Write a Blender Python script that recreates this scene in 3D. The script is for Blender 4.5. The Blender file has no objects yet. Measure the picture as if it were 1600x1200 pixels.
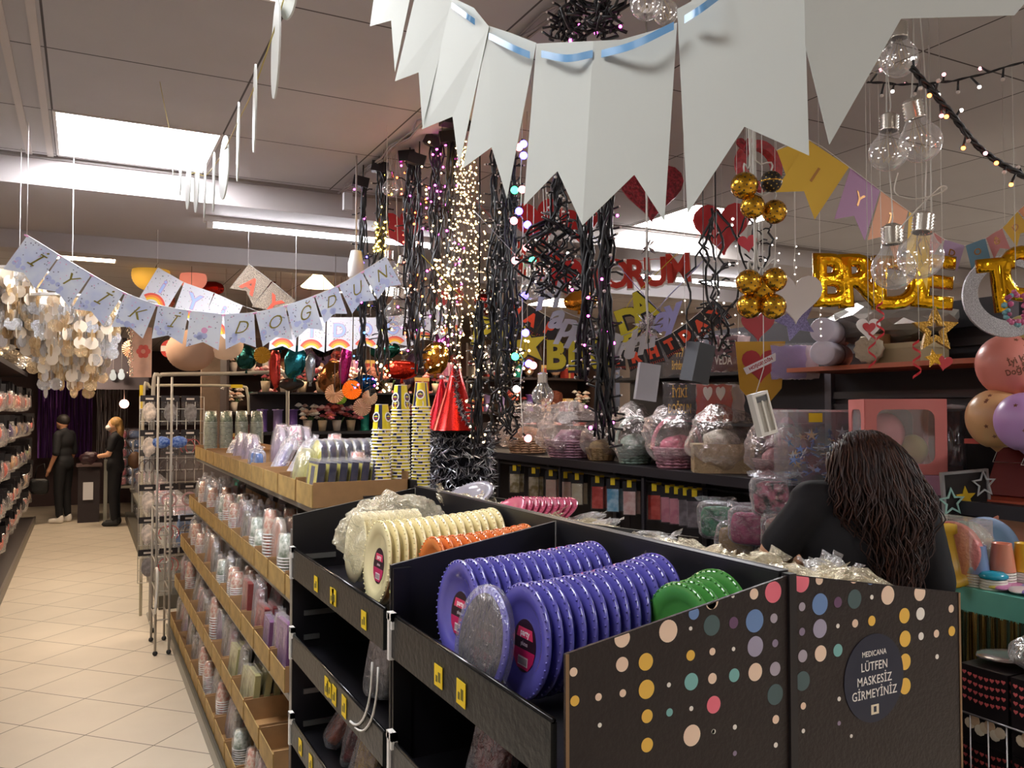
import bpy, bmesh, math, random
from math import sin, cos, tan, pi, radians as R, sqrt, atan2
from mathutils import Vector, Matrix, noise
random.seed(7)
scene = bpy.context.scene
COL = scene.collection
# ---------------- camera (eye height 1.75 m, looking 27 deg to the right of the aisle)
FPX = 1300.0; CAMZ = 1.75; YAW = R(27.2); PITCH = R(1.72)
cam = bpy.data.cameras.new('camera'); cam.sensor_width = 36; cam.lens = FPX/1600*36
cam.clip_start = .05; cam.clip_end = 60
co = bpy.data.objects.new('camera', cam); COL.objects.link(co)
co.location = (0, 0, CAMZ); co.rotation_euler = (R(90)+PITCH, 0, -YAW)
scene.camera = co
CM = Matrix.Translation((0, 0, CAMZ)) @ co.rotation_euler.to_matrix().to_4x4()
def V(u, v, d):                      # photo pixel at camera depth d -> place in the room
    return CM @ Vector(((u-800)/FPX*d, (600-v)/FPX*d, -d))
def ray(u, v): return (V(u, v, 1) - Vector((0, 0, CAMZ)))
def PX(u, v, X): r = ray(u, v); return Vector((0, 0, CAMZ)) + r*(X/r.x)
def PY(u, v, Y): r = ray(u, v); return Vector((0, 0, CAMZ)) + r*(Y/r.y)
def PZ(u, v, Z): r = ray(u, v); return Vector((0, 0, CAMZ)) + r*((Z-CAMZ)/r.z)
# ---------------- world, exposure
w = bpy.data.worlds.new('world'); scene.world = w; w.use_nodes = True
w.node_tree.nodes['Background'].inputs[0].default_value = (1, .93, .86, 1)
w.node_tree.nodes['Background'].inputs[1].default_value = .12
scene.view_settings.view_transform = 'Standard'; scene.view_settings.look = 'None'
scene.view_settings.gamma = 1; scene.view_settings.exposure = 1.35
scene.view_settings.use_curve_mapping = False
scene.cycles.max_bounces = 7; scene.cycles.transparent_max_bounces = 24
scene.cycles.diffuse_bounces = 4; scene.cycles.glossy_bounces = 3
scene.cycles.caustics_reflective = False; scene.cycles.caustics_refractive = False
scene.cycles.sample_clamp_indirect = 4
PANEL_E = 16.0; TUBE_E = 14.0; WARM_E = 15.0

# ---------------- materials
MATS = {}
def srgb(h):
    if isinstance(h, str):
        h = [int(h[i:i+2], 16)/255 for i in (0, 2, 4)]
    return [c/12.92 if c <= .04045 else ((c+.055)/1.055)**2.4 for c in h]
def M(hexc, rough=.55, metal=0, emit=0, noise_=0, bump=0, scale=40, sheen=0, alpha=1, trans=0, coat=0, c2=None):
    key = (hexc, rough, metal, emit, noise_, bump, scale, alpha, trans, coat, c2)
    if key in MATS: return MATS[key]
    m = bpy.data.materials.new('mat_'+hexc); m.use_nodes = True; nt = m.node_tree
    b = nt.nodes['Principled BSDF']; c = srgb(hexc)
    b.inputs['Base Color'].default_value = (*c, 1); b.inputs['Roughness'].default_value = rough
    b.inputs['Metallic'].default_value = metal; b.inputs['Alpha'].default_value = alpha
    b.inputs['Coat Weight'].default_value = coat
    if trans: b.inputs['Transmission Weight'].default_value = trans
    if emit:
        b.inputs['Emission Color'].default_value = (*c, 1); b.inputs['Emission Strength'].default_value = emit
    if noise_ or bump:
        tc = nt.nodes.new('ShaderNodeTexCoord'); n = nt.nodes.new('ShaderNodeTexNoise')
        n.inputs['Scale'].default_value = scale; n.inputs['Detail'].default_value = 3
        nt.links.new(tc.outputs['Object'], n.inputs['Vector'])
        if noise_:
            cr = nt.nodes.new('ShaderNodeValToRGB')
            k = srgb(c2) if c2 else [x*(1-noise_) for x in c]
            cr.color_ramp.elements[0].position = .38; cr.color_ramp.elements[1].position = .62
            cr.color_ramp.elements[0].color = (*k, 1)
            cr.color_ramp.elements[1].color = (*c, 1) if c2 else (*[min(1, x*(1+noise_*.5)) for x in c], 1)
            nt.links.new(n.outputs['Fac'], cr.inputs['Fac']); nt.links.new(cr.outputs['Color'], b.inputs['Base Color'])
        if bump:
            bp = nt.nodes.new('ShaderNodeBump'); bp.inputs['Strength'].default_value = bump; bp.inputs['Distance'].default_value = .02
            nt.links.new(n.outputs['Fac'], bp.inputs['Height']); nt.links.new(bp.outputs['Normal'], b.inputs['Normal'])
    MATS[key] = m; return m
def film(tint='ffffff', opacity=.25, rough=.12, scale=25, bump=1.0, dist=.02):
    key = ('film', tint, opacity, rough, scale, bump)
    if key in MATS: return MATS[key]
    m = bpy.data.materials.new('clear_film'); m.use_nodes = True; nt = m.node_tree; N = nt.nodes
    for n in list(N): N.remove(n)
    out = N.new('ShaderNodeOutputMaterial'); mx = N.new('ShaderNodeMixShader')
    tr = N.new('ShaderNodeBsdfTransparent'); gl = N.new('ShaderNodeBsdfGlossy')
    gl.inputs['Roughness'].default_value = rough; gl.inputs['Color'].default_value = (*srgb(tint), 1)
    lw = N.new('ShaderNodeLayerWeight'); lw.inputs['Blend'].default_value = .35
    tc = N.new('ShaderNodeTexCoord'); no = N.new('ShaderNodeTexNoise'); no.inputs['Scale'].default_value = scale; no.inputs['Detail'].default_value = 4
    no.inputs['Distortion'].default_value = .8
    bp = N.new('ShaderNodeBump'); bp.inputs['Strength'].default_value = bump; bp.inputs['Distance'].default_value = dist
    L = nt.links; L.new(tc.outputs['Object'], no.inputs['Vector']); L.new(no.outputs['Fac'], bp.inputs['Height'])
    L.new(bp.outputs['Normal'], gl.inputs['Normal']); L.new(bp.outputs['Normal'], lw.inputs['Normal'])
    ad = N.new('ShaderNodeMath'); ad.operation = 'MULTIPLY_ADD'; ad.inputs[1].default_value = .6; ad.inputs[2].default_value = opacity
    ad.use_clamp = True
    df = N.new('ShaderNodeBsdfDiffuse'); df.inputs['Color'].default_value = (*srgb(tint), 1); tl = N.new('ShaderNodeBsdfTranslucent'); tl.inputs['Color'].default_value = (*srgb(tint), 1)
    m1 = N.new('ShaderNodeMixShader'); m1.inputs[0].default_value = .5; m2 = N.new('ShaderNodeMixShader'); m2.inputs[0].default_value = .38
    L.new(lw.outputs['Facing'], ad.inputs[0]); L.new(ad.outputs[0], mx.inputs[0])
    L.new(df.outputs[0], m1.inputs[1]); L.new(tl.outputs[0], m1.inputs[2]); L.new(gl.outputs[0], m2.inputs[1]); L.new(m1.outputs[0], m2.inputs[2])
    L.new(tr.outputs[0], mx.inputs[1]); L.new(m2.outputs[0], mx.inputs[2]); L.new(mx.outputs[0], out.inputs[0])
    MATS[key] = m; return m

# ---------------- mesh builder
_SPH = {}
class MB:
    def __init__(s): s.v = []; s.f = []; s.m = []; s.mats = []; s.X = Matrix.Identity(4); s.sm = []
    def at(s, X): s.X = X; return s
    def mi(s, mat):
        if mat not in s.mats: s.mats.append(mat)
        return s.mats.index(mat)
    def add(s, vs, fs, mat, smooth=False):
        b = len(s.v); X = s.X
        s.v += [X @ Vector(p) for p in vs]; i = s.mi(mat)
        for f in fs: s.f.append([b+k for k in f]); s.m.append(i); s.sm.append(smooth)
        return s
    def box(s, x0, x1, y0, y1, z0, z1, mat):
        vs = [(x, y, z) for z in (z0, z1) for y in (y0, y1) for x in (x0, x1)]
        return s.add(vs, [(0, 2, 3, 1), (4, 5, 7, 6), (0, 1, 5, 4), (2, 6, 7, 3), (0, 4, 6, 2), (1, 3, 7, 5)], mat)
    def prism(s, pts, t, mat, mat_side=None):      # outline in local xy, thickness along z from 0 to t
        n = len(pts)
        vs = [(p[0], p[1], 0) for p in pts]+[(p[0], p[1], t) for p in pts]
        s.add(vs, [list(range(n))[::-1], list(range(n, 2*n))], mat)
        return s.add(vs, [(i, (i+1) % n, n+(i+1) % n, n+i) for i in range(n)], mat_side or mat)
    def ring(s, outer, inner, t, mat):             # frame between two outlines of equal count
        n = len(outer); vs = [(p[0], p[1], z) for z in (0, t) for o in (outer, inner) for p in o]; fs = []
        for i in range(n):
            j = (i+1) % n
            fs += [(i, n+i, n+j, j), (2*n+i, 2*n+j, 3*n+j, 3*n+i), (i, j, 2*n+j, 2*n+i), (n+i, 3*n+i, 3*n+j, n+j)]
        return s.add(vs, fs, mat)
    def tube(s, pts, r, mat, seg=6, cap=True, smooth=True):
        pts = [Vector(p) for p in pts]; n = len(pts)
        rs = r if isinstance(r, (list, tuple)) else [r]*n
        t0 = (pts[1]-pts[0]).normalized(); up = Vector((0, 0, 1)) if abs(t0.z) < .9 else Vector((1, 0, 0))
        a = t0.cross(up).normalized(); vs = []
        for i, p in enumerate(pts):
            t = (pts[min(i+1, n-1)]-pts[max(i-1, 0)])
            if t.length < 1e-9: t = t0
            t.normalize(); a = (a - t*a.dot(t))
            if a.length < 1e-6: a = t.orthogonal()
            a.normalize(); b = t.cross(a)
            for k in range(seg):
                q = 2*pi*k/seg; vs.append(p + (a*cos(q)+b*sin(q))*rs[i])
        fs = [(i*seg+k, i*seg+(k+1) % seg, (i+1)*seg+(k+1) % seg, (i+1)*seg+k) for i in range(n-1) for k in range(seg)]
        if cap: fs += [list(range(seg))[::-1], [(n-1)*seg+k for k in range(seg)]]
        return s.add(vs, fs, mat, smooth)
    def lathe(s, prof, mat, seg=20, wob=0, wn=0, smooth=True, arc=2*pi):  # prof [(r,z)] about local z
        n = len(prof); full = abs(arc-2*pi) < 1e-6; cnt = seg if full else seg+1; vs = []
        for r, z in prof:
            for k in range(cnt):
                q = arc*k/seg; rr = r*(1+(wob*cos(wn*q) if wn else 0)); vs.append((rr*cos(q), rr*sin(q), z))
        fs = []
        for i in range(n-1):
            for k in range(seg):
                k2 = (k+1) % cnt
                fs.append((i*cnt+k, i*cnt+k2, (i+1)*cnt+k2, (i+1)*cnt+k))
        return s.add(vs, fs, mat, smooth)
    def ball(s, c, r, mat, sub=2, noise_=0):
        if sub not in _SPH:
            bm = bmesh.new(); bmesh.ops.create_icosphere(bm, subdivisions=sub, radius=1)
            _SPH[sub] = ([v.co.copy() for v in bm.verts], [[v.index for v in f.verts] for f in bm.faces]); bm.free()
        vs, fs = _SPH[sub]; c = Vector(c); r = r if hasattr(r, '__len__') else (r, r, r)
        return s.add([c+Vector((p.x*r[0], p.y*r[1], p.z*r[2])) for p in vs], fs, mat, True)
    def text(s, txt, size, mat, X, ext=.0005, shear=0, bold=0, bev=0, space=1, res=3, align='CENTER'):
        vs, fs = text_mesh(txt, size, ext, shear, bold, bev, space, res, align)
        old = s.X; s.X = old @ X; s.add(vs, fs, mat, bev > .002); s.X = old; return s
    def build(s, name, parent=None, label=None, cat=None, group=None, loc=None, rot=None, kind=None):
        me = bpy.data.meshes.new(name); me.from_pydata([tuple(p) for p in s.v], [], s.f)
        for m in s.mats: me.materials.append(m)
        me.polygons.foreach_set('material_index', s.m); me.polygons.foreach_set('use_smooth', s.sm); me.update()
        o = bpy.data.objects.new(name, me); COL.objects.link(o)
        if parent: o.parent = parent
        if loc is not None: o.location = loc
        if rot is not None: o.rotation_euler = rot
        tag(o, label, cat, group, kind); return o
_TX = {}
def text_mesh(txt, size, ext, shear, bold, bev, space, res, align):
    key = (txt, size, ext, shear, bold, bev, space, res, align)
    if key not in _TX:
        c = bpy.data.curves.new('t', 'FONT'); c.body = txt; c.size = size; c.extrude = ext; c.shear = shear
        c.offset = bold; c.bevel_depth = bev; c.bevel_resolution = 2 if bev > .003 else 0; c.space_character = space; c.resolution_u = res
        c.align_x = align; c.align_y = 'CENTER'
        o = bpy.data.objects.new('t', c); COL.objects.link(o)
        dg = bpy.context.evaluated_depsgraph_get(); e = o.evaluated_get(dg); me = e.to_mesh()
        _TX[key] = ([v.co.copy() for v in me.vertices], [list(p.vertices) for p in me.polygons])
        e.to_mesh_clear(); bpy.data.objects.remove(o); bpy.data.curves.remove(c)
    return _TX[key]
def tag(o, label=None, cat=None, group=None, kind=None):
    if label: o['label'] = label
    if cat: o['category'] = cat
    if group: o['group'] = group
    if kind: o['kind'] = kind
    return o
def thing(name, label, cat, loc=(0, 0, 0), rot=(0, 0, 0), group=None):
    o = bpy.data.objects.new(name, None); o.empty_display_size = .05; COL.objects.link(o)
    o.location = loc; o.rotation_euler = rot; return tag(o, label, cat, group)
def dup(root, loc=None, rot=None, label=None, group=None, scale=None):
    r = root.copy(); COL.objects.link(r)
    if loc is not None: r.location = loc
    if rot is not None: r.rotation_euler = rot
    if scale is not None: r.scale = scale
    if label: r['label'] = label
    if group: r['group'] = group
    for ch in list(root.children):
        c = ch.copy(); COL.objects.link(c); c.parent = r
        for g in list(ch.children):
            d = g.copy(); COL.objects.link(d); d.parent = c
    return r
class Proto:                                        # first use moves the source itself, later uses copy it
    def __init__(s, o): s.o = o; s.used = False
    def put(s, loc, rot=(0, 0, 0), label=None, group=None, scale=None):
        if not s.used:
            s.used = True; o = s.o; o.location = loc; o.rotation_euler = rot
            if label: o['label'] = label
            if group: o['group'] = group
            if scale is not None: o.scale = scale
            return o
        return dup(s.o, loc, rot, label, group, scale)
def struct(mb, name): return mb.build(name, kind='structure')
def TR(*p): return Matrix.Translation(Vector(p) if len(p) > 1 else p[0])
def RT(a, ax): return Matrix.Rotation(a, 4, ax)
def frame(o, x, y):                                 # matrix from origin and two axis vectors
    x = x.normalized(); z = x.cross(y).normalized(); y = z.cross(x)
    m = Matrix((x, y, z)).transposed().to_4x4(); m.translation = o; return m
def blob(shapes, voxel, mat, name, parent=None, smooth=2, **kw):
    """one continuous skin around tapered limbs ('c',p0,p1,r0,r1) and balls ('b',centre,radii)"""
    mb = MB()
    for sh in shapes:
        if sh[0] == 'c':
            _, p0, p1, r0, r1 = sh; p0 = Vector(p0); p1 = Vector(p1)
            mb.tube([p0, p0.lerp(p1, .5), p1], [r0, (r0+r1)/2, r1], mat, seg=12)
            mb.ball(p0, r0, mat, 2); mb.ball(p1, r1, mat, 2)
        else: mb.ball(sh[1], sh[2], mat, 3)
    o = mb.build('tmp_blob'); md = o.modifiers.new('r', 'REMESH'); md.mode = 'VOXEL'; md.voxel_size = voxel; md.use_smooth_shade = True
    sm = o.modifiers.new('s', 'SMOOTH'); sm.iterations = smooth; sm.factor = .5
    dg = bpy.context.evaluated_depsgraph_get(); me = bpy.data.meshes.new_from_object(o.evaluated_get(dg))
    me.name = name; bpy.data.objects.remove(o); me.materials.clear(); me.materials.append(mat)
    q = bpy.data.objects.new(name, me); COL.objects.link(q)
    if parent: q.parent = parent
    return tag(q, kw.get('label'), kw.get('cat'), kw.get('group'))
def star(r, ri, n=5, a0=pi/2): return [((r if k % 2 == 0 else ri)*cos(a0+pi*k/n), (r if k % 2 == 0 else ri)*sin(a0+pi*k/n)) for k in range(2*n)]
def heart(r, n=28):
    o = []
    for k in range(n):
        t = 2*pi*k/n; o.append((r*sin(t)**3, r*(13*cos(t)-5*cos(2*t)-2*cos(3*t)-cos(4*t))/16))
    return o[::-1]
def rrect(w, h, r, n=4):
    o = []
    for cx, cy, a in ((w/2-r, h/2-r, 0), (-w/2+r, h/2-r, pi/2), (-w/2+r, -h/2+r, pi), (w/2-r, -h/2+r, 1.5*pi)):
        for k in range(n+1): o.append((cx+r*cos(a+pi/2*k/n), cy+r*sin(a+pi/2*k/n)))
    return o
def circ(r, n=20, cx=0, cy=0, ry=None): return [(cx+r*cos(2*pi*k/n), cy+(ry or r)*sin(2*pi*k/n)) for k in range(n)]
def catmull(ps, n=8):
    ps = [Vector(p) for p in ps]; ps = [2*ps[0]-ps[1]]+ps+[2*ps[-1]-ps[-2]]; o = []
    for i in range(1, len(ps)-2):
        for k in range(n):
            t = k/n; a, b, c, d = ps[i-1:i+3]
            o.append(.5*((2*b)+(c-a)*t+(2*a-5*b+4*c-d)*t*t+(3*b-a-3*c+d)*t**3))
    return o+[ps[-2]]
U = random.uniform
# standing faces: local x = right as seen from the left aisle / camera, y = up
FACE_CAM = Matrix(((cos(YAW), 0, -sin(YAW), 0), (-sin(YAW), 0, -cos(YAW), 0), (0, 1, 0, 0), (0, 0, 0, 1)))   # upright, turned to where the camera stands
FACE_Y = Matrix(((1, 0, 0, 0), (0, 0, -1, 0), (0, 1, 0, 0), (0, 0, 0, 1)))     # x=+X, y=up, z=-Y (faces the viewer)
FACE_X = Matrix(((0, 0, -1, 0), (-1, 0, 0, 0), (0, 1, 0, 0), (0, 0, 0, 1)))    # x=-Y, y=up, z=-X (faces the left aisle)
# ================= THE ROOM
def grid_mat(name, c1, c2, mortar, w, msize, rough, ang=0, off=(0, 0), bump=.1, nz=.06):
    m = bpy.data.materials.new(name); m.use_nodes = True; nt = m.node_tree; L = nt.links; N = nt.nodes
    b = N['Principled BSDF']; b.inputs['Roughness'].default_value = rough
    g = N.new('ShaderNodeNewGeometry'); mp = N.new('ShaderNodeMapping'); br = N.new('ShaderNodeTexBrick')
    mp.vector_type = 'POINT'; mp.inputs['Rotation'].default_value = (0, 0, ang); mp.inputs['Location'].default_value = (*off, 0)
    br.offset = 0; br.squash = 1; br.inputs['Scale'].default_value = 1
    br.inputs['Brick Width'].default_value = w; br.inputs['Row Height'].default_value = w
    br.inputs['Mortar Size'].default_value = msize; br.inputs['Mortar Smooth'].default_value = .3; br.inputs['Bias'].default_value = -.2
    for i, c in (('Color1', c1), ('Color2', c2), ('Mortar', mortar)): br.inputs[i].default_value = (*srgb(c), 1)
    no = N.new('ShaderNodeTexNoise'); no.inputs['Scale'].default_value = 3; no.inputs['Detail'].default_value = 6
    L.new(g.outputs['Position'], mp.inputs[0]); L.new(mp.outputs[0], br.inputs['Vector']); L.new(g.outputs['Position'], no.inputs['Vector'])
    mx = N.new('ShaderNodeMix'); mx.data_type = 'RGBA'; mx.blend_type = 'MULTIPLY'; mx.inputs[0].default_value = nz*3
    L.new(br.outputs['Color'], mx.inputs[6]); L.new(no.outputs['Fac'], mx.inputs[7]); L.new(mx.outputs[2], b.inputs['Base Color'])
    bp = N.new('ShaderNodeBump'); bp.inputs['Strength'].default_value = bump; bp.inputs['Distance'].default_value = .003; bp.invert = True
    L.new(br.outputs['Fac'], bp.inputs['Height']); L.new(bp.outputs[0], b.inputs['Normal']); return m
floor_m = grid_mat('floor_tiles', 'd9cdb9', 'd3c7b3', '6a5e4e', .448, .004, .42, R(45), (-.02, -.02))
ceil_m = grid_mat('ceiling_tiles', 'c4c0c0', 'c0bcbc', '544f4e', .6, .004, .8, 0, (.12, .13))
wall_m = M('b5aaa4', .8, noise_=.05, scale=4); beam_m = M('b0a8a5', .7); dark_wall = M('2a2427', .8)
XL, XR, YB, YF, ZC = -1.45, 6.2, -1.6, 17.2, 2.85
struct(MB().box(XL-.1, XR+.1, YB-.1, YF+.1, -.1, 0, floor_m), 'floor')
cl = MB().box(XL-.1, XR+.1, YB-.1, 4.12, ZC, ZC+.1, ceil_m).box(XL-.1, XR+.1, 5.35, YF+.1, ZC, ZC+.1, ceil_m)
struct(cl, 'ceiling')
be = MB().box(XL-.1, XR+.1, 4.12, 5.2, 2.72, ZC+.1, beam_m).box(XL-.1, XR+.1, 5.2, 5.35, 2.62, ZC+.1, beam_m)
be.box(XL-.1, XR+.1, 4.105, 4.12, 2.835, 2.85, M('8d8682', .6))
struct(be, 'trim_1')
struct(MB().box(XL-.1, XL, YB, YF, 0, ZC, wall_m), 'wall_left')
struct(MB().box(XR, XR+.1, YB, YF, 0, ZC, wall_m), 'wall_right')
struct(MB().box(XL-.1, XR+.1, YB-.1, YB, 0, ZC, wall_m), 'wall_front')
struct(MB().box(XL-.1, XR+.1, YF, YF+.1, 0, ZC, M('4a3a3c', .8)), 'wall_back')
struct(MB().box(1.25, XR, 10.6, 10.7, 0, ZC, M('8f7a68', .7, noise_=.15, scale=6)), 'wall_partition')
mb = MB()
for X in (-.225, -.145): mb.box(X-.012, X+.012, YB, 4.1, ZC-.006, ZC, M('c9c0ba', .6))
struct(mb, 'trim_2')
def panel(x, y, sx, sy, z, e, col='ffffff', lab='square recessed ceiling light panel'):
    t = thing('ceiling_light_panel', lab, 'ceiling light', (x, y, z), group=None)
    MB().ring([(a*sx/2, b*sy/2) for a, b in ((-1, -1), (1, -1), (1, 1), (-1, 1))], [(a*(sx/2-.012), b*(sy/2-.012)) for a, b in ((-1, -1), (1, -1), (1, 1), (-1, 1))], -.006, M('d9d4d0', .4)).build('frame', t)
    MB().box(-sx/2+.012, sx/2-.012, -sy/2+.012, sy/2-.012, -.004, -.001, M(col, .5, emit=e)).build('diffuser', t)
    return t
panel(.18, 3.76, .6, .6, ZC, PANEL_E*1.2, 'f6f8ff', lab='square glowing light panel in the ceiling above the left aisle, in front of the beam')
panel(3.2, 3.78, .6, .6, ZC, PANEL_E, lab='square glowing light panel in the ceiling seen below the white pennants at centre right')
for k, (x, y) in enumerate(((.18, 1.96), (3.78, .16), (1.68, -1.04), (4.8, 2.2), (-.42, .76))):  # all but the last are unseen panels added to balance the light
    panel(x, y, .6, .6, ZC, PANEL_E*(.4, 1.1, .5, 1.1, .4)[k], lab=['square ceiling light panel above the start of the left aisle', 'square ceiling light panel above the right aisle near the camera', 'square ceiling light panel behind the camera', 'square ceiling light panel above the far right side', 'square ceiling light panel above the left aisle, nearest to the camera'][k])
panel(-.75, 8.3, .7, .7, ZC, PANEL_E*.9, 'fff3e2', lab='bright ceiling light behind the glittering tassels at the far left')
for k, (x, y) in enumerate(((.3, 10.4), (2.4, 7.4), (4.4, 7.4), (-.2, 13.6), (-.1, 6.6))):
    panel(x, y, .6, .6, ZC, WARM_E*(1.35, 1.1, 1.1, 1.3, .7)[k], 'ffe2c2', lab=['warm ceiling light above the far end of the left aisle', 'warm ceiling light above the lanterns at the back', 'warm ceiling light above the back right shelves', 'warm ceiling light above the two far shoppers', 'warm ceiling light hidden behind the beam above the left aisle'][k])
def tube_lamp(p0, p1, lab):
    c = (Vector(p0)+Vector(p1))/2; L = (Vector(p1)-Vector(p0)).length/2
    t = thing('fluorescent_tube_lamp', lab, 'ceiling light', c)
    MB().box(-L-.03, L+.03, -.022, .022, .0, .03, M('dcd8d4', .4)).build('housing', t)
    MB().tube([(-L, 0, -.013), (L, 0, -.013)], .013, M('f4f6ff', .4, emit=TUBE_E), 10).build('glass_tube', t)
    for s in (-1, 1): MB().box(s*L-.015, s*L+.015, -.016, .016, -.03, .0, M('e8e4e0', .4)).build('end_cap', t)
tube_lamp((.55, 4.4, 2.69), (1.75, 4.4, 2.69), 'white fluorescent tube lamp under the beam left of the hanging fairy lights')
tube_lamp((3.35, 4.75, 2.69), (4.5, 4.75, 2.69), 'white fluorescent tube lamp under the beam right of the big red heart')
struct(MB().box(XL, -.657, 1.0, 14.8, 0, .09, M('3c3634', .5)).box(-.665, -.64, 1.0, 14.8, 0, .1, M('6b6358', .4)), 'baseboard_left')

# ================= BLACK GONDOLA WITH PAPER PLATES
blk = M('131216', .42, coat=.1); blkc = M('17151a', .38); lipm = M('212221', .35, bump=.12, scale=60); whi = M('e9e6e0', .45)
steel = M('a6a6a4', .35, metal=.7); chrome = M('c8c8c6', .25, metal=.9); tagy = M('f0cf1e', .5); tagd = M('6e6420', .6)
XS, X0, X1 = 1.197, .70, 1.694
ZS, ZO = 1.436, 1.352
def divider_poly(side, zb=.05):     # outline in (x, z)
    xo = X0 if side < 0 else X1
    return [(XS, zb), (xo, zb), (xo, ZO), (XS, ZS)]
def xz_prism(mb, pts, y, t, mat):   # thickness in +Y
    old = mb.X; mb.X = old @ Matrix(((1, 0, 0, 0), (0, 0, -1, y+t), (0, 1, 0, 0), (0, 0, 0, 1))); mb.prism(pts, t, mat); mb.X = old
g = thing('display_gondola', 'long black shelving gondola full of purple plates, front end printed with dots', 'shelf', (0, 0, 0))
mb = MB(); mb.box(XS-.012, XS+.012, 1.19, 3.17, .05, ZS+.004, blk)
mb.box(XS-.013, XS-.0125, 1.19, 3.17, .05, ZS, blk); mb.build('spine_panel', g)
mb = MB(); mb.box(X0-.03, X1+.03, 1.18, 3.17, .0, .08, M('1b191b', .5)); mb.build('base', g)
for i, Y in enumerate((2.035, 3.15)):
    mb = MB(); xz_prism(mb, divider_poly(-1), Y, .012, blkc); mb.build('divider', g)
    mb = MB(); xz_prism(mb, divider_poly(1), Y, .012, blkc); mb.build('divider', g)
# folded cardboard wall lining at the front of each bay
mb = MB(); mb.box(X0+.002, X0+.05, 2.02, 2.033, .6, ZO-.006, M('0e0d10', .35)); mb.build('corner_flap', g)
bays = ((1.19, 2.03), (2.05, 3.145))
for side in (-1, 1):
    for bi, (ya, yb) in enumerate(bays):
        for ti, z in enumerate((1.155, .862, .552, .242)):
            zl = .080 if ti == 0 else .062
            xi = XS-.014 if side < 0 else XS+.014; xo = X0 if side < 0 else X1
            a, b = min(xi, xo), max(xi, xo)
            mb = MB(); mb.box(a, b, ya+.01, yb-.01, z-.012, z, M('1d1c20', .3)); sh = mb.build('shelf_tray', g)
            lx = xo; s = -1 if side < 0 else 1
            mb = MB(); mb.box(min(lx, lx+s*.012), max(lx, lx+s*.012), ya+.01, yb-.01, z-.022, z+zl, lipm)
            mb.tube([(lx+s*.006, ya+.01, z+zl+.002), (lx+s*.006, yb-.01, z+zl+.002)], .005, M('0d0d10', .2), 6)
            mb.build('front_lip', sh)
            if side < 0:
                mb = MB()                       # white plastic shelf clip at the far end of each tray
                mb.box(xo-.018, xo-.002, yb-.035, yb-.020, z-.03, z+.085, whi); mb.box(xo-.018, xo-.002, yb-.055, yb-.015, z+.07, z+.088, whi)
                mb.box(xo-.018, xo-.002, yb-.055, yb-.045, z+.05, z+.088, whi); mb.build('clip', sh)
                for k in range(3 if bi == 0 else 4):
                    y = (1.56 if (k == 0 and ti == 0 and bi == 0) else U(ya+.12, yb-.15)); h = U(.045, .06)
                    if ti == 0 and bi == 0 and k == 2: continue
                    mb = MB().at(TR(xo-.0135, y, z+.02) @ FACE_X @ RT(U(-.05, .05), 'Z')); mb.box(-.022, .022, -h/2, h/2, 0, .0015, tagy)
                    mb.box(-.014, -.004, -h*.3, h*.0, .0015, .0018, tagd); mb.box(.0, .013, -h*.25, h*.2, .0015, .0018, tagd); mb.build('price_tag', sh)
                if ti in (1, 2):
                    for k in range(2):
                        y0 = ya+.04+k*.05; mb = MB()
                        mb.tube([(xo-.015, y0+.20*(1-cos(q)), z+.10-.22*sin(q)+.12) for q in [pi*.5*j/10 for j in range(11)]], .0035, whi, 5); mb.build('cable', sh)
mb = MB(); edge = M('8f8d88', .5)
for Y in (2.035, 3.15):
    for xo in (X0, X1): xz_prism(mb, [(XS, ZS), (XS, ZS+.0015), (xo, ZO+.0015), (xo, ZO)], Y-.0005, .003, edge)
mb.box(XS-.012, XS+.012, 1.19, 3.17, ZS+.004, ZS+.0045, M('2b292c', .4)); mb.box(XS+.010, XS+.0125, 1.19, 3.17, ZS+.004, ZS+.006, edge)
mb.box(XS-.016, XS-.0135, 2.030, 2.0335, 1.16, ZS, edge); mb.box(XS-.016, XS-.0135, 3.146, 3.149, 1.16, ZS, edge)
for z, c in ((1.315, 'd8d4cc'), (1.285, 'b9bd78')): mb.at(TR(X0-.0005, 2.041, z) @ FACE_X); mb.prism(circ(.0042, 12), .0006, M(c, .5))
mb.at(Matrix.Identity(4)); mb.build('edge_trim', g)
# printed end panels
dotc = dict(p='f4788a', c='f6d7bd', w='f3ece2', b='6f8fc0', g='4c6263', v='6d4c6d', l='a7a0b6', y='f0bf52', t='7fb8b4', m='8f8098', s='b0a6b2')
brown = M('211614', .42, bump=.12, scale=120, noise_=.12); brown2 = M('3a2520', .5)
def end_panel(side, dots, name, lab=None):
    mb = MB(); pts = divider_poly(side)
    xz_prism(mb, pts, 1.172, .006, brown)
    xz_prism(mb, [(pts[1][0], .05), (pts[1][0]+(.006 if side < 0 else -.006), .05), (pts[1][0]+(.006 if side < 0 else -.006), ZO), (pts[1][0], ZO)], 1.1705, .001, M('8a6b4a', .6))
    y = 1.1718
    for u, v, r, c in dots:
        p = PY(u, v, y); rr = abs(PY(u+r, v, y).x-p.x)
        if abs(p.x-XS) < rr+.004 or p.x-rr < X0 or p.x+rr > X1: rr = min(rr, abs(p.x-XS)-.004, p.x-X0-.002 if side < 0 else 9, 9 if side < 0 else X1-p.x-.002)
        o = []
        for x, z in circ(max(rr, .002), 24):
            k = (p.x+x-XS)/((X0 if side < 0 else X1)-XS); zt = ZS+(ZO-ZS)*k-.0015
            o.append((p.x+x, min(p.z+z, zt)))
        xz_prism(mb, o, y-.0006, .0006, M(dotc[c], .5))
    return mb
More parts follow.
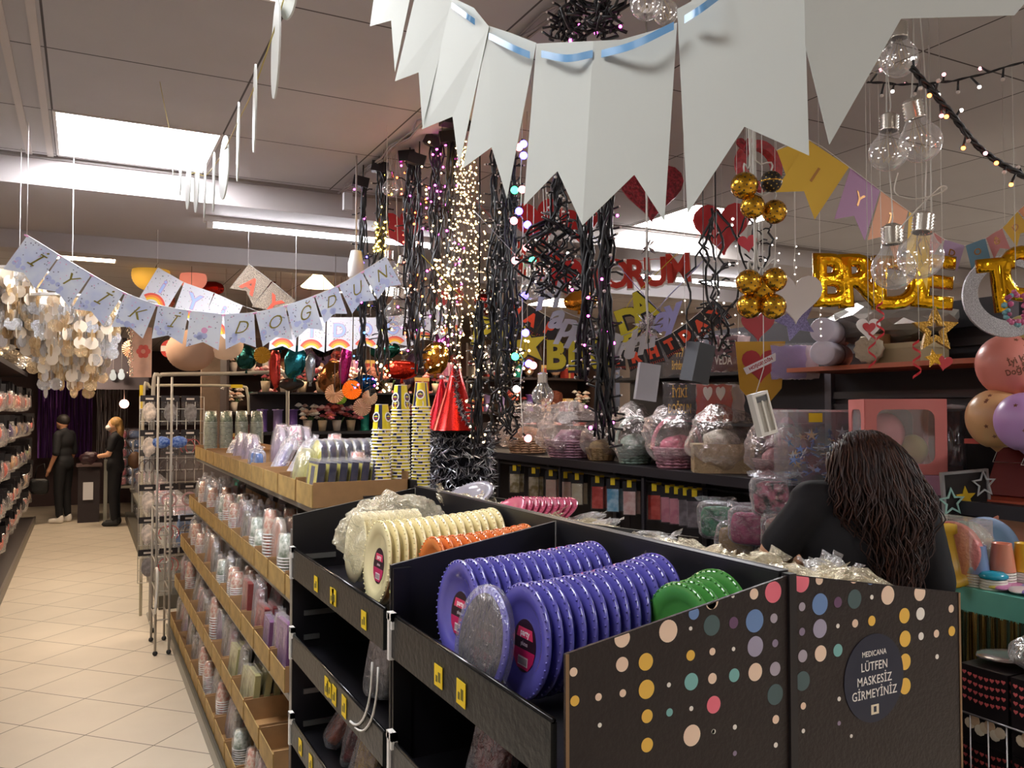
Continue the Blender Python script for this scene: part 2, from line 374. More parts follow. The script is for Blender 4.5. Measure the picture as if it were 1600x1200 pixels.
LD = [(1208, 925, 12.5, 'p'), (1178, 928, 6.5, 'c'), (1145, 931, 2.5, 'w'), (1113, 940, 9, 'c'), (1179, 970, 13.5, 'b'), (1146, 973, 7, 'v'), (1112, 977, 12.5, 'g'), (1079, 982, 2.5, 'w'),
 (1044, 986, 14, 'c'), (1209, 966, 5.5, 's'), (1211, 1005, 4.5, 'm'), (1180, 1010, 12, 'l'), (1146, 1014, 2.5, 'w'), (1113, 1018, 4.5, 'c'), (1079, 1024, 6.5, 'y'), (1009, 1034, 11, 'y'), (972, 1038, 9.5, 'c'), (972, 997, 12, 'c'), (1084, 958, 8, 'b'), (1111, 942, 8, 'c'),
 (896, 1050, 6, 'c'), (1211, 1045, 8, 's'), (1180, 1050, 10.5, 'c'), (1147, 1055, 8, 't'), (1113, 1060, 6.5, 'c'), (1080, 1065, 10.5, 't'), (1045, 1070, 3, 'w'), (1010, 1077, 12, 'y'), (973, 1083, 5, 'c'), (935, 1089, 5, 'c'), (898, 1095, 7, 'y'),
 (1211, 1085, 12, 'g'), (1115, 1101, 10.5, 'p'), (1080, 1107, 3, 'w'), (1046, 1113, 5, 't'), (1011, 1119, 8.5, 'y'), (1212, 1124, 5, 'c'), (1148, 1136, 3, 'w'), (1114, 1143, 2.5, 'w'), (1081, 1149, 13, 'c'), (937, 1133, 3, 'w'), (1011, 1164, 9, 'y'), (1115, 1143, 3, 'w'), (1212, 1164, 3, 'w'), (1148, 1177, 3, 'm')]
RD = [(1252, 909, 12, 'p'), (1280, 906, 5.5, 'c'), (1308, 903, 2.5, 'w'), (1334, 903, 6, 'c'), (1281, 944, 12, 'b'), (1309, 941, 6, 'v'), (1335, 936, 10.5, 'g'), (1362, 933, 2.5, 'w'), (1387, 930, 10, 'c'), (1437, 926, 8.5, 'c'), (1413, 962, 8, 'y'), (1438, 959, 6.5, 'w'), (1486, 951, 4, 'c'),
 (1253, 948, 5, 's'), (1253, 987, 4.5, 'm'), (1281, 982, 10.5, 'l'), (1309, 978, 2.5, 'w'), (1336, 974, 4.5, 'c'), (1362, 970, 5.5, 'y'), (1414, 998, 8.5, 'y'), (1439, 994, 4, 'w'), (1463, 990, 4, 'c'), (1487, 986, 5, 'y'), (1254, 1025, 7, 's'), (1282, 1021, 9, 'c'), (1309, 1016, 7, 't'),
 (1254, 1064, 11, 'g'), (1414, 1034, 8.5, 'y'), (1414, 1072, 8.5, 'y'), (1464, 1026, 2.5, 'w'), (1255, 1103, 4, 'c'), (1311, 1092, 2.5, 'w'), (1255, 1142, 2.5, 'w'), (1311, 1130, 2.5, 'm'), (1360, 905, 6, 'b'), (1330, 1150, 2, 'w')]
end_panel(-1, LD, 'l').build('printed_end_panel', g, label='brown cardboard end panel with multicoloured dots, slanting down to the left')
ep = end_panel(1, RD, 'r').build('printed_end_panel', g, label='brown cardboard end panel with multicoloured dots and a round mask notice')
mb = MB(); mb.box(XS-.009, XS+.009, 1.166, 1.186, .05, ZS+.002, M('1e1a1c', .4)); mb.build('corner_profile', g)
# round notice
c = PY(1366, 1059, 1.1712); rx = abs(PY(1412, 1059, 1.17).x-c.x)*1.0; rz = .098
rz = rx*1.02
st = MB().at(TR(c) @ FACE_Y)
st.prism(circ(rx, 40, ry=rz), .0008, M('1b2137', .45))
wm = M('f1ece4', .5)
for s_, dy, sz in (('MEDICANA', rz*.56, .0155), ('LÜTFEN', rz*.27, .0245), ('MASKESİZ', -.004, .0245), ('GİRMEYİNİZ', -rz*.35, .0245)):
    st.text(s_, sz, wm, TR(0, dy, .0009) @ Matrix.Scale(.86, 4, (1, 0, 0)), ext=.0002, bold=.00015, space=1.06)
st.box(-.011, .011, -rz*.82, -rz*.60, .0008, .0012, M('e8d9bd', .5)); st.box(-.004, .004, -rz*.77, -rz*.64, .0012, .0014, M('1b2137', .5))
st.build('notice_sticker', ep, label='round dark blue sticker asking for masks in white capitals')

# ---- plates
def plate_mesh(col, label_, r=.115, n=48):
    m = M(col, .16, coat=.5)
    mb = MB()
    prof = [(.0001, .004), (r*.62, .004), (r*.68, .008), (r*.80, .013), (r*.93, .013), (r, .010), (r*1.0, .006), (r*.93, .008), (r*.80, .0085), (r*.68, .004), (r*.62, .0), (.0001, .0)]
    mb.lathe(prof, m, n)
    for k in range(44):       # beaded rim
        q = 2*pi*k/44; mb.ball((r*.965*cos(q), r*.965*sin(q), .0125), .0028, m, 1)
    o = mb.build('tmp'); me = o.data; bpy.data.objects.remove(o); return me
def plate_thing(me, name, label, mat_l=None, loc=(0, 0, 0), rot=(0, 0, 0), group=None, sticker=True, tilt=0):
    o = bpy.data.objects.new(name, me); COL.objects.link(o); o.location = loc; o.rotation_euler = rot; tag(o, label, 'plate', group)
    if sticker:
        mb = MB()
        mb.at(TR(0, 0, .0045) @ RT(-pi/2, 'Z') @ TR(.006, -.008, 0))
        mb.prism(circ(.047, 28, ry=.052), .0006, M('2a1420', .4)); 
        mb.prism([(-.046, -.008), (.046, -.008), (.04, -.028), (.022, -.046), (-.022, -.046), (-.04, -.028)], .0009, M('c41f5c', .4))
        mb.prism([(-.034, .014), (.034, .014), (.028, .034), (-.028, .034)], .0009, M('d8375f', .4))
        mb.box(-.020, .020, -.040, -.022, .0009, .0011, M('e9d7d8', .5))
        for k in range(7): mb.box(-.018+k*.0052, -.0155+k*.0052, -.038, -.025, .0011, .0012, M('2a1420', .5))
        mb.text('party', .018, M('f6f2f2', .5), TR(0, .024, .0010), ext=.0001, bold=.0003)
        mb.text('plates', .012, M('efdfe4', .5), TR(0, .003, .0008), ext=.0001)
        mb.build('paper_label', o)
    return o
# plate local +z -> faces -X (left aisle), leaning: top tips away (+X)
def stand_rot(lean=.12, yaw=0.0): return (Matrix.Rotation(yaw, 4, 'Z') @ Matrix.Rotation(-pi/2+lean, 4, 'Y')).to_euler()
def plate_row(col, Y, xa, xb, n, zf, name, lab_first, lab_row, grp, r=.115, yaw=0, rise=.02, stick=True, curve=0.0):
    me = plate_mesh(col, '', r)
    for k in range(n):
        f = k/(n-1); x = xa+(xb-xa)*f; lean = .10+.10*f
        loc = (x+.02, Y+U(-.002, .002)+curve*f, zf+.010+r*cos(lean)+rise*f*f)
        lab = lab_first if k == 0 else lab_row
        plate_thing(me, name, lab, loc=loc, rot=stand_rot(lean, yaw+U(-.02, .02)), group=None if k == 0 else grp, sticker=(k == 0 and stick))
plate_row('605bb2', 1.79, .765, 1.12, 14, 1.158, 'paper_plate', 'purple plate with a pink label at the front of the farther purple row', 'purple plate standing in the farther purple row behind the labelled front plate', 'farther row of purple plates')
plate_row('605bb2', 1.50, .782, 1.105, 13, 1.156, 'paper_plate', 'purple plate with a pink label at the front of the nearer purple row', 'purple plate standing in the nearer purple row behind the labelled front plate', 'nearer row of purple plates', curve=.015, rise=.035)
plate_row('4c9445', 1.325, 1.04, 1.12, 4, 1.166, 'paper_plate', 'green plate nearest to the purple rows in the black bin', 'green plate at the back of the black bin beside the purple plates', 'green plates in the black bin', stick=False)
# shrink-wrapped pack leaning in front of the rows
pm = plate_mesh('605bb2', '')
pk = plate_thing(pm, 'wrapped_plate_pack', 'purple plate pack in greyish clear wrap leaning loose in front of both rows', loc=(.748, 1.575, 1.152+.113), rot=stand_rot(.20, .0))
MB().lathe([(.0001, .0142), (.092, .0142), (.100, .0138)], film('8f8a88', .62, .22, 40, .5), 32).build('grey_film', pk); mb = MB(); mb.lathe([(.0001, .0165), (.07, .0165), (.117, .0155), (.119, .008), (.117, -.004), (.0001, -.006)], film('e8e8f0', .06, .15, 40, .6), 32); mb.build('clear_wrap', pk)
plate_row('f0e3b0', 2.40, .77, 1.13, 15, 1.158, 'paper_plate', 'cream plate with a pink label standing at the front of the cream row', 'cream plate standing in the cream row of the farther black bin', 'row of cream plates', r=.125)
plate_row('e2793a', 2.19, .86, 1.14, 11, 1.172, 'paper_plate', 'orange plate at the front of the orange row', 'orange plate standing behind the front one in the farther black bin', 'row of orange plates', stick=False, r=.105)
# bagged cream plates behind
def crumpled(rx, ry, rz, sub, amp, seed, mat, freq=9, pw=1):
    mb = MB(); mb.ball((0, 0, 0), 1, mat, sub); vs = []
    for p in mb.v:
        if pw != 1: p = Vector([math.copysign(abs(c)**pw, c) for c in p])
        q = Vector((p.x*rx, p.y*ry, p.z*rz)); n = noise.noise(q*freq+Vector((seed*7.1, seed*3.3, 0)))+.5*noise.noise(q*freq*2.3+Vector((seed, 0, seed)))
        vs.append(q*(1+amp*n))
    mb.v = vs; mb.sm = [False]*len(mb.sm); return mb
bag = thing('bagged_plate_stack', 'cream plates sealed in a crinkled clear bag behind the cream row', 'plates', (.93, 2.68, 1.176))
mb = MB()
for k in range(10): mb.at(TR(-.12+k*.022, 0, .12) @ stand_rot(.1).to_matrix().to_4x4()); mb.lathe([(.0001, 0), (.08, 0), (.115, .01), (.115, .013), (.08, .004), (.0001, .004)], M('ece0b4', .4), 24)
mb.build('plate_stack', bag)
mb = crumpled(.19, .13, .135, 5, .26, 3, film('fffbe8', .16, .12, 60), 16); mb.sm = [False]*len(mb.sm); mb.at(Matrix.Identity(4)); o = mb.build('clear_bag', bag); o.location = (0, 0, .15)
# plates on the right-hand faces of the gondola
me = plate_mesh('c85a78', '')
for k in range(9):
    plate_thing(me, 'paper_plate', 'pink plate in the row showing over the spine of the black gondola', loc=(1.30+k*.025, 2.62, 1.36), rot=stand_rot(.9+.02*k), group='pink plates on the far side of the spine', sticker=False)
me = plate_mesh('9a98a4', '')
plate_thing(me, 'paper_plate', 'silver grey plate lying over the spine beside the pink plates', loc=(1.32, 2.95, 1.40), rot=(0.15, -.5, 0), sticker=False)
# cellophane packets heaped on the right-hand side
packm = [film('fff6dc', .35, .14, 40, 1.0), film('ffffff', .3, .12, 40, 1.0)]
fill = [M('c9b48a', .6, noise_=.3, scale=60), M('b99b62', .5, noise_=.3, scale=60), M('d9cfb8', .6, noise_=.2, scale=60)]
def packet(seed, w=.07, l=.09, h=.02, inner=None, pm_=None):
    random.seed(seed); t = thing('snack_packet', None, 'packet'); mb = crumpled(w*.75, l*.75, h*.6, 2, .3, seed, inner or random.choice(fill), 20); mb.build('contents', t)
    mb = crumpled(w, l, h, 3, .5, seed+5, pm_ or random.choice(packm), 24)
    n0 = len(mb.v)
    for s in (-1, 1):     # crimped ends
        pts = [(-w*.9+1.8*w*k/8, s*l*(.95+.25*(k % 2)), h*U(-.3, 1.0)) for k in range(9)]; ins = [(-w*.6+1.2*w*k/8, s*l*.7, 0) for k in range(9)]
        mb.add(pts+ins, [(k, k+1, 10+k, 9+k) for k in range(8)], mb.mats[0])
    mb.build('clear_wrapper', t); return Proto(t)
protos = [packet(s) for s in (1, 2, 3, 4)]
random.seed(11)
for k in range(66):
    y = U(1.30, 2.9) if k < 46 else U(1.30, 1.6); x = U(1.26, 1.64) if k < 46 else U(1.3, 1.62)
    z = 1.405-(x-1.2)*.17+U(-.035, .004)
    random.choice(protos).put((x, y, z), (U(-.5, .5), U(-.5, .5), U(0, 6.28)), 'beige snack packet in crinkled clear wrap, heaped behind the round notice' if y < 1.6 else 'beige snack packet in crinkled clear wrap along the far side of the spine', 'snack packets heaped on the right side of the gondola')
mb = MB(); mb.box(XS+.02, X1-.01, 1.2, 3.1, 1.18, 1.31, M('3a332c', .6)); mb.build('packet_bin', g)
# ================= CARDBOARD-TRAY GONDOLA ALONG THE LEFT AISLE
card = M('a88258', .75, noise_=.08, scale=15); card_in = M('a97f4e', .8); yfront = M('a98a50', .6, noise_=.22, scale=14)
g2 = thing('tray_gondola', 'long shelving gondola with five tiers of open cardboard trays beside the left aisle', 'shelf', (0, 0, 0))
mb = MB().box(1.185, 1.21, 3.2, 7.05, .0, 1.46, M('1c1a1c', .5)); mb.build('spine_panel', g2)
MB().box(.60, 1.78, 3.2, 7.05, 0, .06, M('57544c', .4)).build('base', g2)
MB().box(.590, .60, 3.19, 7.06, 0, .075, M('76746a', .3, metal=.5)).build('kick_strip', g2)
mb = MB(); mb.box(.70, .742, 3.163, 3.195, 0, 1.298, steel); mb.box(.712, .730, 3.160, 3.165, .02, 1.28, M('84847f', .35, metal=.7))
mb.build('end_post', g2, label='tall grey steel end post')
for k, z in enumerate([1.2, 1.1, .99, .9, .8, .7, .58, .48, .36, .24, .12]):
    MB().box(.742, .80 if k % 2 else .86, 3.140, 3.149, z-.012, z+.006, M('9b9b98', .3, metal=.7)).build('shelf_bracket', g2)
TIERS = [(1.37, .79), (.985, .75), (.68, .69), (.37, .65), (.075, .62)]
for z, x in TIERS:
    MB().box(x+.01, 1.184, 3.2, 7.04, z-.03, z-.006, M('8f8c84', .4)).build('shelf_board', g2)
YS = [3.205, 3.50, 3.86, 4.20, 4.55, 4.90, 5.26, 5.62, 5.98, 6.36, 6.72, 7.04]
def tray(z, x, ya, yb, h=.095):
    t = thing('cardboard_tray', None, 'tray', (x, (ya+yb)/2, z)); L = 1.18-x; w = (yb-ya)/2-.014
    mb = MB(); mb.box(0, L, -w, w, -.003, 0, card_in); mb.box(0, L, -w, -w+.004, 0, h, card); mb.box(0, L, w-.004, w, 0, h, card)
    mb.box(L-.004, L, -w, w, 0, h+.03, card); mb.build('body', t)
    MB().box(-.004, 0, -w, w, -.003, h*.9, yfront).build('front_panel', t)
    return t
tn = ['top', 'second', 'third', 'fourth', 'bottom']
for ti, (z, x) in enumerate(TIERS):
    for k in range(11):
        tr = tray(z, x, YS[k], YS[k+1])
        tr['label'] = 'open cardboard tray with a yellow-brown front in the %s row of the aisle shelving' % tn[ti]; tr['group'] = 'cardboard trays, %s row' % tn[ti]
# ---- goods
flm = film('ffffff', .05, .12, 18, .6); flg = film('f4f4fa', .22, .15, 30, 1)
def pack_napkin(c1, c2, w=.165, h=.165, t=.026):
    o = thing('napkin_pack', None, 'napkins'); mb = MB(); mb.box(-t, 0, -w/2, w/2, 0, h, M(c1, .5))
    mb.box(-t-.0008, -t, -w/2+.01, w/2-.01, h*.05, h*.95, M(c2, .5)); mb.box(-t-.0014, -t-.0008, -w*.18, w*.18, .02, h*.9, M(c1, .5, noise_=.3, scale=50)); mb.build('napkins', o)
    mb = MB(); mb.box(-t-.003, .002, -w/2-.002, w/2+.002, 0, h+.012, flm); mb.build('clear_wrap', o); return Proto(o)
def pack_plates(c1, c2, r=.095, n=7):
    o = thing('plate_pack', None, 'plates'); mb = MB().at(TR(0, 0, r) @ RT(-pi/2, 'Y'))
    a, b = M(c1, .35), M(c2, .4, noise_=.25, scale=30)
    for k in range(n): mb.lathe([(.0001, -.002+k*.004-.02), (r*.75, -.002+k*.004-.02), (r, .006+k*.004-.02), (r, .009+k*.004-.02)], a if k < n-1 else a, 24)
    mb.lathe([(r, .0125+(n-2)*.004-.02), (r*.76, .0052+(n-2)*.004-.02), (.0001, .0052+(n-2)*.004-.02)], b, 24); mb.build('plate_stack', o)
    mb = MB().at(TR(0, 0, r) @ RT(-pi/2, 'Y')); mb.lathe([(.0001, -.026), (r+.004, -.024), (r+.006, .02), (.0001, .022)], flm, 20); mb.build('clear_wrap', o); return Proto(o)
def pack_cups(c1, c2, n=10, r=.036, hc=.085, pitch=.011, wrap=True, c3='f2f0ea'):
    o = thing('cup_stack', None, 'cups'); mb = MB(); rim = M(c3, .4); body = M(c1, .4, noise_=.35, scale=45, c2=c2)
    for k in range(n):
        z = k*pitch; mb.at(TR(0, 0, z))
        mb.lathe([(r+.0025, 0), (r+.003, .003), (r, .0045)], rim, 18)
        zt = hc if k == n-1 else pitch+.001; rt = r-(.010)*(zt/hc)
        mb.lathe([(r, .004), (rt, zt)]+([(.0001, zt)] if k == n-1 else []), body, 18)
    mb.build('cups', o)
    if wrap:
        H = (n-1)*pitch+hc; mb = MB(); mb.lathe([(r+.006, 0), (r+.006, H*.7), (r-.004, H+.004), (.0001, H+.008)], flm, 12); mb.build('clear_wrap', o)
    return Proto(o)
def pack_bag(c1, c2, w=.13, h=.20, t=.025, seed=1):
    o = thing('party_bag_pack', None, 'party supplies'); mb = crumpled(t*.6, w*.40, h*.38, 3, .08, seed, M(c1, .55, noise_=.4, scale=25, c2=c2), 12, .45); q = mb.build('contents', o); q.location = (0, 0, h*.45)
    mb = crumpled(t, w*.48, h*.46, 3, .12, seed+3, flg, 14, .45); n0 = 7; mb.add([(U(-.3, .3)*t, w*(-.5+k/(n0-1)), h*.44) for k in range(n0)]+[(U(-.8, .8)*t, w*(-.52+1.04*k/(n0-1)), h*(.56+.02*(k % 2))) for k in range(n0)], [(k, k+1, n0+k+1, n0+k) for k in range(n0-1)], flg); q = mb.build('clear_bag', o); q.location = (0, 0, h*.5); return Proto(o)
def pack_box(c1, c2, w=.07, d=.05, h=.13):
    o = thing('printed_box', None, 'box'); mb = MB(); mb.box(-d/2, d/2, -w/2, w/2, 0, h, M(c1, .5)); mb.box(-d/2-.0006, -d/2, -w*.4, w*.4, h*.45, h*.92, M(c2, .5, noise_=.4, scale=50)); mb.box(-w*.001, .0, 0, 0, 0, 0, M(c1, .5)); mb.build('carton', o)
    mb = MB(); mb.box(-d/2-.001, d/2+.001, -w/2-.001, w/2+.001, h*.9, h*.94, M('f2efe8', .5)); mb.build('lid_band', o); return Proto(o)
# top tier, from the near end
Z = TIERS[0][0]
pn = pack_napkin('22294d', 'd9cb3c'); 
for k in range(7): pn.put((.835+k*.045, 3.36, Z), (0, .12, 0), 'yellow and navy napkin pack at the front of the nearest top tray' if k == 0 else 'navy napkin pack in the row in the nearest top tray', None if k == 0 else 'napkin packs in the nearest top tray')
pp = pack_plates('23294c', 'd8cf55', .10)
for k in range(8): pp.put((.90+k*.038, 3.62, Z+.045), (0, .1, 0), 'navy and yellow plate pack standing in the row behind the napkin packs', 'navy and yellow plate packs')
py = pack_plates('b9b463', 'a7a25c', .105)
py.put((.84, 3.66, Z), (0, .16, .1), 'olive yellow plate pack leaning in the second top tray'); py.put((.93, 3.92, Z), (0, .22, .1), 'olive yellow plate pack leaning in the third top tray')
fb = pack_bag('c9ccd6', '8f86b4', .16, .27, .03, 3)
fb.put((.86, 4.02, Z), (0, .5, 0), 'tall clear film bag with silver and violet goods slanting in the top trays'); fb.put((.84, 4.3, Z), (0, .45, 0), 'clear film bag with silver goods lying against the blue bags')
bb = pack_bag('2f7fc4', '1e5fa8', .09, .17, .03, 5)
bb.put((.83, 4.58, Z), (0, .05, 0), 'bright blue gift bag in the top trays, nearer one'); bb.put((.83, 4.72, Z), (0, .05, 0), 'bright blue gift bag in the top trays, farther one')
lp = pack_plates('d8c4cf', 'b7a2bb', .115)
for k in range(4): lp.put((.95+k*.045, 4.72, Z+.05), (0, .1, 0), 'white-rimmed plate pack in the row behind the blue bags', 'plate packs behind the blue bags')
lp.put((.84, 4.98, Z+.005), (0, .14, .1), 'lilac plate pack standing tall in the top trays, nearer one'); lp.put((.84, 5.30, Z+.005), (0, .14, .1), 'lilac plate pack standing tall in the top trays, farther one')
sb = pack_bag('e0dcd0', '6f5a94', .16, .2, .03, 9); sb.put((.84, 5.70, Z), (0, .4, .2), 'white and purple film bag slanting in the far top trays')
pb = pack_cups('f3ece6', 'c86b8c', 5)
pb.put((1.02, 4.55, Z+.16), (0, 0, 0), 'cup pack with red, violet and blue balloons print, nearer one'); pb.put((1.02, 4.9, Z+.16), (0, 0, 0), 'cup pack with red, violet and blue balloons print, farther one')
rb = pack_cups('e9e2dc', 'c8544a', 11, r=.035)
for k, (y, x) in enumerate(((3.98, 1.08), (3.72, 1.06), (3.46, 1.04))): rb.put((x, y, Z+(.06, .03, 0)[k]), (0, 0, 0), ['tall wrapped cup stack with red floral top, farthest of three', 'wrapped cup stack with red floral top, middle of three', 'wrapped cup stack with red floral top beside the yellow cups'][k])
pt = pack_box('cfe0e6', 'e9a6bc', .11, .06, .2)
for k, (y, x) in enumerate(((4.25, 1.1), (4.12, 1.14), (4.42, 1.12))): pt.put((x, y, Z), (0, 0, 0), 'pale blue carton with a pink top behind the film bags', 'pale cartons behind the film bags')
gs = pack_cups('8f9c84', '4a5a46', 24, r=.045, pitch=.012, wrap=True, c3='c9cdbd')
for k in range(4): gs.put((.86+k*.11, 6.70-.02*k, Z), (0, 0, 0), 'tall wrapped grey-green cup stack at the far end of the top trays', 'grey-green cup stacks')
# lower tiers, filled kind by kind
random.seed(21)
kinds = [(pack_cups('d9c9b4', 'b8604a', 12), 'cup stack with a rusty red print', .08), (pack_cups('d8d8cc', '7d8a74', 9, r=.04), 'cup stack with a grey-green print', .09),
 (pack_plates('d6c2ae', 'c08a70', .10), 'plate pack with a peach print', .045), (pack_plates('cfc6bd', 'a08aa0', .09), 'plate pack with a mauve print', .045),
 (pack_napkin('8c2f2c', 'a8443a'), 'dark red napkin pack', .04), (pack_napkin('7a4a7c', '8d5c92'), 'purple napkin pack', .04), (pack_napkin('b8b27a', 'c9c48e', h=.15), 'olive yellow napkin pack', .04), (pack_napkin('2f7fc4', '69a7d8'), 'blue napkin pack', .04),
 (pack_bag('c9b9b4', '9b4a52', seed=11), 'clear bag with rose goods', .06), (pack_bag('d5cdbb', '8a8270', seed=12), 'clear bag with beige goods', .06), (pack_bag('a04a48', 'd8b0a8', seed=13), 'clear bag with red goods', .06), (pack_bag('6e8fae', 'd8d8d8', seed=14), 'clear bag with blue goods', .06)]
plan = {1: [7, 2, 2, 1, 10, 8, 0, 9, 0, 11, 8], 2: [5, 10, 4, 4, 0, 9, 8, 2, 9, 0, 8], 3: [None, None, 6, 9, 8, 3, 8, 9, 10, 0, 8], 4: [11, 8, None, 9, 0, 9, 0, 8, 9, 3, 10]}
plan2 = {1: [1, 1, 0, 1, 9, 0, 1, 11, 8, 0, 9], 2: [5, 5, 8, 9, 0, 1, 9, 9, 0, 3, 9], 3: [None, None, 6, 6, 9, 0, 9, 8, 9, 9, 8], 4: [8, 0, 1, 8, 9, 0, 9, 9, 8, 8, 9]}
for ti in (1, 2, 3, 4):
    z, x = TIERS[ti]
    for k in range(11):
        yc = (YS[k]+YS[k+1])/2
        for half, pl in ((-.075, plan), (.085, plan2)):
            q = pl[ti][k]
            if q is None: continue
            P, nm, dx = kinds[q]; n = random.choice((2, 3, 4)) if q > 1 else 2
            sc_ = U(.9, 1.35)
            for j in range(n):
                P.put((x+.05+j*dx*1.15+U(0, .01), yc+half+U(-.01, .01), z), (0, U(.03, .2) if q > 1 else 0, U(-.08, .08)), '%s in the %s row of cardboard trays' % (nm, tn[ti]), '%ss in the %s tray row' % (nm, tn[ti]), (1, 1, sc_))
# ---- three tall stacks of yellow and navy cups over the spine
yl = M('ecd92c', .35); nv = M('1e2450', .35); wh = M('f3f1ea', .4); rd = M('b83a2c', .4)
def fcup(full, ph):
    mb = MB(); r, hc = .0385, .105
    zt = hc if full else .0135; rt = r-.0125*zt/hc; seg = 24
    for k in range(seg):
        a0, a1 = 2*pi*k/seg, 2*pi*(k+1)/seg; c = nv if ((k+ph) % 12) in (3, 4, 10) else yl
        mb.add([(r*cos(a0), r*sin(a0), .004), (r*cos(a1), r*sin(a1), .004), (rt*cos(a1), rt*sin(a1), zt), (rt*cos(a0), rt*sin(a0), zt)], [(0, 1, 2, 3)], c, True)
    mb.lathe([(r+.003, 0), (r+.0035, .003), (r, .005)], wh, 24)
    if full:
        mb.lathe([(rt, zt), (rt+.0006, zt+.002), (rt-.002, zt), (rt-.003, zt-.006), (.0001, zt-.006)], wh, 24)
        for q in ((-150, 1), (-60, 0)) if ph == 0 else ((-118, 1),):        # round crest printed on the side
            a = R(q[0]); rm = r-.0125*.5+.0016
            mb.at(RT(a, 'Z') @ TR(rm, 0, .055) @ RT(R(-6.8), 'Y') @ Matrix(((0, 0, 1, 0), (1, 0, 0, 0), (0, 1, 0, 0), (0, 0, 0, 1))))
            mb.prism(circ(.0185, 24, ry=.021), .0008, wh); mb.prism(circ(.0135, 20, ry=.015), .0012, nv)
            mb.box(-.0095, .0095, -.0005, .0035, .0012, .0016, yl); mb.prism([(-.003, .0035), (.003, .0035), (0, .008)], .0017, yl); mb.box(-.010, .010, -.0085, -.005, .0012, .0016, rd)
            mb.at(Matrix.Identity(4))
    o = mb.build('paper_cup'); me = o.data; bpy.data.objects.remove(o); return me
full0, full3, slim = fcup(True, 0), fcup(True, 3), [fcup(False, k) for k in (0, 2, 5, 7)]
def cup_tower(x, y, z0, ztop, me, lab):
    n = int((ztop-.105-z0)/.0135); lean = 0
    for k in range(n+1):
        o = bpy.data.objects.new('paper_cup', me if k == n else (me if k % 8 == 7 else slim[k % 4])); COL.objects.link(o)
        zz = z0+k*.0135; lean += U(-.0006, .0006); o.location = (x+lean, y, zz); o.rotation_euler = (0, 0, U(-.15, .15) if k < n else 0)
        if k == n: tag(o, 'yellow and navy cup topping the %s' % lab, 'cup')
        else: tag(o, 'navy-striped cup nested in the %s' % lab, 'cup', 'cups of the %s' % lab)
# shelf they stand on
MB().box(.99, 1.36, 3.2, 3.62, 1.395, 1.405, M('2a282a', .4)).build('cup_ledge', g2)
for u, top, lab, me, y in ((596, 628, 'short cup stack left of the two tall ones', full0, 3.30), (627, 599, 'tall cup stack in the middle', full0, 3.33), (658, 597, 'tall cup stack beside the red party hat', full3, 3.36)):
    p = PY(u, top, y); cup_tower(p.x+.0, y, 1.406, p.z, me, lab)
# ---- far low shelves continuing the gondola line
g3 = thing('low_shelf', 'low shelf bank on the right of the aisle beyond the wire rack', 'shelf', (0, 0, 0))
MB().box(.60, 1.2, 7.9, 14.6, 0, .12, M('5c584f', .5)).build('base', g3)
MB().box(.66, 1.2, 7.9, 14.6, .46, .49, M('8b877d', .5)).build('shelf_board', g3); MB().box(1.19, 1.21, 7.9, 14.6, .12, 1.3, M('4a403c', .6)).build('back_panel', g3)
for y in (7.95, 11.2, 14.5): MB().box(.68, .71, y-.02, y+.02, .12, 1.25, steel).build('post', g3)
tp = [pack_bag('7fb0cc', 'e0e0dc', .3, .16, .16, 31), pack_bag('d9d6cc', 'a8a496', .3, .16, .16, 32), pack_bag('c9526c', 'b04058', .3, .16, .16, 33), pack_bag('3f6fae', '5a86bc', .3, .16, .16, 34)]
tpn = ['pale blue wrapped textile pack', 'off-white wrapped textile pack', 'pink wrapped textile pack', 'blue wrapped textile pack']
random.seed(5)
for k in range(16):
    for lvl, zz in enumerate((.125, .495)):
        for s in range(2):
            q = random.choice((0, 1, 1)) if lvl == 0 else random.choice((1, 2, 3)); tp[q].put((.86, 8.15+k*.4, zz+s*.16), (0, 0, U(-.1, .1)), tpn[q]+(' on the lower board' if lvl == 0 else ' on the upper board')+' of the far low shelf', tpn[q]+'s on the far low shelf, '+('lower board' if lvl == 0 else 'upper board'))
# stack of pink and blue bags at the far right end of the aisle
for k in range(6):
    for j, q in enumerate((2, 3)): tp[q].put((.80+j*.22, 14.2, .82+k*.145) if False else (.50+j*.27, 14.85, .52+k*.15), (0, 0, 1.57), tpn[q]+' in the tall pile behind the seated-height counter at the aisle end', tpn[q]+'s in the far pile')
t = thing('display_stand', 'low wooden stand under the pile of pink and blue packs at the aisle end', 'stand', (.63, 14.85, 0))
MB().box(-.25, .32, -.22, .22, .49, .52, M('8f8a80', .5)).build('top', t)
for a in (-.23, .30):
    for b in (-.2, .2): MB().box(a-.015, a+.015, b-.015, b+.015, 0, .49, steel).build('leg', t)
# ---- wire rack with headbands at the end of the gondola
wr = thing('wire_display_rack', 'white tubular wire rack with hair accessories at the far end of the gondola', 'rack', (.50, 7.37, 0)); wm_ = M('a8a298', .4)
MB().tube(catmull([(0, 0, .03), (0, 0, 1.0), (0, 0, 1.94), (.05, 0, 2.02), (.12, 0, 2.035), (.6, 0, 2.05), (1.0, 0, 2.07), (1.06, 0, 2.03), (1.08, 0, 1.95), (1.08, 0, 1.0), (1.08, 0, .03)], 5), .016, wm_, 8).build('outer_frame', wr)
MB().tube(catmull([(-.06, .25, .03), (-.06, .25, 1.80), (0, .25, 1.93), (.1, .25, 1.95), (.7, .25, 1.95), (.78, .25, 1.90), (.80, .25, 1.7)], 5), .012, M('b8b09c', .4), 8).build('inner_frame', wr)
MB().box(.64, .74, .235, .265, 1.935, 1.965, M('e3c51e', .5)).box(-.09, -.065, .24, .26, 1.75, 1.95, M('e3c51e', .5)).build('yellow_clip', wr)
mb = MB()
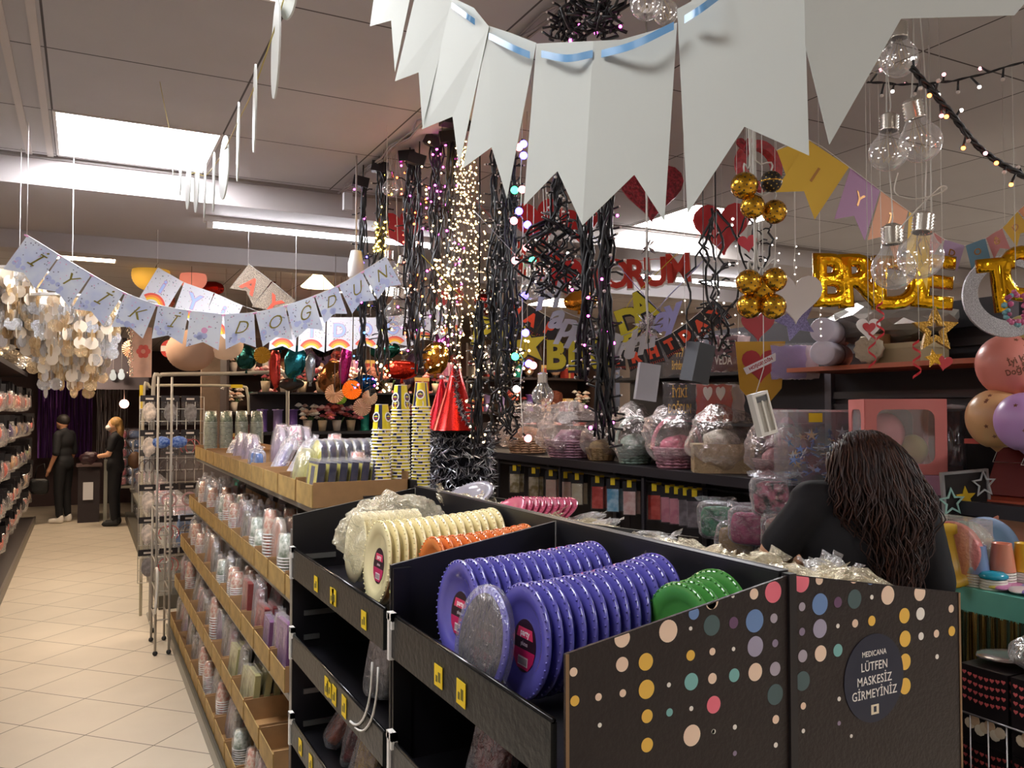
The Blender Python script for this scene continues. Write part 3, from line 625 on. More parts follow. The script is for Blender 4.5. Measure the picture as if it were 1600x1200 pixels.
for k in range(8): mb.tube([(-.1+k*.07, -.01, .35), (-.1+k*.07, -.01, 1.85)], .003, M('bdb8ae', .4), 4)
for k in range(16): mb.tube([(-.1, -.01, .35+k*.1), (.39, -.01, .35+k*.1)], .003, M('bdb8ae', .4), 4)
mb.build('wire_grid', wr)
for x in (0, 1.08): MB().tube([(x, -.25, .03), (x, .3, .03)], .014, wm_, 8).build('foot_bar', wr); MB().ball((x, -.25, .02), .02, M('1a1a1a', .5), 2).build('rubber_foot', wr)
# narrower trolley stand next to it, towards the aisle
w2 = thing('wire_trolley', 'slim white wire trolley standing in the aisle in front of the wire rack', 'rack', (.47, 6.45, 0))
for x, y in ((0, 0), (.09, 0), (0, .4), (.09, .4)):
    MB().tube([(x, y, .03), (x, y, 1.05 if y else 1.98)], .009, wm_, 6).build('post', w2); MB().ball((x, y, .018), .018, M('161616', .5), 2).build('caster', w2)
for z in (.25, .45, .65, .85, 1.02):
    MB().tube([(0, 0, z), (.09, 0, z), (.09, .4, z), (0, .4, z), (0, 0, z)], .005, wm_, 5).build('rail', w2)
MB().tube(catmull([(0, -.02, .35), (-.01, -.1, .33), (.0, -.12, .5), (.0, -.1, .62), (0, -.02, .62)], 5), .01, M('ece8df', .4), 6).build('handle_loop', w2)
def hanger_pack(c, kind, seed):
    o = thing('hair_accessory_pack', None, 'hair accessory'); MB().box(-.07, .07, 0, .003, -.05, 0, M('221d20', .4)).box(-.03, .03, -.0005, 0, -.035, -.02, M('d8d0c8', .5)).build('header_card', o)
    if kind == 'band':
        mb = MB().at(TR(0, -.008, -.14)); 
        for s in (-.02, .02): mb.tube([(s+.055*cos(a), 0, .06*sin(a)) for a in [R(-50+280*j/16) for j in range(17)]], .004, M(c, .4), 6)
        mb.build('headband', o)
    elif kind == 'bow':
        mb = MB(); mb.ball((-.065, -.02, -.10), (.07, .02, .05), M(c, .5, noise_=.5, scale=60, c2='7fa0e0'), 2); mb.ball((.065, -.02, -.10), (.07, .02, .05), M(c, .5, noise_=.5, scale=60, c2='7fa0e0'), 2); mb.ball((0, -.02, -.10), (.02, .025, .025), M(c, .5), 2); mb.build('bow', o)
    elif kind == 'ring': MB().at(TR(0, -.006, -.13) @ FACE_Y).ring(circ(.06, 20), circ(.045, 20), .008, M(c, .5)).build('paper_ring', o)
    else: mb = crumpled(.05, .012, .08, 2, .2, seed, M(c, .5, noise_=.3, scale=40), 14); q = mb.build('veil', o); q.location = (0, -.012, -.14)
    mb = MB().box(-.072, .072, -.022, -.020, -.24, -.05, flm); mb.build('clear_pouch', o); return Proto(o)
hp = [(hanger_pack('efe4da', 'veil', 1), 'white veil in a clear pouch'), (hanger_pack('8e8a8c', 'veil', 2), 'silver glitter veil in a clear pouch'), (hanger_pack('2c58b8', 'bow', 3), 'blue polka-dot bow'), (hanger_pack('5a4a48', 'band', 4), 'dark headband pair in a clear pouch'), (hanger_pack('d8a8a8', 'ring', 5), 'pale pink ring pack'), (hanger_pack('b8343c', 'band', 6), 'red headband pair in a clear pouch')]
rows = [(1.86, [0, 1, 1]), (1.58, [0, 2, 5]), (1.42, [3, 3, 3]), (1.14, [0, 4, 4]), (.88, [0, 5, 3]), (.62, [1, 5, 4])]
for ri, (z, row) in enumerate(rows):
    for k, q in enumerate(row):
        hp[q][0].put((.47+k*.155, 7.33, z), (0, 0, 0), '%s hanging on the wire rack, %s' % (hp[q][1], ['top row', 'second row', 'third row', 'fourth row', 'fifth row', 'lowest row'][ri]), '%s on the wire rack, row at height %s' % (hp[q][1], ['one', 'two', 'three', 'four', 'five', 'six'][ri]))

# ================= LEFT WALL OF HANGING PACKS
lr = thing('hook_wall_unit', 'dark hook wall along the left side of the aisle', 'shelf', (0, 0, 0))
MB().box(-1.40, -1.2, 7.0, 14.8, .09, 2.25, dark_wall).build('back_board', lr); MB().box(-1.40, -.78, 7.0, 14.8, 2.24, 2.30, M('1b181b', .5)).build('top_board', lr)
for z in (.62, .95, 1.3, 1.65, 2.02): MB().tube([(-1.15, 7.0, z+.02), (-1.15, 14.8, z+.02)], .01, M('555055', .4), 6).build('hook_rail', lr)
random.seed(9)
def hang_pack(c):
    o = thing('hanging_pack', None, 'packaged toy'); MB().box(-.075, .075, -.003, .003, -.09, 0, M('171417', .35)).build('header_card', o)
    q = crumpled(.046, .02, .075, 3, .2, ord(c[0])+ord(c[3]), M(c, .5, noise_=.25, scale=20), 14).build('contents', o); q.location = (0, -.02, -.17)
    q = crumpled(.07, .025, .10, 2, .3, 3, film('ffffff', .15, .12, 20, 1), 14, .5).build('clear_bag', o); q.location = (0, -.02, -.18)
    return Proto(o)
cols = [('e2705c', 'coral'), ('e8a0a0', 'pink'), ('d94f3c', 'orange red'), ('8fc26a', 'green'), ('e0b184', 'peach'), ('3a3338', 'black'), ('5a4a78', 'violet')]
hpk = [hang_pack(c) for c, _ in cols]
for z, wts in ((2.02, [3, 3, 2, 1, 2, 1, 0]), (1.66, [2, 3, 2, 1, 2, 3, 2]), (1.30, [2, 2, 3, 1, 2, 4, 1]), (.95, [2, 1, 2, 0, 3, 4, 0]), (.60, [3, 1, 3, 0, 2, 4, 0])):
    rn = {2.02: 'top', 1.66: 'second', 1.30: 'middle', .95: 'fourth', .60: 'lowest'}[z]
    for k in range(24):
        y = 8.1+k*.28
        for x in (-.76, -.93):
            if x < -.8 and k % 2: continue
            q = random.choices(range(7), wts)[0]
            hpk[q].put((x+U(-.02, .02), y+U(-.04, .04), z+U(-.03, .03)), (0, 0, U(-.5, .6)), '%s pack with a black header card, %s row of the left hook wall' % (cols[q][1], rn), '%s packs in the %s row of the left wall' % (cols[q][1], rn))
hk = MB()
# glittering cellophane heap above the wall unit
gl = [film('fff2dc', .5, .1, 30, 1), film('ffffff', .45, .08, 25, 1)]
gp = []
for s in (1, 2, 3):
    o = crumpled(.16, .2, .10, 4, .5, s, gl[s % 2], 12).build('film_pouch'); tag(o, 'x x x x', 'packet'); gp.append(Proto(o))
random.seed(12)
for k in range(14): random.choice(gp).put((-.95+U(-.06, .06), 8.0+k*.46, 2.40+U(-.02, .05)), (0, 0, U(0, 3)), 'glittering clear film pouch heaped on top of the left hook wall', 'film pouches on top of the left wall')

# capiz-like tassels of clear discs near the left end of the star banner
pear = film('ffe0ae', .42, .15, 60, .4); pear2 = film('ffffff', .6, .1, 60, .4); pear3 = M('f6e3c8', .35, alpha=.7, trans=.0)
def tassel(p, rx, L, n, lab, seed):
    random.seed(seed); t = thing('disc_tassel_lamp', lab, 'decoration', p)
    MB().at(TR(0, 0, 0)).ring(circ(rx, 20), circ(rx*.8, 20), .01, M('e8e2d8', .4)).build('hanging_ring', t)
    MB().tube([(0, 0, .01), (0, 0, ZC-p.z)], .0015, whi, 4).build('cord', t)
    MB().tube([(-rx*.9, 0, .005), (0, 0, .03), (rx*.9, 0, .005)], .002, whi, 4).build('cord_yoke', t)
    for k in range(n):
        a = 2*pi*k/n*3.0+U(0, .3); rr = rx*(.4+.6*((k*7) % n)/n); x, y = rr*cos(a), rr*sin(a); mb = MB(); z = 0
        Lk = L*(1.12-.75*(rr/rx)**1.5)*U(.85, 1.1)
        while z > -Lk:
            mb.at(TR(x+U(-.01, .01), y, z-.022) @ RT(U(0, 3.14), 'Z') @ RT(pi/2, 'X')); mb.prism(circ(.027, 9), .0006, random.choice((pear, pear2, pear3))); z -= .034
        mb.at(Matrix.Identity(4)); mb.tube([(x, y, .005), (x, y, -Lk)], .0008, whi, 3); mb.build('disc_strand', t)
tassel(V(112, 470, 3.6), .19, .42, 64, 'large hanging tassel of clear and cream discs below the left banner', 4)
tassel(V(30, 425, 3.5), .11, .34, 34, 'smaller tassel of clear discs beside the banner end, farthest left', 5)
# chain of thin white ovals hanging from the ceiling, top left
ch = thing('disc_garland', 'garland of thin white discs hanging in a loop from the ceiling, top left', 'garland', V(400, 110, 1.4)); o0 = V(400, 110, 1.4)
dd = [(452, -8, 1.0, 75, 1), (431, 78, 1.02, 147, 1), (398, 170, 1.12, 132, 1), (372, 222, 1.3, 120, .7), (350, 262, 1.55, 98, .6), (334, 285, 1.7, 92, .5), (320, 298, 1.85, 85, .5), (307, 292, 1.95, 80, .5), (294, 290, 2.05, 74, .5), (282, 272, 2.2, 66, .5), (271, 243, 2.35, 62, .5)]
cpts = []
for k, (u, v, d, h, wd) in enumerate(dd):
    p = V(u, v, d)-o0; r = h/FPX*d/2; a = R(-58-8*(k>0)+U(-5, 4))
    mb = MB().at(TR(p) @ FACE_CAM @ RT(a, 'Y') @ RT(R(-6), 'Z') @ TR(0, 0, -.001)); mb.prism(circ(r*.95, 28, ry=r), .0022, M('dfe2de', .35)); mb.build('paper_disc', ch); cpts.append(p+Vector((0, 0, r*.55)))
cpts = [V(470, -60, 1.0)-o0]+cpts+[V(262, 190, 2.5)-o0, Vector((V(250, 100, 2.8).x, V(250, 100, 2.8).y, ZC))-o0]
cpts = [Vector((cpts[0].x, cpts[0].y, ZC-o0.z))]+cpts
MB().tube(catmull(cpts, 4), .0012, M('c9b66a', .4), 4).build('string', ch)
# ================= THINGS HANGING FROM THE CEILING
cordm = M('141216', .4); cordw = film('ffffff', .45, .2, 40, .3); cordc = M('d9d4cc', .4, alpha=.8)
EM = dict(m=M('ff3fd0', .4, emit=9), o=M('ff6a2a', .4, emit=8), w=M('ffcf8a', .4, emit=7), y=M('ffd24a', .4, emit=9), b=M('5a50ff', .4, emit=5), g=M('3cf0a0', .4, emit=3), p=M('ffa0a8', .4, emit=2), c=M('fff2ea', .3, emit=1.2), r=M('ff4a3a', .4, emit=7), d=M('d8ccc4', .3), u=M('4a90ff', .4, emit=4))
def up_to_ceiling(p, z=None): return ZC-p.z
def light_bundle(u, v0, v1, d, lab, cols, nb, seed, rad=.022, cords=8, loose=.5, twigs=40, box=True, bulb=.0042, tilt=0, ceil=True):
    random.seed(seed); top = V(u, v0, d); L = abs((V(u, v1, d)-top).z)
    t = thing('fairy_light_bundle', lab, 'string lights', top)
    mb = MB(); N = max(12, int(L/.028))
    for c in range(int(cords*1.3)):
        ph = U(0, 6.3); a = U(0, 6.3); rr = rad*U(.2, 1); pts = []; dr = Vector((0, 0, 0)); Lc = L*U(.85, 1)
        for k in range(N+1):
            f = k/N; dr += Vector((U(-1, 1), U(-1, 1), 0))*.004*loose*4; dr *= .9
            rad2 = rr*(1+.35*sin(f*9+ph)*loose); aa = a+f*L*14*(1 if c % 2 else -1)*.6
            pts.append(Vector((rad2*cos(aa)+tilt*f, rad2*sin(aa), -f*Lc))+dr)
        mb.tube(pts, .0042, cordm, 4)
    tips = []
    for k in range(twigs):
        f = U(.03, 1); a = U(0, 6.3); b = Vector((rad*.6*cos(a)+tilt*f, rad*.6*sin(a), -f*L)); e = b+Vector((cos(a)*U(.02, .045), sin(a)*U(.02, .045), U(-.01, .02)))
        mb.tube([b, (b+e)/2+Vector((0, 0, U(-.006, .006))), e], [.0022, .0028, .0034], cordm, 5); tips.append(e)
    if ceil: mb.tube([(0, 0, 0), (.002, 0, ZC-top.z)], .003, cordm, 4)
    mb.build('black_cord', t)
    bl = MB()
    for k in range(nb):
        if k < len(tips) and k % 3: e = tips[k]
        else: f = U(.02, 1); a = U(0, 6.3); q = rad*U(.7, 1.7); e = Vector((q*cos(a)+tilt*f, q*sin(a), -f*L))
        c = cols[k % len(cols)]; bl.ball(e+(e-Vector((tilt*-e.z/L, 0, e.z))).normalized()*.003, bulb*U(.8, 1.15), EM[c], 2)
    for e in tips[nb:]: bl.ball(e, .0035, EM['d'], 1)
    bl.build('tiny_bulb', t, kind='stuff')
    if box:
        s = U(-.3, .3); MB().at(TR(-.01, 0, .0) @ RT(YAW*0-.3+s, 'Z') @ RT(U(-.5, .5), 'Y')).box(-.035, .035, -.02, .02, -.022, .022, M('1d1b20', .4)).build('adapter_box', t)
    return t
LB = 'black fairy light bundle '
light_bundle(567, 285, 612, 3.75, LB+'with magenta and blue bulbs, farthest left of the hanging row', 'mdmub', 26, 31, .022, 8)
light_bundle(597, 262, 600, 3.65, LB+'with a clump of yellow lights, second from the left', 'ydydy', 20, 32, .028, 10)
light_bundle(640, 245, 560, 3.5, LB+'with orange and pink bulbs, third from the left', 'omord', 34, 33, .026, 10, tilt=.01)
light_bundle(655, 250, 590, 3.42, LB+'with red-orange bulbs next to the pink-lit one', 'oodrd', 20, 34, .016, 6)
light_bundle(681, 222, 540, 3.35, LB+'with magenta and warm white bulbs, left of the golden cascade', 'mwmwd', 50, 35, .024, 9)
light_bundle(704, 215, 560, 3.28, LB+'with pink bulbs partly in front of the golden cascade', 'mwmmd', 40, 36, .02, 7)
light_bundle(779, 232, 610, 2.95, LB+'with many dark twigs right of the golden cascade', 'wddddd', 30, 37, .028, 11, twigs=90, box=False)
light_bundle(797, 228, 600, 2.85, LB+'unlit and brush-like, next to the coloured ball lights', 'dddd', 10, 38, .02, 8, twigs=90, box=False)
light_bundle(749, 470, 715, 3.0, LB+'hanging low beside the red party hat', 'wwdd', 34, 39, .018, 7, twigs=60, box=False)
light_bundle(790, 560, 690, 3.1, LB+'dark clump right of the party hat tinsel', 'wddd', 12, 40, .05, 9, loose=1.4, twigs=60, box=False)
light_bundle(869, 262, 360, 2.5, LB+'thick unlit hank under the middle white pennants', 'dddd', 12, 41, .022, 10, twigs=30, box=False)
light_bundle(868, 350, 465, 2.5, LB+'loosely looped unlit tangle in the middle', 'dcdd', 20, 42, .055, 13, loose=2.2, twigs=40, box=False)
light_bundle(915, 300, 600, 2.3, LB+'long thick one left of the magenta-tipped one', 'ddmdd', 16, 43, .021, 10, twigs=50, box=False)
light_bundle(945, 290, 700, 2.2, LB+'longest thick one with magenta lights at its lower end', 'mddmd', 26, 44, .02, 11, twigs=60, box=False)
light_bundle(1118, 330, 560, 2.6, LB+'sparse one in front of the big red heart', 'cddd', 18, 45, .035, 5, loose=1.5, twigs=40, box=False)
light_bundle(1180, 330, 480, 2.9, LB+'sparse thin one right of the big red heart', 'cddd', 10, 46, .03, 3, loose=1.5, twigs=26, box=False)
light_bundle(930, -40, 60, 1.9, LB+'clump with plug hanging from the ceiling at the top centre', 'dmdd', 16, 47, .05, 12, loose=1.6, twigs=40)
light_bundle(884, 15, 65, 2.1, LB+'short black hank above the middle pennants', 'dddd', 8, 48, .035, 12, twigs=20, box=False)
# golden cascade
random.seed(50); top = V(728, 200, 3.2); t = thing('fairy_light_cascade', 'dense cascade of tiny warm white lights in the middle of the hanging row', 'string lights', top); L = abs((V(728, 570, 3.2)-top).z)
mb = MB(); bl = MB(); wire = M('3a2a18', .5)
for c in range(26):
    a = U(0, 6.3); x0, y0 = .03*cos(a), .03*sin(a); dx, dy = U(-.17, .22), U(-.06, .06); pts = []
    for k in range(26):
        f = k/25; s = f**1.25; pts.append(Vector((x0+dx*s+U(-.008, .008), y0+dy*s+U(-.008, .008), -f*L*U(.99, 1.01))))
    mb.tube(pts, .0011, wire, 3)
    for k in range(2, 26):
        if random.random() < .92: bl.ball(pts[k]+Vector((U(-.008, .008), U(-.008, .008), U(-.012, .012))), .0036*U(.6, 1.2), EM['w'], 1)
mb.tube([(0, 0, 0), (0, 0, ZC-top.z)], .003, wire, 4); mb.build('wire_strand', t); bl.build('tiny_bulb', t, kind='stuff')
MB().box(-.10, .07, -.03, .03, .0, .055, M('1b1920', .4)).build('adapter_box', t)
for (u, v, r, n, d, lab) in ((592, 372, .055, 26, 3.6, 'small clump of yellow lights on the second black bundle'), (598, 590, .05, 16, 3.5, 'small group of warm lights above the short yellow cup stack'), (690, 445, .07, 30, 3.15, 'loose warm lights left of the golden cascade'), (815, 560, .05, 14, 2.9, 'few warm lights beside the dark twigs')):
    t = thing('fairy_light_clump', lab, 'string lights', V(u, v, d)); bl = MB(); mb = MB(); prev = Vector((0, 0, r))
    for k in range(n):
        p = Vector((U(-r, r)*.6, U(-.02, .02), U(-r, r)*1.3)); bl.ball(p, .005, EM['y' if '2nd' in lab or 'yellow lights' in lab else 'w'], 1); mb.tube([prev, (prev+p)/2+Vector((0, .01, 0)), p], .001, wire, 3); prev = p
    mb.tube([(0, 0, r), (0, 0, ZC-t.location.z)], .001, wire, 3); mb.build('wire_strand', t); bl.build('tiny_bulb', t, kind='stuff')
# coloured ball lights on clear cord
t = thing('ball_light_string', 'string of blue, green and pink frosted ball lights on clear cord in the middle', 'string lights', V(815, 240, 2.7)); o0 = t.location.copy()
seq = [(818, 225, 'b'), (811, 230, 'p'), (818, 243, 'b'), (804, 297, 'g'), (816, 296, 'p'), (811, 330, 'b'), (803, 345, 'p'), (824, 351, 'b'), (823, 387, 'p'), (805, 407, 'p'), (832, 407, 'g'), (820, 462, 'b'), (821, 520, 'b'), (805, 557, 'g'), (826, 568, 'b'), (833, 571, 'p'), (807, 608, 'c'), (825, 685, 'p')]
mb = MB(); pts = []
for u, v, c in seq:
    p = V(u, v, 2.7)-o0; q = V(815+(u-815)*.2, v-8, 2.7)-o0; pts.append(q); e = p+(q-p).normalized()*.012
    s = MB(); s.tube([q, e], .0035, cordm, 6); s.tube([e, p], .006, cordm, 8); so = s.build('socket', t); MB().ball(p, .0125, EM[c], 3).build('ball_bulb', so)
pts = [Vector((pts[0].x, pts[0].y, ZC-o0.z))]+pts; mb.tube(catmull(pts, 4), .0018, cordc, 4); mb.build('clear_cord', t)
# clear bulbs
glass = film('ffffff', .10, .03, 3, .15); bmet = M('cfc8bd', .25, metal=.8)
def bulb_part(t, p, r, ang=0, name='clear_bulb', hang=None):
    X = TR(p) @ RT(ang, 'Y'); 
    mb = MB().at(X); prof = [(.0001, -r)]+[(r*cos(a), r*sin(a)) for a in [R(-80+k*13) for k in range(11)]]+[(r*.5, r*1.02), (r*.46, r*1.2)]
    mb.lathe(prof, glass, 24); o = mb.build(name, t)
    mb = MB().at(X); pr = [(r*.44, r*1.15)]
    for k in range(6): pr += [(r*.50, r*(1.2+k*.15)), (r*.42, r*(1.27+k*.15))]
    pr += [(r*.2, r*2.15), (.0001, r*2.18)]; mb.lathe(pr, bmet, 16); mb.build('screw_cap', o)
    mb = MB().at(X)
    for k in range(5): a = k*1.26; mb.tube([(r*.1*cos(a), r*.1*sin(a), r*1.1), (r*.5*cos(a), r*.5*sin(a), r*.1), (r*.25*cos(a+.6), r*.25*sin(a+.6), -r*.5), (r*.1, 0, -r*.1)], .0006, M('c9b48a', .3, metal=.8), 3)
    for k in range(6): a = k; mb.ball((r*.5*cos(a), r*.5*sin(a), r*.3*sin(k*2)), .0016, EM['c'], 1)
    mb.build('filament_wire', o); return X @ Vector((0, 0, r*2.15))
def bulb_string(lab, bulbs, d, cordpts=None):
    u, v = bulbs[0][:2]; o0 = V(u, v, d); t = thing('bulb_light_string', lab, 'string lights', o0); 
    for k, (u, v, rp, ang) in enumerate(bulbs):
        r = rp/FPX*d; p = V(u, v, d+(k % 2)*r*1.2)-o0; topp = bulb_part(t, p, r, ang)
        z = ZC-o0.z
        MB().tube(catmull([topp, topp+Vector((.004, 0, .03)), topp+Vector((.01*(-1)**k, 0, (z-topp.z)*.4)), Vector((topp.x*.5, topp.y*.5, z))], 5), .0017, cordc, 4).build('clear_cord', t)
    if cordpts: MB().tube(catmull([V(a, b, d)-o0 for a, b in cordpts], 6), .0016, cordc, 4).build('cord_loop', t)
    return t
bulb_string('three tiers of clear globe bulbs hanging at the right in front of the pastel pennants', [(1405, 92, 28, 0), (1388, 238, 30, .05), (1438, 222, 32, -.3), (1396, 420, 34, -.05), (1438, 402, 34, .15), (1376, 92, 22, .4)], 1.75, [(1403, 270), (1398, 300), (1420, 310), (1450, 308), (1478, 296), (1470, 292), (1440, 320), (1416, 345), (1404, 362)])
bulb_string('pale clear globe bulbs between the two leftmost dark bundles', [(610, 295, 13, 0), (607, 425, 17, 0), (624, 430, 15, .2), (620, 490, 20, .1)], 3.55)
bulb_string('clear pear bulb string hanging in the middle with a small bulb low down', [(830, 452, 17, 0), (850, 425, 12, .3), (848, 618, 17, 0)], 2.6)
bulb_string('clear glass bulbs near the ceiling at the top centre', [(1010, 5, 26, .2), (1040, 20, 20, -.3)], 1.7)
# hanging white socket with pendant cord, left of the bundles
t = thing('pendant_socket', 'white lamp socket hanging on a white cord left of the dark bundles', 'lamp holder', V(556, 428, 3.6)); r0 = .018
MB().lathe([(.0001, .1), (.022, .1), (.03, .06), (.034, .05), (.034, -.01), (.026, -.02), (.0001, -.02)], M('d8d4d0', .4), 16).build('socket', t)
MB().tube([(0, 0, .1), (0, 0, ZC-t.location.z)], .004, M('b5aca6', .5), 6).build('cord', t)
MB().at(TR(V(543, 315, 3.9)-t.location)).box(-.02, .02, -.015, .015, -.04, .04, M('c6c4c4', .4)).build('white_box', t)
# rail that the bundles hang from
rl = thing('ceiling_rail', 'wire-wrapped rail on the ceiling from which the light bundles hang', 'rail', (1.12, 2.6, 0)); mb = MB()
random.seed(3)
for k in range(5): mb.tube([(U(-.02, .02), -1.6+j*.16, ZC-.02+U(-.012, .006)) for j in range(20)], .004, M('8f8782', .5), 5)
mb.build('wire_bunch', rl)
# gold perforated balls
gold = M('d9a636', .22, metal=1, noise_=.1, scale=30); holem = M('3a2a10', .6)
def ball_cluster(lab, balls, d, cord_top):
    o0 = V(balls[0][0], balls[0][1], d); t = thing('gold_ball_lights', lab, 'string lights', o0)
    for k, (u, v, rp, open_) in enumerate(balls):
        r = rp/FPX*d; p = V(u, v, d+(k % 2)*.02)-o0; mb = MB(); g_ = M('2a2420', .4, metal=.4) if open_ else gold; mb.ball(p, r, g_, 4); hm = M('c9a95a', .3, metal=1) if open_ else holem
        for j in range(70):
            zf = 1-2*(j+.5)/70; a = j*2.39996; n = Vector((sqrt(1-zf*zf)*cos(a), sqrt(1-zf*zf)*sin(a), zf)); X = n.to_track_quat('Z', 'Y').to_matrix().to_4x4(); X.translation = p+n*(r*.996)
            mb.at(X); mb.prism(circ(r*.07, 8), r*.012, hm)
        mb.at(TR(p)); mb.lathe([(r*1.0, -.0012), (r*1.03, 0), (r*1.0, .0012)], gold, 30); mb.build('gold_ball', t)
        MB().tube(catmull([p+Vector((0, 0, r)), p+Vector((0, 0, r+.02)), Vector((.02, 0, p.z+.09)), Vector((.02, 0, ZC-o0.z))], 4), .0022, cordc, 5).build('clear_cord', t)
ball_cluster('upper cluster of gold perforated balls on clear cord', [(1163, 290, 21, 0), (1205, 284, 17, 1), (1176, 323, 19, 0), (1210, 331, 19, 0)], 1.9, None)
ball_cluster('lower cluster of gold perforated balls on clear cord', [(1170, 441, 20, 0), (1190, 452, 22, 0), (1210, 437, 19, 0), (1171, 478, 20, 0), (1208, 479, 20, 0)], 1.9, None)
# tinsel on clear cord with star, centre
t = thing('foil_star_string', 'silver foil strand with crumpled stars hanging in the middle', 'garland', V(1010, 300, 2.3)); o0 = t.location.copy(); random.seed(8)
sil = M('cfcdd0', .18, metal=1, bump=.6, scale=60); mb = MB(); mb.tube([(U(-.004, .004), 0, (ZC-o0.z)*(1-k/14)-.42*k/14) for k in range(15)], .003, cordc, 5)
for v, n, s in ((385, 8, .03), (430, 10, .03), (510, 30, .045)):
    c = V(1012, v, 2.3)-o0
    for k in range(n):
        a = Vector((U(-1, 1), U(-.6, .6), U(-1, 1))).normalized()*s*U(.6, 1.2); b = a.cross(Vector((U(-1, 1), U(-1, 1), U(-1, 1)))).normalized()*.006
        mb.add([c, c+a*.5+b, c+a, c+a*.5-b], [(0, 1, 2, 3)], sil)
mb.build('foil_strand', t)

# ---- flat cut shapes hung on threads
def flat(mb, outline, X, t, mat, **k): mb.at(X); mb.prism(outline, t, mat); mb.at(Matrix.Identity(4))
def poly3(pts, t, mat, mb, o0, back=None):     # polygon given as room points, extruded away from the camera
    P = [Vector(p)-o0 for p in pts]; n = Vector((0, 0, 0))
    for i in range(len(P)): n += (P[i]-P[0]).cross(P[(i+1) % len(P)]-P[0])
    n.normalize(); c = sum(P, Vector())/len(P)
    if n.dot(Vector((0, 0, CAMZ))-o0-c) < 0: n = -n; 
    k = len(P); vs = P+[p-n*t for p in P]
    import mathutils
    tri = mathutils.geometry.tessellate_polygon([P])
    mb.add(vs, [tuple(f) for f in tri]+[tuple(k+j for j in f[::-1]) for f in tri], mat); mb.add(vs, [(i, (i+1) % k, k+(i+1) % k, k+i) for i in range(k)], mat)
# white pennants nearest to the camera (seen from their plain back)
t = thing('white_pennant_banner', 'large plain white swallowtail pennant banner on blue ribbon across the top', 'banner', V(950, 60, 1.0)); o0 = t.location.copy(); pw = M('d3d8d4', .7); pwl = M('e9ece8', .55)
DT = [(540, 1.72), (588, 1.60), (645, 1.48), (706, 1.36), (764, 1.25), (838, 1.14), (927, 1.06), (1058, .98), (1256, .92), (1640, .88)]
def D(u):
    for (a, x), (b, y) in zip(DT, DT[1:]):
        if u <= b: return x+(y-x)*(u-a)/(b-a)
    return .88
fl = [[(588, -30), (578, 41), (611, 32), (617, 112), (646, -30)], [(654, -30), (617, 127), (654, 113), (660, 198), (706, 10), (700, -30)], [(706, -4), (659, 202), (707, 182), (717, 261), (764, 42), (740, 12)],
      [(763, 40), (723, 263), (768, 230), (792, 310), (838, 67), (800, 52)], [(838, 68), (818, 322), (871, 267), (910, 352), (927, 64), (880, 66)], [(927, 64), (910, 352), (991, 273), (1038, 346), (1058, 35), (1020, 48), (970, 62)],
      [(1058, 14), (1074, 334), (1163, 198), (1264, 243), (1256, -40), (1100, -40), (1080, 2)], [(1256, -40), (1258, 70), (1296, 226), (1408, 29), (1585, 24), (1640, -40)]]
for k, f in enumerate(fl):
    mb = MB(); uc = sum(p[0] for p in f)/len(f); s = 1 if k % 2 else -1; w = max(p[0] for p in f)-min(p[0] for p in f)
    poly3([V(u, v, D(u)+s*(u-uc)*.00015) for u, v in f], .0006, pw, mb, o0); mb.build('pennant', t)
for q_ in (V(600, -40, D(600)), V(1640, -42, D(1640))): MB().tube([q_-o0, Vector((q_.x, q_.y, ZC))-o0], .0012, whi, 4).build('hanging_thread', t)
rib = M('6fa8dc', .35); 
for k, (a, b, c) in enumerate((((706, 8), (728, 24), (742, 34)), ((764, 56), (800, 74), (828, 86)), ((846, 84), (886, 91), (926, 84)), ((940, 84), (990, 70), (1053, 40)), ((1070, 30), (1095, 14), (1125, -8)))):
    pts = []
    for u, v in (a, b, c): pts.append(V(u, v, D(u)-.012-(.02 if (u, v) == b else 0))-o0)
    pp_ = catmull(pts, 5); vs = [p+Vector((0, 0, .0048)) for p in pp_]+[p-Vector((0, 0, .0048)) for p in pp_]; n = len(pp_)
    MB().add(vs+[v+Vector((0, .0008, 0)) for v in vs], [(i, i+1, n+i+1, n+i) for i in range(n-1)]+[(2*n+i, 3*n+i, 3*n+i+1, 2*n+i+1) for i in range(n-1)], rib, True).build('ribbon', t)
# generic pennant banner: corners of the top edge in the photo with distance, letters, look
def flag_banner(name, lab, cat, corners, ratio, notch, fn, gapf=.02, skip=(), thick=.0006):
    o0 = V(*corners[len(corners)//2]); t = thing(name, lab, cat, o0)
    for k in range(len(corners)-1):
        if k in skip: continue
        a = V(*corners[k])-o0; b = V(*corners[k+1])-o0; x = b-a; w = x.length; 
        up = Vector((0, 0, 1)); X = frame((a+b)/2, x, up-.0*x)      # local origin at middle of the top edge
        # let the flag swing square to the string
        mb = MB().at(X); h = w*ratio; g = w*gapf
        col, extra = fn(k, mb, w-2*g, h)
        pts = [(-w/2+g, 0), (-w/2+g, -h), (0, -h*(1-notch)), (w/2-g, -h), (w/2-g, 0)]
        vs = [(p[0], p[1], 0) for p in pts]+[(p[0], p[1], -thick) for p in pts]
        mb.add(vs, [(0, 1, 2), (0, 2, 4), (2, 3, 4), (5, 7, 6), (5, 9, 7), (7, 9, 8)]+[(i, (i+1) % 5, 5+(i+1) % 5, 5+i) for i in range(5)], col)
        if extra: extra(mb, w, h)
        mb.build('pennant', t)
    sp = [V(*c)-o0 for c in corners]; MB().tube(catmull(sp, 3), .001, whi, 4).build('string', t); MB().tube([sp[0], Vector((sp[0].x, sp[0].y, ZC-o0.z))], .001, whi, 4).tube([sp[-1], Vector((sp[-1].x, sp[-1].y, ZC-o0.z))], .001, whi, 4).build('hanging_thread', t); return t
random.seed(14)
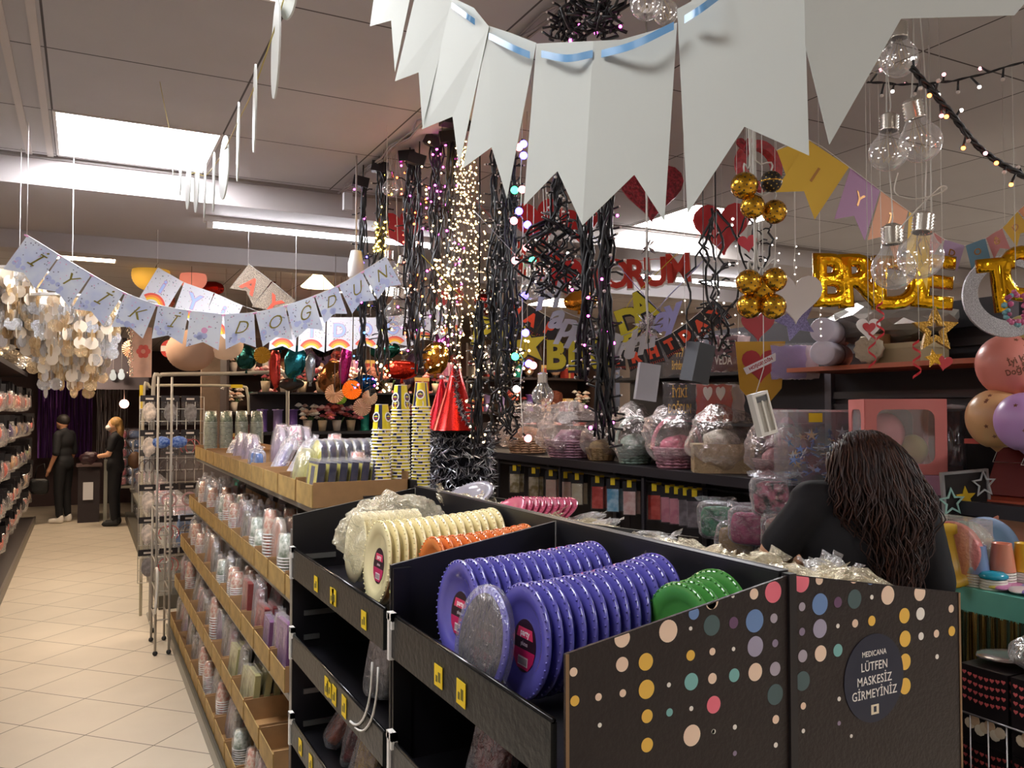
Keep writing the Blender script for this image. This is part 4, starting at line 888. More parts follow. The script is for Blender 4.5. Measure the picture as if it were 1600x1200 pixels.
skyc = M('e3eaf6', .5, noise_=.1, scale=9, c2='c9d3f0'); navy_ = M('55557a', .5); goldk = M('8f8440', .35, metal=.4); pinks = M('e7a6cf', .5)
def star_flag(ch):
    def f(k, mb, w, h):
        def ex(mb, w, h):
            base = mb.X
            for j in range(34):
                x, y = U(-.45, .45)*w, -U(.03, .97)*h
                if abs(x) < .25*w and -.7*h < y < -.25*h and random.random() < .8: continue
                if abs(y) > h*.8 and abs(x) < w*.3: continue
                mb.X = base @ TR(x, y, .0004); mb.prism(star(.0024+.0022*random.random()*(1.6 if y < -.6*h else 1), .0013, 5, U(0, 6)), .0003, navy_ if j % 3 else pinks)
            for j in range(5): mb.X = base @ TR(U(-.42, .1)*w, -h*U(.58, .8), .0003); mb.prism(circ(U(.007, .013), 10), .0002, M('bcc6ee', .6))
            mb.X = base @ TR(-w/2, -.004, .0006); mb.box(-.008, .008, -.003, .003, 0, .0006, pinks)
            if ch[k] != ' ': mb.X = base; mb.text(ch[k], h*.52, goldk, TR(0, -h*.42, .0008), ext=.0004, shear=.45, bold=-.0006)
            else: mb.X = base @ TR(0, -h*.5, .0006); mb.prism(circ(.012, 12), .0003, pinks); mb.X = base @ TR(.012, -h*.42, .0006); mb.prism([(0, 0), (.018, .004), (.002, .010)], .0003, pinks)
            mb.X = base
        return skyc, ex
    return f
bn = 'İYİKİ DOĞDUN'
c1 = [(42, 367, 3.18), (94, 399, 3.2), (144, 429, 3.22), (195, 457, 3.24), (246, 476, 3.26), (296, 485, 3.28), (349, 491, 3.3), (398, 488, 3.3), (446, 477, 3.3), (491, 462, 3.28), (528, 446, 3.26), (566, 424, 3.24), (604, 400, 3.22)]
flag_banner('star_pennant_banner', 'pale blue star pennant banner with gold cursive greeting letters, hanging at the left', 'banner', c1, 1.12, .18, star_flag(bn))
rb_c = [M('e2574c', .5), M('ef8b3a', .5), M('f2c43c', .5)]; pbl = M('a9bde8', .5); whf = M('d4d2d6', .6); mcon = [M(c, .5) for c in ('6a6a7a', 'd8a8bc', '8fae9a', '4a4a5a', 'b89a7a')]
def rain_flag(ch):
    def f(k, mb, w, h):
        def ex(mb, w, h):
            base = mb.X
            for j in range(46):
                x, y = U(-.46, .46)*w, -U(.04, .72)*h; mb.X = base @ TR(x, y, .0003); mb.prism(circ(.0018+.0014*random.random(), 6), .0002, mcon[j % 5])
            mb.X = base; cy = -h*1.02
            for i, m in enumerate(rb_c):
                ro, ri = w*(.47-.07*i), w*(.40-.07*i); A = [R(30+120*q/12) for q in range(13)]
                o = [(ro*cos(a), max(cy+ro*sin(a), -h+abs(ro*cos(a))*0)) for a in A]; n_ = [(ri*cos(a), max(cy+ri*sin(a), -h)) for a in A][::-1]; mb.X = base @ TR(0, 0, .0005); mb.prism((o+n_)[::-1], .0003+.0001*i, m)
            if ch[k] != ' ': mb.X = base; mb.text(ch[k], h*.55, M('c45a8c', .5), TR(0, -h*.40, .0006), ext=.0002, bold=.0045); mb.text(ch[k], h*.55, pbl, TR(0, -h*.40, .0012), ext=.0003, bold=.0028)
            mb.X = base
        return whf, ex
    return f
c2 = [(246, 417, 4.5), (287, 441, 4.5), (335, 458, 4.5), (380, 478, 4.5), (424, 492, 4.48), (467, 495, 4.46), (510, 496, 4.44), (552, 496, 4.42), (592, 496, 4.4), (632, 492, 4.4), (672, 484, 4.4), (710, 472, 4.4)]
flag_banner('rainbow_pennant_banner', 'white dotted pennant banner with rainbows and light blue block letters, behind the star banner', 'banner', c2, 1.22, .14, rain_flag('iYi KiDOĞDUN'[0:11]), skip=(3,))
gl_b = M('9a8a78', .3, metal=.5, noise_=.5, scale=300, bump=.5)
def sq_flag(k, mb, w, h):
    def ex(mb, w, h): mb.text('AY'[k % 2], h*.7, M('e0604a', .4), TR(0, -h*.55, .0008), ext=.0006, bold=.003)
    return gl_b, ex
flag_banner('glitter_pennant_banner', 'brown glitter pennants with red letters hanging slanted below the beam', 'banner', [(388, 412, 4.3), (425, 440, 4.35), (462, 470, 4.4)], 1.1, .25, sq_flag)
# pastel pennants at the right
past = {'y': M('e3b83c', .55), 'l': M('a97aa4', .55), 'p': M('df9c74', .55), 'g': M('8fb8a0', .55), 'k': M('cf8684', .55), 'b': M('6a93a8', .55), 'v': M('a88aa8', .55)}
def past_banner(lab, corners, cc, ch):
    def f(k, mb, w, h):
        def ex(mb, w, h):
            if ch[k] != ' ': mb.text(ch[k], h*.36, M('8a5a1c', .3, metal=.5), TR(0, -h*.42, .0008), ext=.0004, bold=.0005)
        return past[cc[k]], ex
    flag_banner('pastel_pennant_banner', lab, 'banner', corners, 1.25, .28, f)
past_banner('pastel yellow, lilac and peach pennant banner drooping from the upper right of the white pennants', [(1213, 235, 2.3), (1262, 218, 2.3), (1328, 262, 2.3), (1376, 298, 2.35), (1420, 330, 2.4), (1455, 356, 2.5)], 'yylpy'[0:1]+'ylpy', ['', 'I', 'Y', 'İ', 'K'] if False else ' IYİK')
past_banner('pastel pennant banner rising to the right edge with small gold letters', [(1442, 350, 2.6), (1476, 374, 2.6), (1508, 384, 2.6), (1540, 372, 2.55), (1566, 356, 2.5), (1590, 330, 2.45), (1625, 300, 2.4)], 'kvbkyp', ' DOĞDU')
# ---- letter garlands in the middle
def letter_garland(name, lab, items, mat_f, mat_b, h, d, bold=.004, shear=0, string=True, scale_x=1, ext=.002, back_off=(.004, -.004)):
    o0 = V(items[0][1], items[0][2], d); t = thing(name, lab, 'garland', o0); sp = []
    for ch, u, v, ang, *dd in items:
        p = V(u, v, dd[0] if dd else d)-o0; X = TR(p) @ FACE_CAM @ RT(R(ang), 'Z') @ Matrix.Scale(scale_x, 4, (1, 0, 0)); mb = MB()
        if mat_b: mb.text(ch, h, mat_b, X @ TR(*back_off, -.003), ext=ext*.5, bold=bold*1.9, shear=shear)
        mb.text(ch, h, mat_f, X, ext=ext, bold=bold, shear=shear); mb.build('cut_letter' if ch != '★' else 'cut_star', t); sp.append(X @ Vector((0, h*.36, 0)))
    if string and len(sp) > 1:
        a, b = sp[0], sp[-1]; MB().tube(catmull([Vector((a.x-.25, a.y, a.z+.22))]+sp+[Vector((b.x+.25, b.y, b.z+.22))], 4), .0014, mat_f, 4).build('string', t)
    return t
redp = M('c9331f', .45); whp = M('ece6e0', .5)
letter_garland('letter_garland', 'big red block letter garland with white edges ending in ORUM, below the ceiling light', [('S', 800, 400, -8), ('E', 822, 410, -6), ('V', 846, 418, -5), ('İ', 872, 424, -3), ('Y', 930, 430, 0), ('O', 963, 430, 0), ('R', 993, 430, 1), ('U', 1024, 427, 3), ('M', 1060, 421, 4)], redp, whp, .205, 4.3, .006, scale_x=.85)
yel = M('c9b92a', .45); blo = M('1c1820', .5)
letter_garland('letter_garland', 'yellow letter garland with black outline and a star, hanging in the middle', [('P', 752, 520, -12), ('Y', 782, 530, -8), ('B', 868, 557, 0), ('I', 893, 558, 0), ('R', 918, 556, 3), ('T', 944, 550, 8), ('H', 964, 532, 14), ('D', 985, 505, 20), ('A', 1003, 480, 26)], yel, blo, .145, 3.1, .006, scale_x=.9)
t = thing('paper_star', 'yellow paper star with black outline between the letters of the yellow garland', 'star', V(824, 540, 3.05))
MB().at(FACE_CAM @ RT(.15, 'Z')).prism(star(.078, .032), .003, yel).prism(star(.086, .038), -.001, blo).build('star_face', t); MB().tube([(0, 0, .07), (0, 0, ZC-t.location.z)], .0012, cordc, 4).build('thread', t)
silv = M('c2c2c8', .3, metal=.6); lil = M('a7a4dc', .5)
letter_garland('script_garland', 'silver cursive letter garland across the middle', [('H', 852, 465, 10), ('a', 866, 495, 0), ('p', 884, 508, -4), ('p', 901, 515, -6), ('y', 918, 522, -8), ('B', 945, 540, -10), ('i', 957, 545, 0), ('r', 968, 545, 0), ('t', 978, 543, 6), ('h', 990, 538, 10), ('d', 1006, 528, 18)], silv, None, .115, 2.75, .004, shear=.4)
letter_garland('script_garland', 'lilac cursive letters ending the silver garland', [('a', 1030, 500, 15), ('y', 1046, 488, 20)], lil, None, .12, 2.7, .004, shear=.35)
orf = M('e8502c', .45); blf = M('1d1a1c', .5, noise_=.1, scale=60)
def orange_flag(ch):
    def f(k, mb, w, h):
        def ex(mb, w, h):
            mb.text(ch[k], h*.62, orf, TR(0, -h*.45, .0008), ext=.0006, bold=.0035)
            base = mb.X
            for j in range(16): mb.X = base @ TR(w*(-.42+.84*(j % 8)/7), -h*(.82+.06*(j//8)), .0006); mb.prism(circ(.0016, 6), .0003, orf)
            mb.X = base
        return blf, ex
    return f
flag_banner('black_pennant_banner', 'black pennant banner with orange letters rising to the right in the middle', 'banner', [(952, 548, 2.95), (976, 546, 2.95), (1002, 540, 2.95), (1028, 531, 2.95), (1051, 519, 2.95), (1073, 504, 2.95), (1094, 487, 2.95), (1116, 466, 2.95)], 1.35, .12, orange_flag('IRHTDAY'))
flag_banner('black_pennant_banner', 'black pennant banner with orange letters seen behind the coloured ball lights', 'banner', [(800, 462, 3.3), (826, 476, 3.3), (852, 492, 3.3), (878, 505, 3.3)], 1.35, .12, orange_flag('HAP'))
# ---- hearts and stars
def hang_flat(name, lab, cat, u, v, d, outline, t_, mat, ang=0, yaw=0, extras=None, thread=True):
    p = V(u, v, d); o = thing(name, lab, cat, p); X = FACE_CAM @ RT(yaw, 'Y') @ RT(R(ang), 'Z')
    mb = MB().at(X @ TR(0, 0, -t_/2)); mb.prism(outline, t_, mat); mb.build('shape', o)
    if extras: extras(o, X)
    if thread: MB().tube([(0, 0, max(q[1] for q in outline)*.7), (0, 0, ZC-p.z)], .001, cordc, 4).build('thread', o)
    return o
def px(r, d): return r/FPX*d
redh = M('b3262a', .4); redg = M('9c2430', .35, noise_=.5, scale=90, bump=.6)
hang_flat('red_heart', 'big glossy red heart hanging right of the ceiling light', 'heart', 1128, 352, 3.0, heart(px(44, 3.0)), .025, redh, 4)
hang_flat('lattice_heart', 'large glittery dark red openwork heart behind the white pennant tips', 'heart', 1018, 296, 3.3, heart(px(50, 3.3)), .012, redg, 0)
hang_flat('red_heart', 'small red heart tag on a thread above the lower gold balls', 'heart', 1168, 379, 1.95, heart(px(15, 1.95)), .003, M('c23340', .4), 8)
hang_flat('red_heart', 'small dark red heart right under the pennant notch', 'heart', 1164, 226, 2.6, heart(px(14, 2.6)), .004, redg)
hang_flat('red_heart', 'flat red heart below the lower gold balls', 'heart', 1184, 506, 2.4, heart(px(26, 2.4)), .006, M('a02a30', .45), 0)
hang_flat('white_heart', 'large plain white heart right of the lower gold balls', 'heart', 1243, 462, 2.5, heart(px(42, 2.5)), .008, M('cdc4bf', .55), 0)
hang_flat('lilac_star', 'lilac glitter star behind the white heart', 'star', 1243, 500, 2.6, star(px(34, 2.6), px(17, 2.6)), .006, M('8f86b8', .35, noise_=.4, scale=300, bump=.4), 20)
def inner_heart(o, X): MB().at(X @ TR(0, 0, .003)).prism(heart(px(10, 2.2)), .003, M('b0262a', .4)).build('red_centre', o)
hang_flat('heart_tag', 'white heart tag with a red heart in its centre, under the foil letters', 'heart', 1357, 512, 2.2, heart(px(19, 2.2)), .003, M('dcd6d2', .5), 0, 0, inner_heart)
redl = M('b0242a', .5, noise_=.3, scale=60)
t = thing('red_ring_ornament', 'red woven ring ornament hanging above the upper gold balls', 'ornament', V(1180, 262, 2.7)); rr = px(44, 2.7)
MB().at(FACE_CAM @ RT(.5, 'Y')).ring(circ(rr, 28, ry=rr*.9), circ(rr*.72, 28, ry=rr*.6), .03, redl).build('ring', t); MB().tube([(0, 0, rr*.8), (0, 0, ZC-t.location.z)], .0015, redl, 4).build('thread', t)
for (u, v, w, d, lab) in ((842, 345, 40, 3.6, 'large red foil heart half hidden by the coloured ball lights'), (628, 355, 34, 4.3, 'dark red foil heart behind the leftmost light bundles'), (905, 350, 30, 3.4, 'red heart behind the long dark bundles'), (700, 470, 26, 4.6, 'red foil heart behind the golden cascade'), (880, 430, 30, 3.7, 'red glitter heart behind the black tangle')):
    hang_flat('red_heart', lab, 'heart', u, v, d, heart(px(w, d)), .04, M('a8201f', .35), random.uniform(-15, 15))
def star_out(u, v, d, ro, ri, mat, lab, w=.6, yaw=0):
    p = V(u, v, d); o = thing('openwork_star', lab, 'star', p); r1, r2 = px(ro, d), px(ri, d)
    MB().at(FACE_CAM @ RT(yaw, 'Y')).ring(star(r1, r2), star(r1*w, r2*w), .012, mat).build('frame', o); MB().tube([(0, 0, r1*.8), (0, 0, ZC-p.z)], .001, cordc, 4).build('thread', o); return o
star_out(1459, 516, 2.15, 37, 17, M('b58a35', .3, metal=.7, noise_=.3, scale=200, bump=.4), 'gold glitter openwork star at the right under the foil letters', .45)
hang_flat('gold_star', 'small gold glitter star below the openwork star', 'star', 1459, 560, 2.1, star(px(15, 2.1), px(7, 2.1)), .004, M('c9982c', .3, metal=.8, bump=.4, scale=200), 10)
hang_flat('heart_tag', 'small red heart charm beside the little gold star', 'heart', 1475, 566, 2.1, heart(px(13, 2.1)), .004, redh, -10)
spm = M('b8242c', .3, metal=.2)
for (u, v, L, d, lab) in ((1362, 540, 70, 2.2, 'red curling ribbon hanging below the heart tag'), (1432, 560, 60, 2.1, 'red curling ribbon left of the openwork star'), (1375, 500, 60, 2.15, 'red curling ribbon beside the heart tag')):
    o = thing('curling_ribbon', lab, 'ribbon', V(u, v-L/2, d)); h = px(L, d); mb = MB(); n = 30; vs = []
    for k in range(n): a = k*.5; c = Vector((.010*cos(a), .010*sin(a), -h*k/n)); vs += [c, c+Vector((0, 0, -.007))]
    mb.add(vs, [(2*k, 2*k+2, 2*k+3, 2*k+1) for k in range(n-1)], spm, True); mb.tube([(.01, 0, 0), (0, 0, ZC-o.location.z)], .0008, cordc, 3); mb.build('ribbon_spiral', o)
# gold foil letter balloons
gfoil = M('e0a81e', .16, metal=1, bump=.35, scale=22)
def foil_letters(lab, items, h, d):
    o0 = V(items[0][1], items[0][2], d); t = thing('foil_letter_balloons', lab, 'balloons', o0)
    for ch, u, v, a, sx in items:
        X = TR(V(u, v, d)-o0) @ FACE_CAM @ RT(R(a), 'Z') @ Matrix.Scale(sx, 4, (1, 0, 0)); MB().text(ch, h, gfoil, X, ext=.003, bev=.0155, bold=-.004, res=5).build('foil_letter', t)
    MB().tube([V(items[0][1]-20, items[0][2]-38, d)-o0, V(items[-1][1]+10, items[-1][2]-38, d)-o0], .0012, whi, 4).build('string', t)
foil_letters('gold foil letter balloons reading BRIDE', [('B', 1297, 442, 0, .95), ('R', 1340, 442, 4, 1.1), ('I', 1374, 446, -4, .9), ('D', 1400, 446, 0, 1), ('E', 1455, 444, -6, 1.2)], .21, 2.55)
foil_letters('gold foil letter balloons reading TO at the right edge', [('T', 1560, 450, 6, .8), ('O', 1596, 432, 0, .8)], .21, 2.5)
# silver glitter ring and pink flower wreath at the right edge
sg = M('c3c0c4', .3, metal=.6, noise_=.4, scale=400, bump=.5)
t = thing('silver_ring', 'large silver glitter ring cut-out behind the right foil letters', 'ornament', V(1572, 463, 2.8)); r1 = px(70, 2.8)
MB().at(FACE_CAM).ring(circ(r1, 40, ry=r1*.92), circ(r1*.72, 40, .008, .01, ry=r1*.62), .01, sg).build('ring', t); MB().tube([(0, 0, r1*.9), (0, 0, ZC-t.location.z)], .001, cordc, 4).build('thread', t)
t = thing('flower_wreath', 'small pink flower wreath hanging at the right edge under the foil letters', 'wreath', V(1588, 482, 2.2)); rw = px(24, 2.2); random.seed(2); mb = MB()
for k in range(34): a = k*.37; mb.ball((rw*cos(a)+U(-.006, .006), U(-.008, .008), rw*sin(a)+U(-.006, .006)), U(.005, .009), M(random.choice(('b24a78', 'c96a90', '8f3f64', '6f9fa8')), .5), 1)
mb.build('blossoms', t); MB().tube([(0, 0, rw), (0, 0, ZC-t.location.z)], .0012, cordc, 4).build('thread', t)
# black light cable strings at the upper right
def cable(lab, pts, th, n, cols, seed, tw=3):
    random.seed(seed); P = [V(*p) for p in pts]; o0 = P[len(P)//2]; P = catmull([p-o0 for p in P], 14); t = thing('light_cable', lab, 'string lights', o0); mb = MB()
    for c in range(tw): mb.tube([p+Vector((th*cos(c*2+k*.8), th*sin(c*2+k*.8), th*cos(c*2+k*.8+1)))*.7 for k, p in enumerate(P)], th*.75, cordm, 5)
    bl = []
    for k in range(n):
        p = P[int((k+.5)/n*(len(P)-1))]; e = p+Vector((U(-.02, .02), U(-.02, .02), -U(.012, .03)*(1 if k % 3 else -1))); mb.tube([p, e], [.0022, .003], cordm, 5); bl.append(e)
    mb.build('black_cord', t)
    for k, e in enumerate(bl): MB().ball(e-Vector((0, 0, .003 if e.z < 0 or True else 0)), .0042, EM[cols[k % len(cols)]], 2).build('bulb', t)
cable('thick black light cable with orange bulbs running down to the right edge', [(1424, 105, 1.6), (1480, 170, 1.65), (1535, 235, 1.7), (1610, 282, 1.75)], .004, 16, 'cdodpo', 61, 4)
cable('thin black light cable crossing behind the clear bulbs to the right edge', [(1355, 128, 1.9), (1430, 132, 1.85), (1510, 122, 1.8), (1615, 92, 1.75)], .0022, 12, 'pdcpdc', 62, 2)
# sparse vertical fairy strands at the right
for i, (u, v0, v1) in enumerate(((1152, 385, 520), (1212, 372, 430), (1243, 385, 440), (1282, 470, 525), (1070, 470, 560), (1120, 440, 470))):
    random.seed(70+i); t = thing('fairy_light_strand', ['thin white fairy strand left of the lower gold balls', 'thin white fairy strand right of the small heart tag', 'short white fairy strand above the white heart', 'white fairy strand under the foil letter B', 'thin fairy strand below the red letters', 'short fairy strand below the big heart'][i], 'string lights', V(u, v0, 2.6)); o0 = t.location.copy(); L = px(v1-v0, 2.6)
    MB().tube([(0, 0, ZC-o0.z), (0, 0, 0), (U(-.01, .01), 0, -L*.5), (0, 0, -L)], .001, whi, 3).build('wire', t)
    for k in range(6): z = -L*k/5; e = Vector((U(-.015, .015), 0, z)); MB().tube([(0, 0, z), e], .0009, whi, 3).ball(e, .003, EM['c'], 1).build('bulb', t)
# dangling adapters and boxes
def dangle_box(lab, u, v, d, w, h, dp, mat, a, b, name='adapter_box', det=None):
    t = thing(name, lab, 'box', V(u, v, d)); X = FACE_CAM @ RT(R(a), 'Z') @ RT(R(b), 'Y'); mb = MB().at(X); w, h = px(w, d)/2, px(h, d)/2
    mb.box(-w, w, -h, h, -dp, 0, mat); mb.build('housing', t)
    if det: det(t, X, w, h)
    MB().tube([X @ Vector((0, h, -dp/2)), (0, 0, h+.06), (0, 0, ZC-t.location.z)], .0016, cordm if 'black' in lab else cordc, 4).build('cord', t)
dangle_box('black cardboard box dangling tilted in front of the sweets shelf', 1100, 568, 2.2, 34, 62, .05, M('34373c', .5), -12, 30)
dangle_box('frosted clear pouch dangling under the black pennants', 1013, 597, 2.3, 34, 58, .02, M('c8c8cc', .4, alpha=.6), -8, 10)
def batt(t, X, w, h):
    mb = MB().at(X); mb.ring([(-w, -h), (w, -h), (w, h), (-w, h)], [(-w*.78, -h*.85), (w*.78, -h*.85), (w*.78, h*.85), (-w*.78, h*.85)], .006, M('e6e2d8', .4)); mb.box(-w*.1, w*.1, -h*.85, h*.6, 0, .005, M('e6e2d8', .4)); mb.box(-w*.7, w*.7, h*.55, h*.8, .001, .004, M('6a6a6a', .3, metal=.8)); mb.build('battery_tray', t)
dangle_box('white battery box hanging over the cellophane baskets', 1194, 646, 2.1, 30, 68, .02, M('bdb9ae', .4), 14, 25, det=batt)
# ================= RIGHT-HAND RACK
rk = thing('wall_rack', 'tall black wall rack along the right aisle with baskets, packs and paper rolls', 'shelf', (0, 0, 0)); bk = M('18161b', .5); bk2 = M('221d22', .6); mgrey = M('5d5b62', .4, metal=.4)
MB().box(3.36, 3.40, 1.3, 4.75, 0, 2.22, bk2).build('back_panel', rk); MB().box(3.36, 3.40, 4.76, 7.3, 0, 1.62, M('2a2122', .6)).build('low_back_panel', rk)
MB().box(2.9, 3.36, 1.3, 7.3, 0, .14, bk).build('base', rk)
MB().box(2.86, 3.36, 1.3, 7.3, 1.385, 1.41, bk).box(2.85, 2.865, 1.3, 7.3, 1.365, 1.415, M('2c2a30', .35)).build('basket_shelf', rk)
for y in (2.05, 3.0, 3.95, 4.9, 5.85, 7.28):
    MB().box(3.33, 3.365, y-.02, y+.02, .1, 2.2 if y < 4.95 else 1.6, mgrey).build('post', rk); MB().box(2.88, 3.33, y-.008, y+.008, 1.35, 1.385, mgrey).build('shelf_bracket', rk)
    MB().box(2.88, 2.895, y-.012, y+.012, .1, 1.37, M('2e2c33', .4)).build('front_post', rk)
MB().box(3.02, 3.36, 3.05, 4.75, 1.93, 1.945, bk).build('upper_shelf', rk); MB().box(3.0, 3.36, 3.05, 4.9, 1.66, 1.675, bk).build('upper_shelf', rk)
MB().box(3.0, 3.36, 2.0, 2.95, 1.925, 1.945, M('b3603f', .5)).build('orange_shelf', rk)
for z in (1.80, 1.74, 2.02, 2.10): MB().box(3.34, 3.358, 2.06, 2.98, z, z+.035, M('26242b', .35)).build('back_slat', rk)
for z in (1.30, .95): MB().tube([(3.15, 3.0, z), (3.15, 7.2, z)], .01, mgrey, 6).build('hook_rail', rk)
MB().box(2.9, 3.36, 1.3, 7.3, .60, .62, bk).build('lower_shelf', rk)
redb = M('6e2420', .4); redb2 = M('a8362a', .45)
for i, z in enumerate((1.62, 1.40, 1.18)):
    MB().box(2.96, 3.36, 1.3, 2.02, z, z+.018, redb2 if i != 1 else M('b8553a', .5)).build('red_shelf', rk)
    for y in (1.5, 1.72, 1.94): MB().at(TR(3.1, y, z+.02) @ RT(.5, 'Y')).box(-.01, .01, -.09, .09, 0, .2, redb).build('red_divider', rk)
def at(u, v, X): return PX(u, v, X)
# upper packs with raised letters
def letter_pack(u, v, w, h, c, lines, cl, lab, X=3.05, n=4, scal=True):
    p = at(u, v, X); d = (CM.inverted() @ p).z*-1; W, H = px(w, d), px(h, d); t = thing('letter_garland_pack', lab, 'garland pack', (p.x, p.y, p.z))
    A = TR(0, 0, 0) @ FACE_CAM @ RT(-.25, 'Y')
    for k in range(n-1, -1, -1):
        mb = MB().at(A @ TR(k*.022, 0, -k*.018)); o = []
        for j in range(40):
            a = 2*pi*j/40; ex, ey = cos(a), sin(a); s = 1/max(abs(ex), abs(ey)); o.append((ex*s*W/2*(1+.04*sin(a*9)), ey*s*H/2*(1+.05*cos(a*11))))
        mb.prism(o, .004, M(c, .45) if k == 0 else M('d9c3c4', .5)); 
        if k == 0:
            for i, L_ in enumerate(lines): mb.text(L_, H*.36, M(cl, .35, metal=.4 if cl == 'd9a83a' else 0), TR(0, H*(.24-.44*i) if len(lines) > 1 else 0, .005) @ Matrix.Scale(min(1, W/H*5.2/max(4, len(L_))*.5), 4, (1, 0, 0)), ext=.001, bold=.0012)
        mb.build('printed_card' if k == 0 else 'card_behind', t)
    MB().at(A @ TR(0, 0, .012)).box(-W*.52, W*.52+.05, -H*.52, H*.56, 0, .001, flm).build('clear_bag', t)
letter_pack(1062, 628, 50, 56, '241d1e', ['İYİKİ', 'DOĞDUN'], 'd9a83a', 'black garland pack with gold letters on the lower upper shelf, centre')
letter_pack(1116, 630, 54, 58, 'a83428', ['♥ ♥', 'Nişanlım'], 'e9dcd2', 'red garland pack with white hearts and gold rings beside the black one')
letter_pack(1058, 560, 42, 56, '3a2c22', ['Happy', 'Birthday'], 'd9a83a', 'dark garland pack with gold Happy Birthday letters above the black one')
letter_pack(1130, 552, 44, 56, '5c2334', ['LIĞA', 'VEDA'], 'e6dcdc', 'wine-red garland pack with white letters behind the dangling black box')
letter_pack(1232, 566, 52, 52, '9a86b4', [], 'c9a03a', 'lilac and gold confetti pack with a yellow tag near the steel post')
t = thing('gold_heart_board', 'gold board with a red heart saying HOŞGELDİN on a white sash', 'sign', at(1188, 575, 2.95)); A = FACE_CAM @ RT(-.1, 'Y')
MB().at(A).prism([(-.12, .13), (.12, .13), (.10, -.10), (0, -.22), (-.10, -.10)], .004, M('b0862c', .35, metal=.5)).build('gold_board', t)
q = MB().at(A @ TR(0, .02, .006)); q.prism(heart(.09), .004, M('a8262c', .45)); q.at(A @ TR(0, .02, .012) @ RT(.45, 'Z')); q.box(-.085, .085, -.018, .018, 0, .001, M('ece6e6', .5)); q.text('HOŞGELDİN', .021, M('a8262c', .5), TR(0, 0, .0012), ext=.0003, bold=.0008); q.build('red_heart', t)
MB().tube([(0, 0, .12), (0, 0, ZC-t.location.z)], .001, cordc, 3).build('thread', t)
# white paper rolls, tan roll and box on the orange shelf
wr_ = M('cfc9d6', .6)
for k, (u, v, lab) in enumerate(((1300, 540, 'upper white paper roll on the orange shelf'), (1300, 562, 'lower white paper roll on the orange shelf'))):
    p = at(u, v, 3.05); t = thing('paper_roll', lab, 'roll', (p.x, p.y, 1.945+.055+(.1 if k == 0 else 0))); X = RT(R(-62), 'Z') @ RT(pi/2, 'X')
    MB().at(X).lathe([(.0001, -.17), (.052, -.17), (.055, -.165), (.055, .165), (.052, .17), (.02, .17), (.0001, .165)], wr_, 24).build('roll', t); MB().at(X).lathe([(.0555, -.03), (.0557, .0)], M('8a8296', .5), 24).build('band', t)
p = at(1358, 552, 3.0); t = thing('tulle_bundle', 'beige gathered tulle bundle between the white rolls and the tan roll', 'fabric', (p.x, p.y, 1.945+.062)); MB().at(RT(R(-62), 'Z') @ RT(pi/2, 'X')).lathe([(.0001, -.05), (.05, -.06), (.062, 0), (.05, .05), (.02, .02), (.0001, .03)], M('b8a890', .7, bump=.5, scale=50), 24, .05, 12).build('bundle', t)
p = at(1378, 556, 3.1); t = thing('kraft_roll', 'small tan kraft paper roll standing on the orange shelf', 'roll', (p.x, p.y, 1.946)); MB().lathe([(.0001, 0), (.035, 0), (.035, .13), (.012, .13), (.012, .12), (.0001, .12)], M('a9784e', .7), 20).build('roll', t)
p = at(1420, 562, 3.1); t = thing('storage_box', 'flat beige box on the orange shelf', 'box', (p.x+.02, p.y, 1.946)); MB().box(-.08, .10, -.10, .13, 0, .075, M('9c8b68', .6)).build('body', t); MB().box(-.083, .103, -.103, .133, .06, .082, M('ab9a75', .6)).build('lid', t)
t = thing('foil_parcel', 'crumpled silver foil parcel on top of the black rack behind the foil letters', 'parcel', (3.2, 2.55, 2.14)); o = crumpled(.14, .32, .10, 3, .3, 9, M('a8a49c', .3, metal=.5)).build('foil', t)
# cellophane gift baskets
def basket(u, v, w, h, cb, cc, lab, handle=True, seed=1, boxy=False):
    X = 3.04; p = at(u, v+h/2, X); d = -(CM.inverted() @ p).z; W, H = px(w, d)/2, px(h, d); t = thing('gift_basket', lab, 'gift basket', (p.x, p.y, 1.412))
    W = min(W, .30); H *= 1.05; bm_ = M(cb, .6, bump=.6, scale=70)
    mb = MB()
    if boxy: mb.at(RT(-.6, 'Z')); mb.box(-W*.75, W*.75, -.10, .10, 0, H*.42, bm_); mb.box(-W*.78, W*.78, -.105, .105, H*.40, H*.46, bm_)
    else:
        mb.lathe([(.0001, 0), (W*.55, 0), (W*.7, H*.3), (W*.74, H*.33), (W*.7, H*.34), (W*.52, .02), (.0001, .02)], bm_, 28)
        for k in range(6): mb.lathe([(W*(.56+.025*k), H*.05*k+.004), (W*(.585+.025*k), H*.05*k+.01), (W*(.56+.025*k), H*.05*k+.016)], bm_, 28, .03, 14)
    mb.build('basket_body', t)
    if handle: MB().at(RT(R(-25), 'Z')).tube([(W*.72*cos(a), 0, H*.30+H*.52*sin(a)) for a in [pi*k/18 for k in range(19)]], .012, M(cc, .5, bump=.6, scale=60), 8).build('handle', t)
    q = crumpled(W*.5, W*.4, H*.18, 3, .25, seed, M(cc, .6, noise_=.3, scale=25), 12).build('contents', t); q.location = (0, 0, H*.36 if not boxy else H*.5)
    q = crumpled(W*1.0, min(W*.9, .17), H*.52, 4, .26, seed+20, film('fff4f2', .20, .11, 30, 1), 9)
    vs = []
    for z in q.v: z.z = max(z.z, -H*.48); vs.append(z)
    q = q.build('cellophane_wrap', t); q.location = (0, 0, H*.50)
    for k in range(2):
        a = U(-.6, .6); mb = MB(); mb.add([(0, 0, H*.75), (.05, .02, H*1.08), (-.03, .01, H*1.12), (-.06, 0, H*1.0)], [(0, 1, 2, 3)], film('ffffff', .35, .1, 20, 1)); 
        if k == 0: mb.build('cellophane_tuft', t)
random.seed(4)
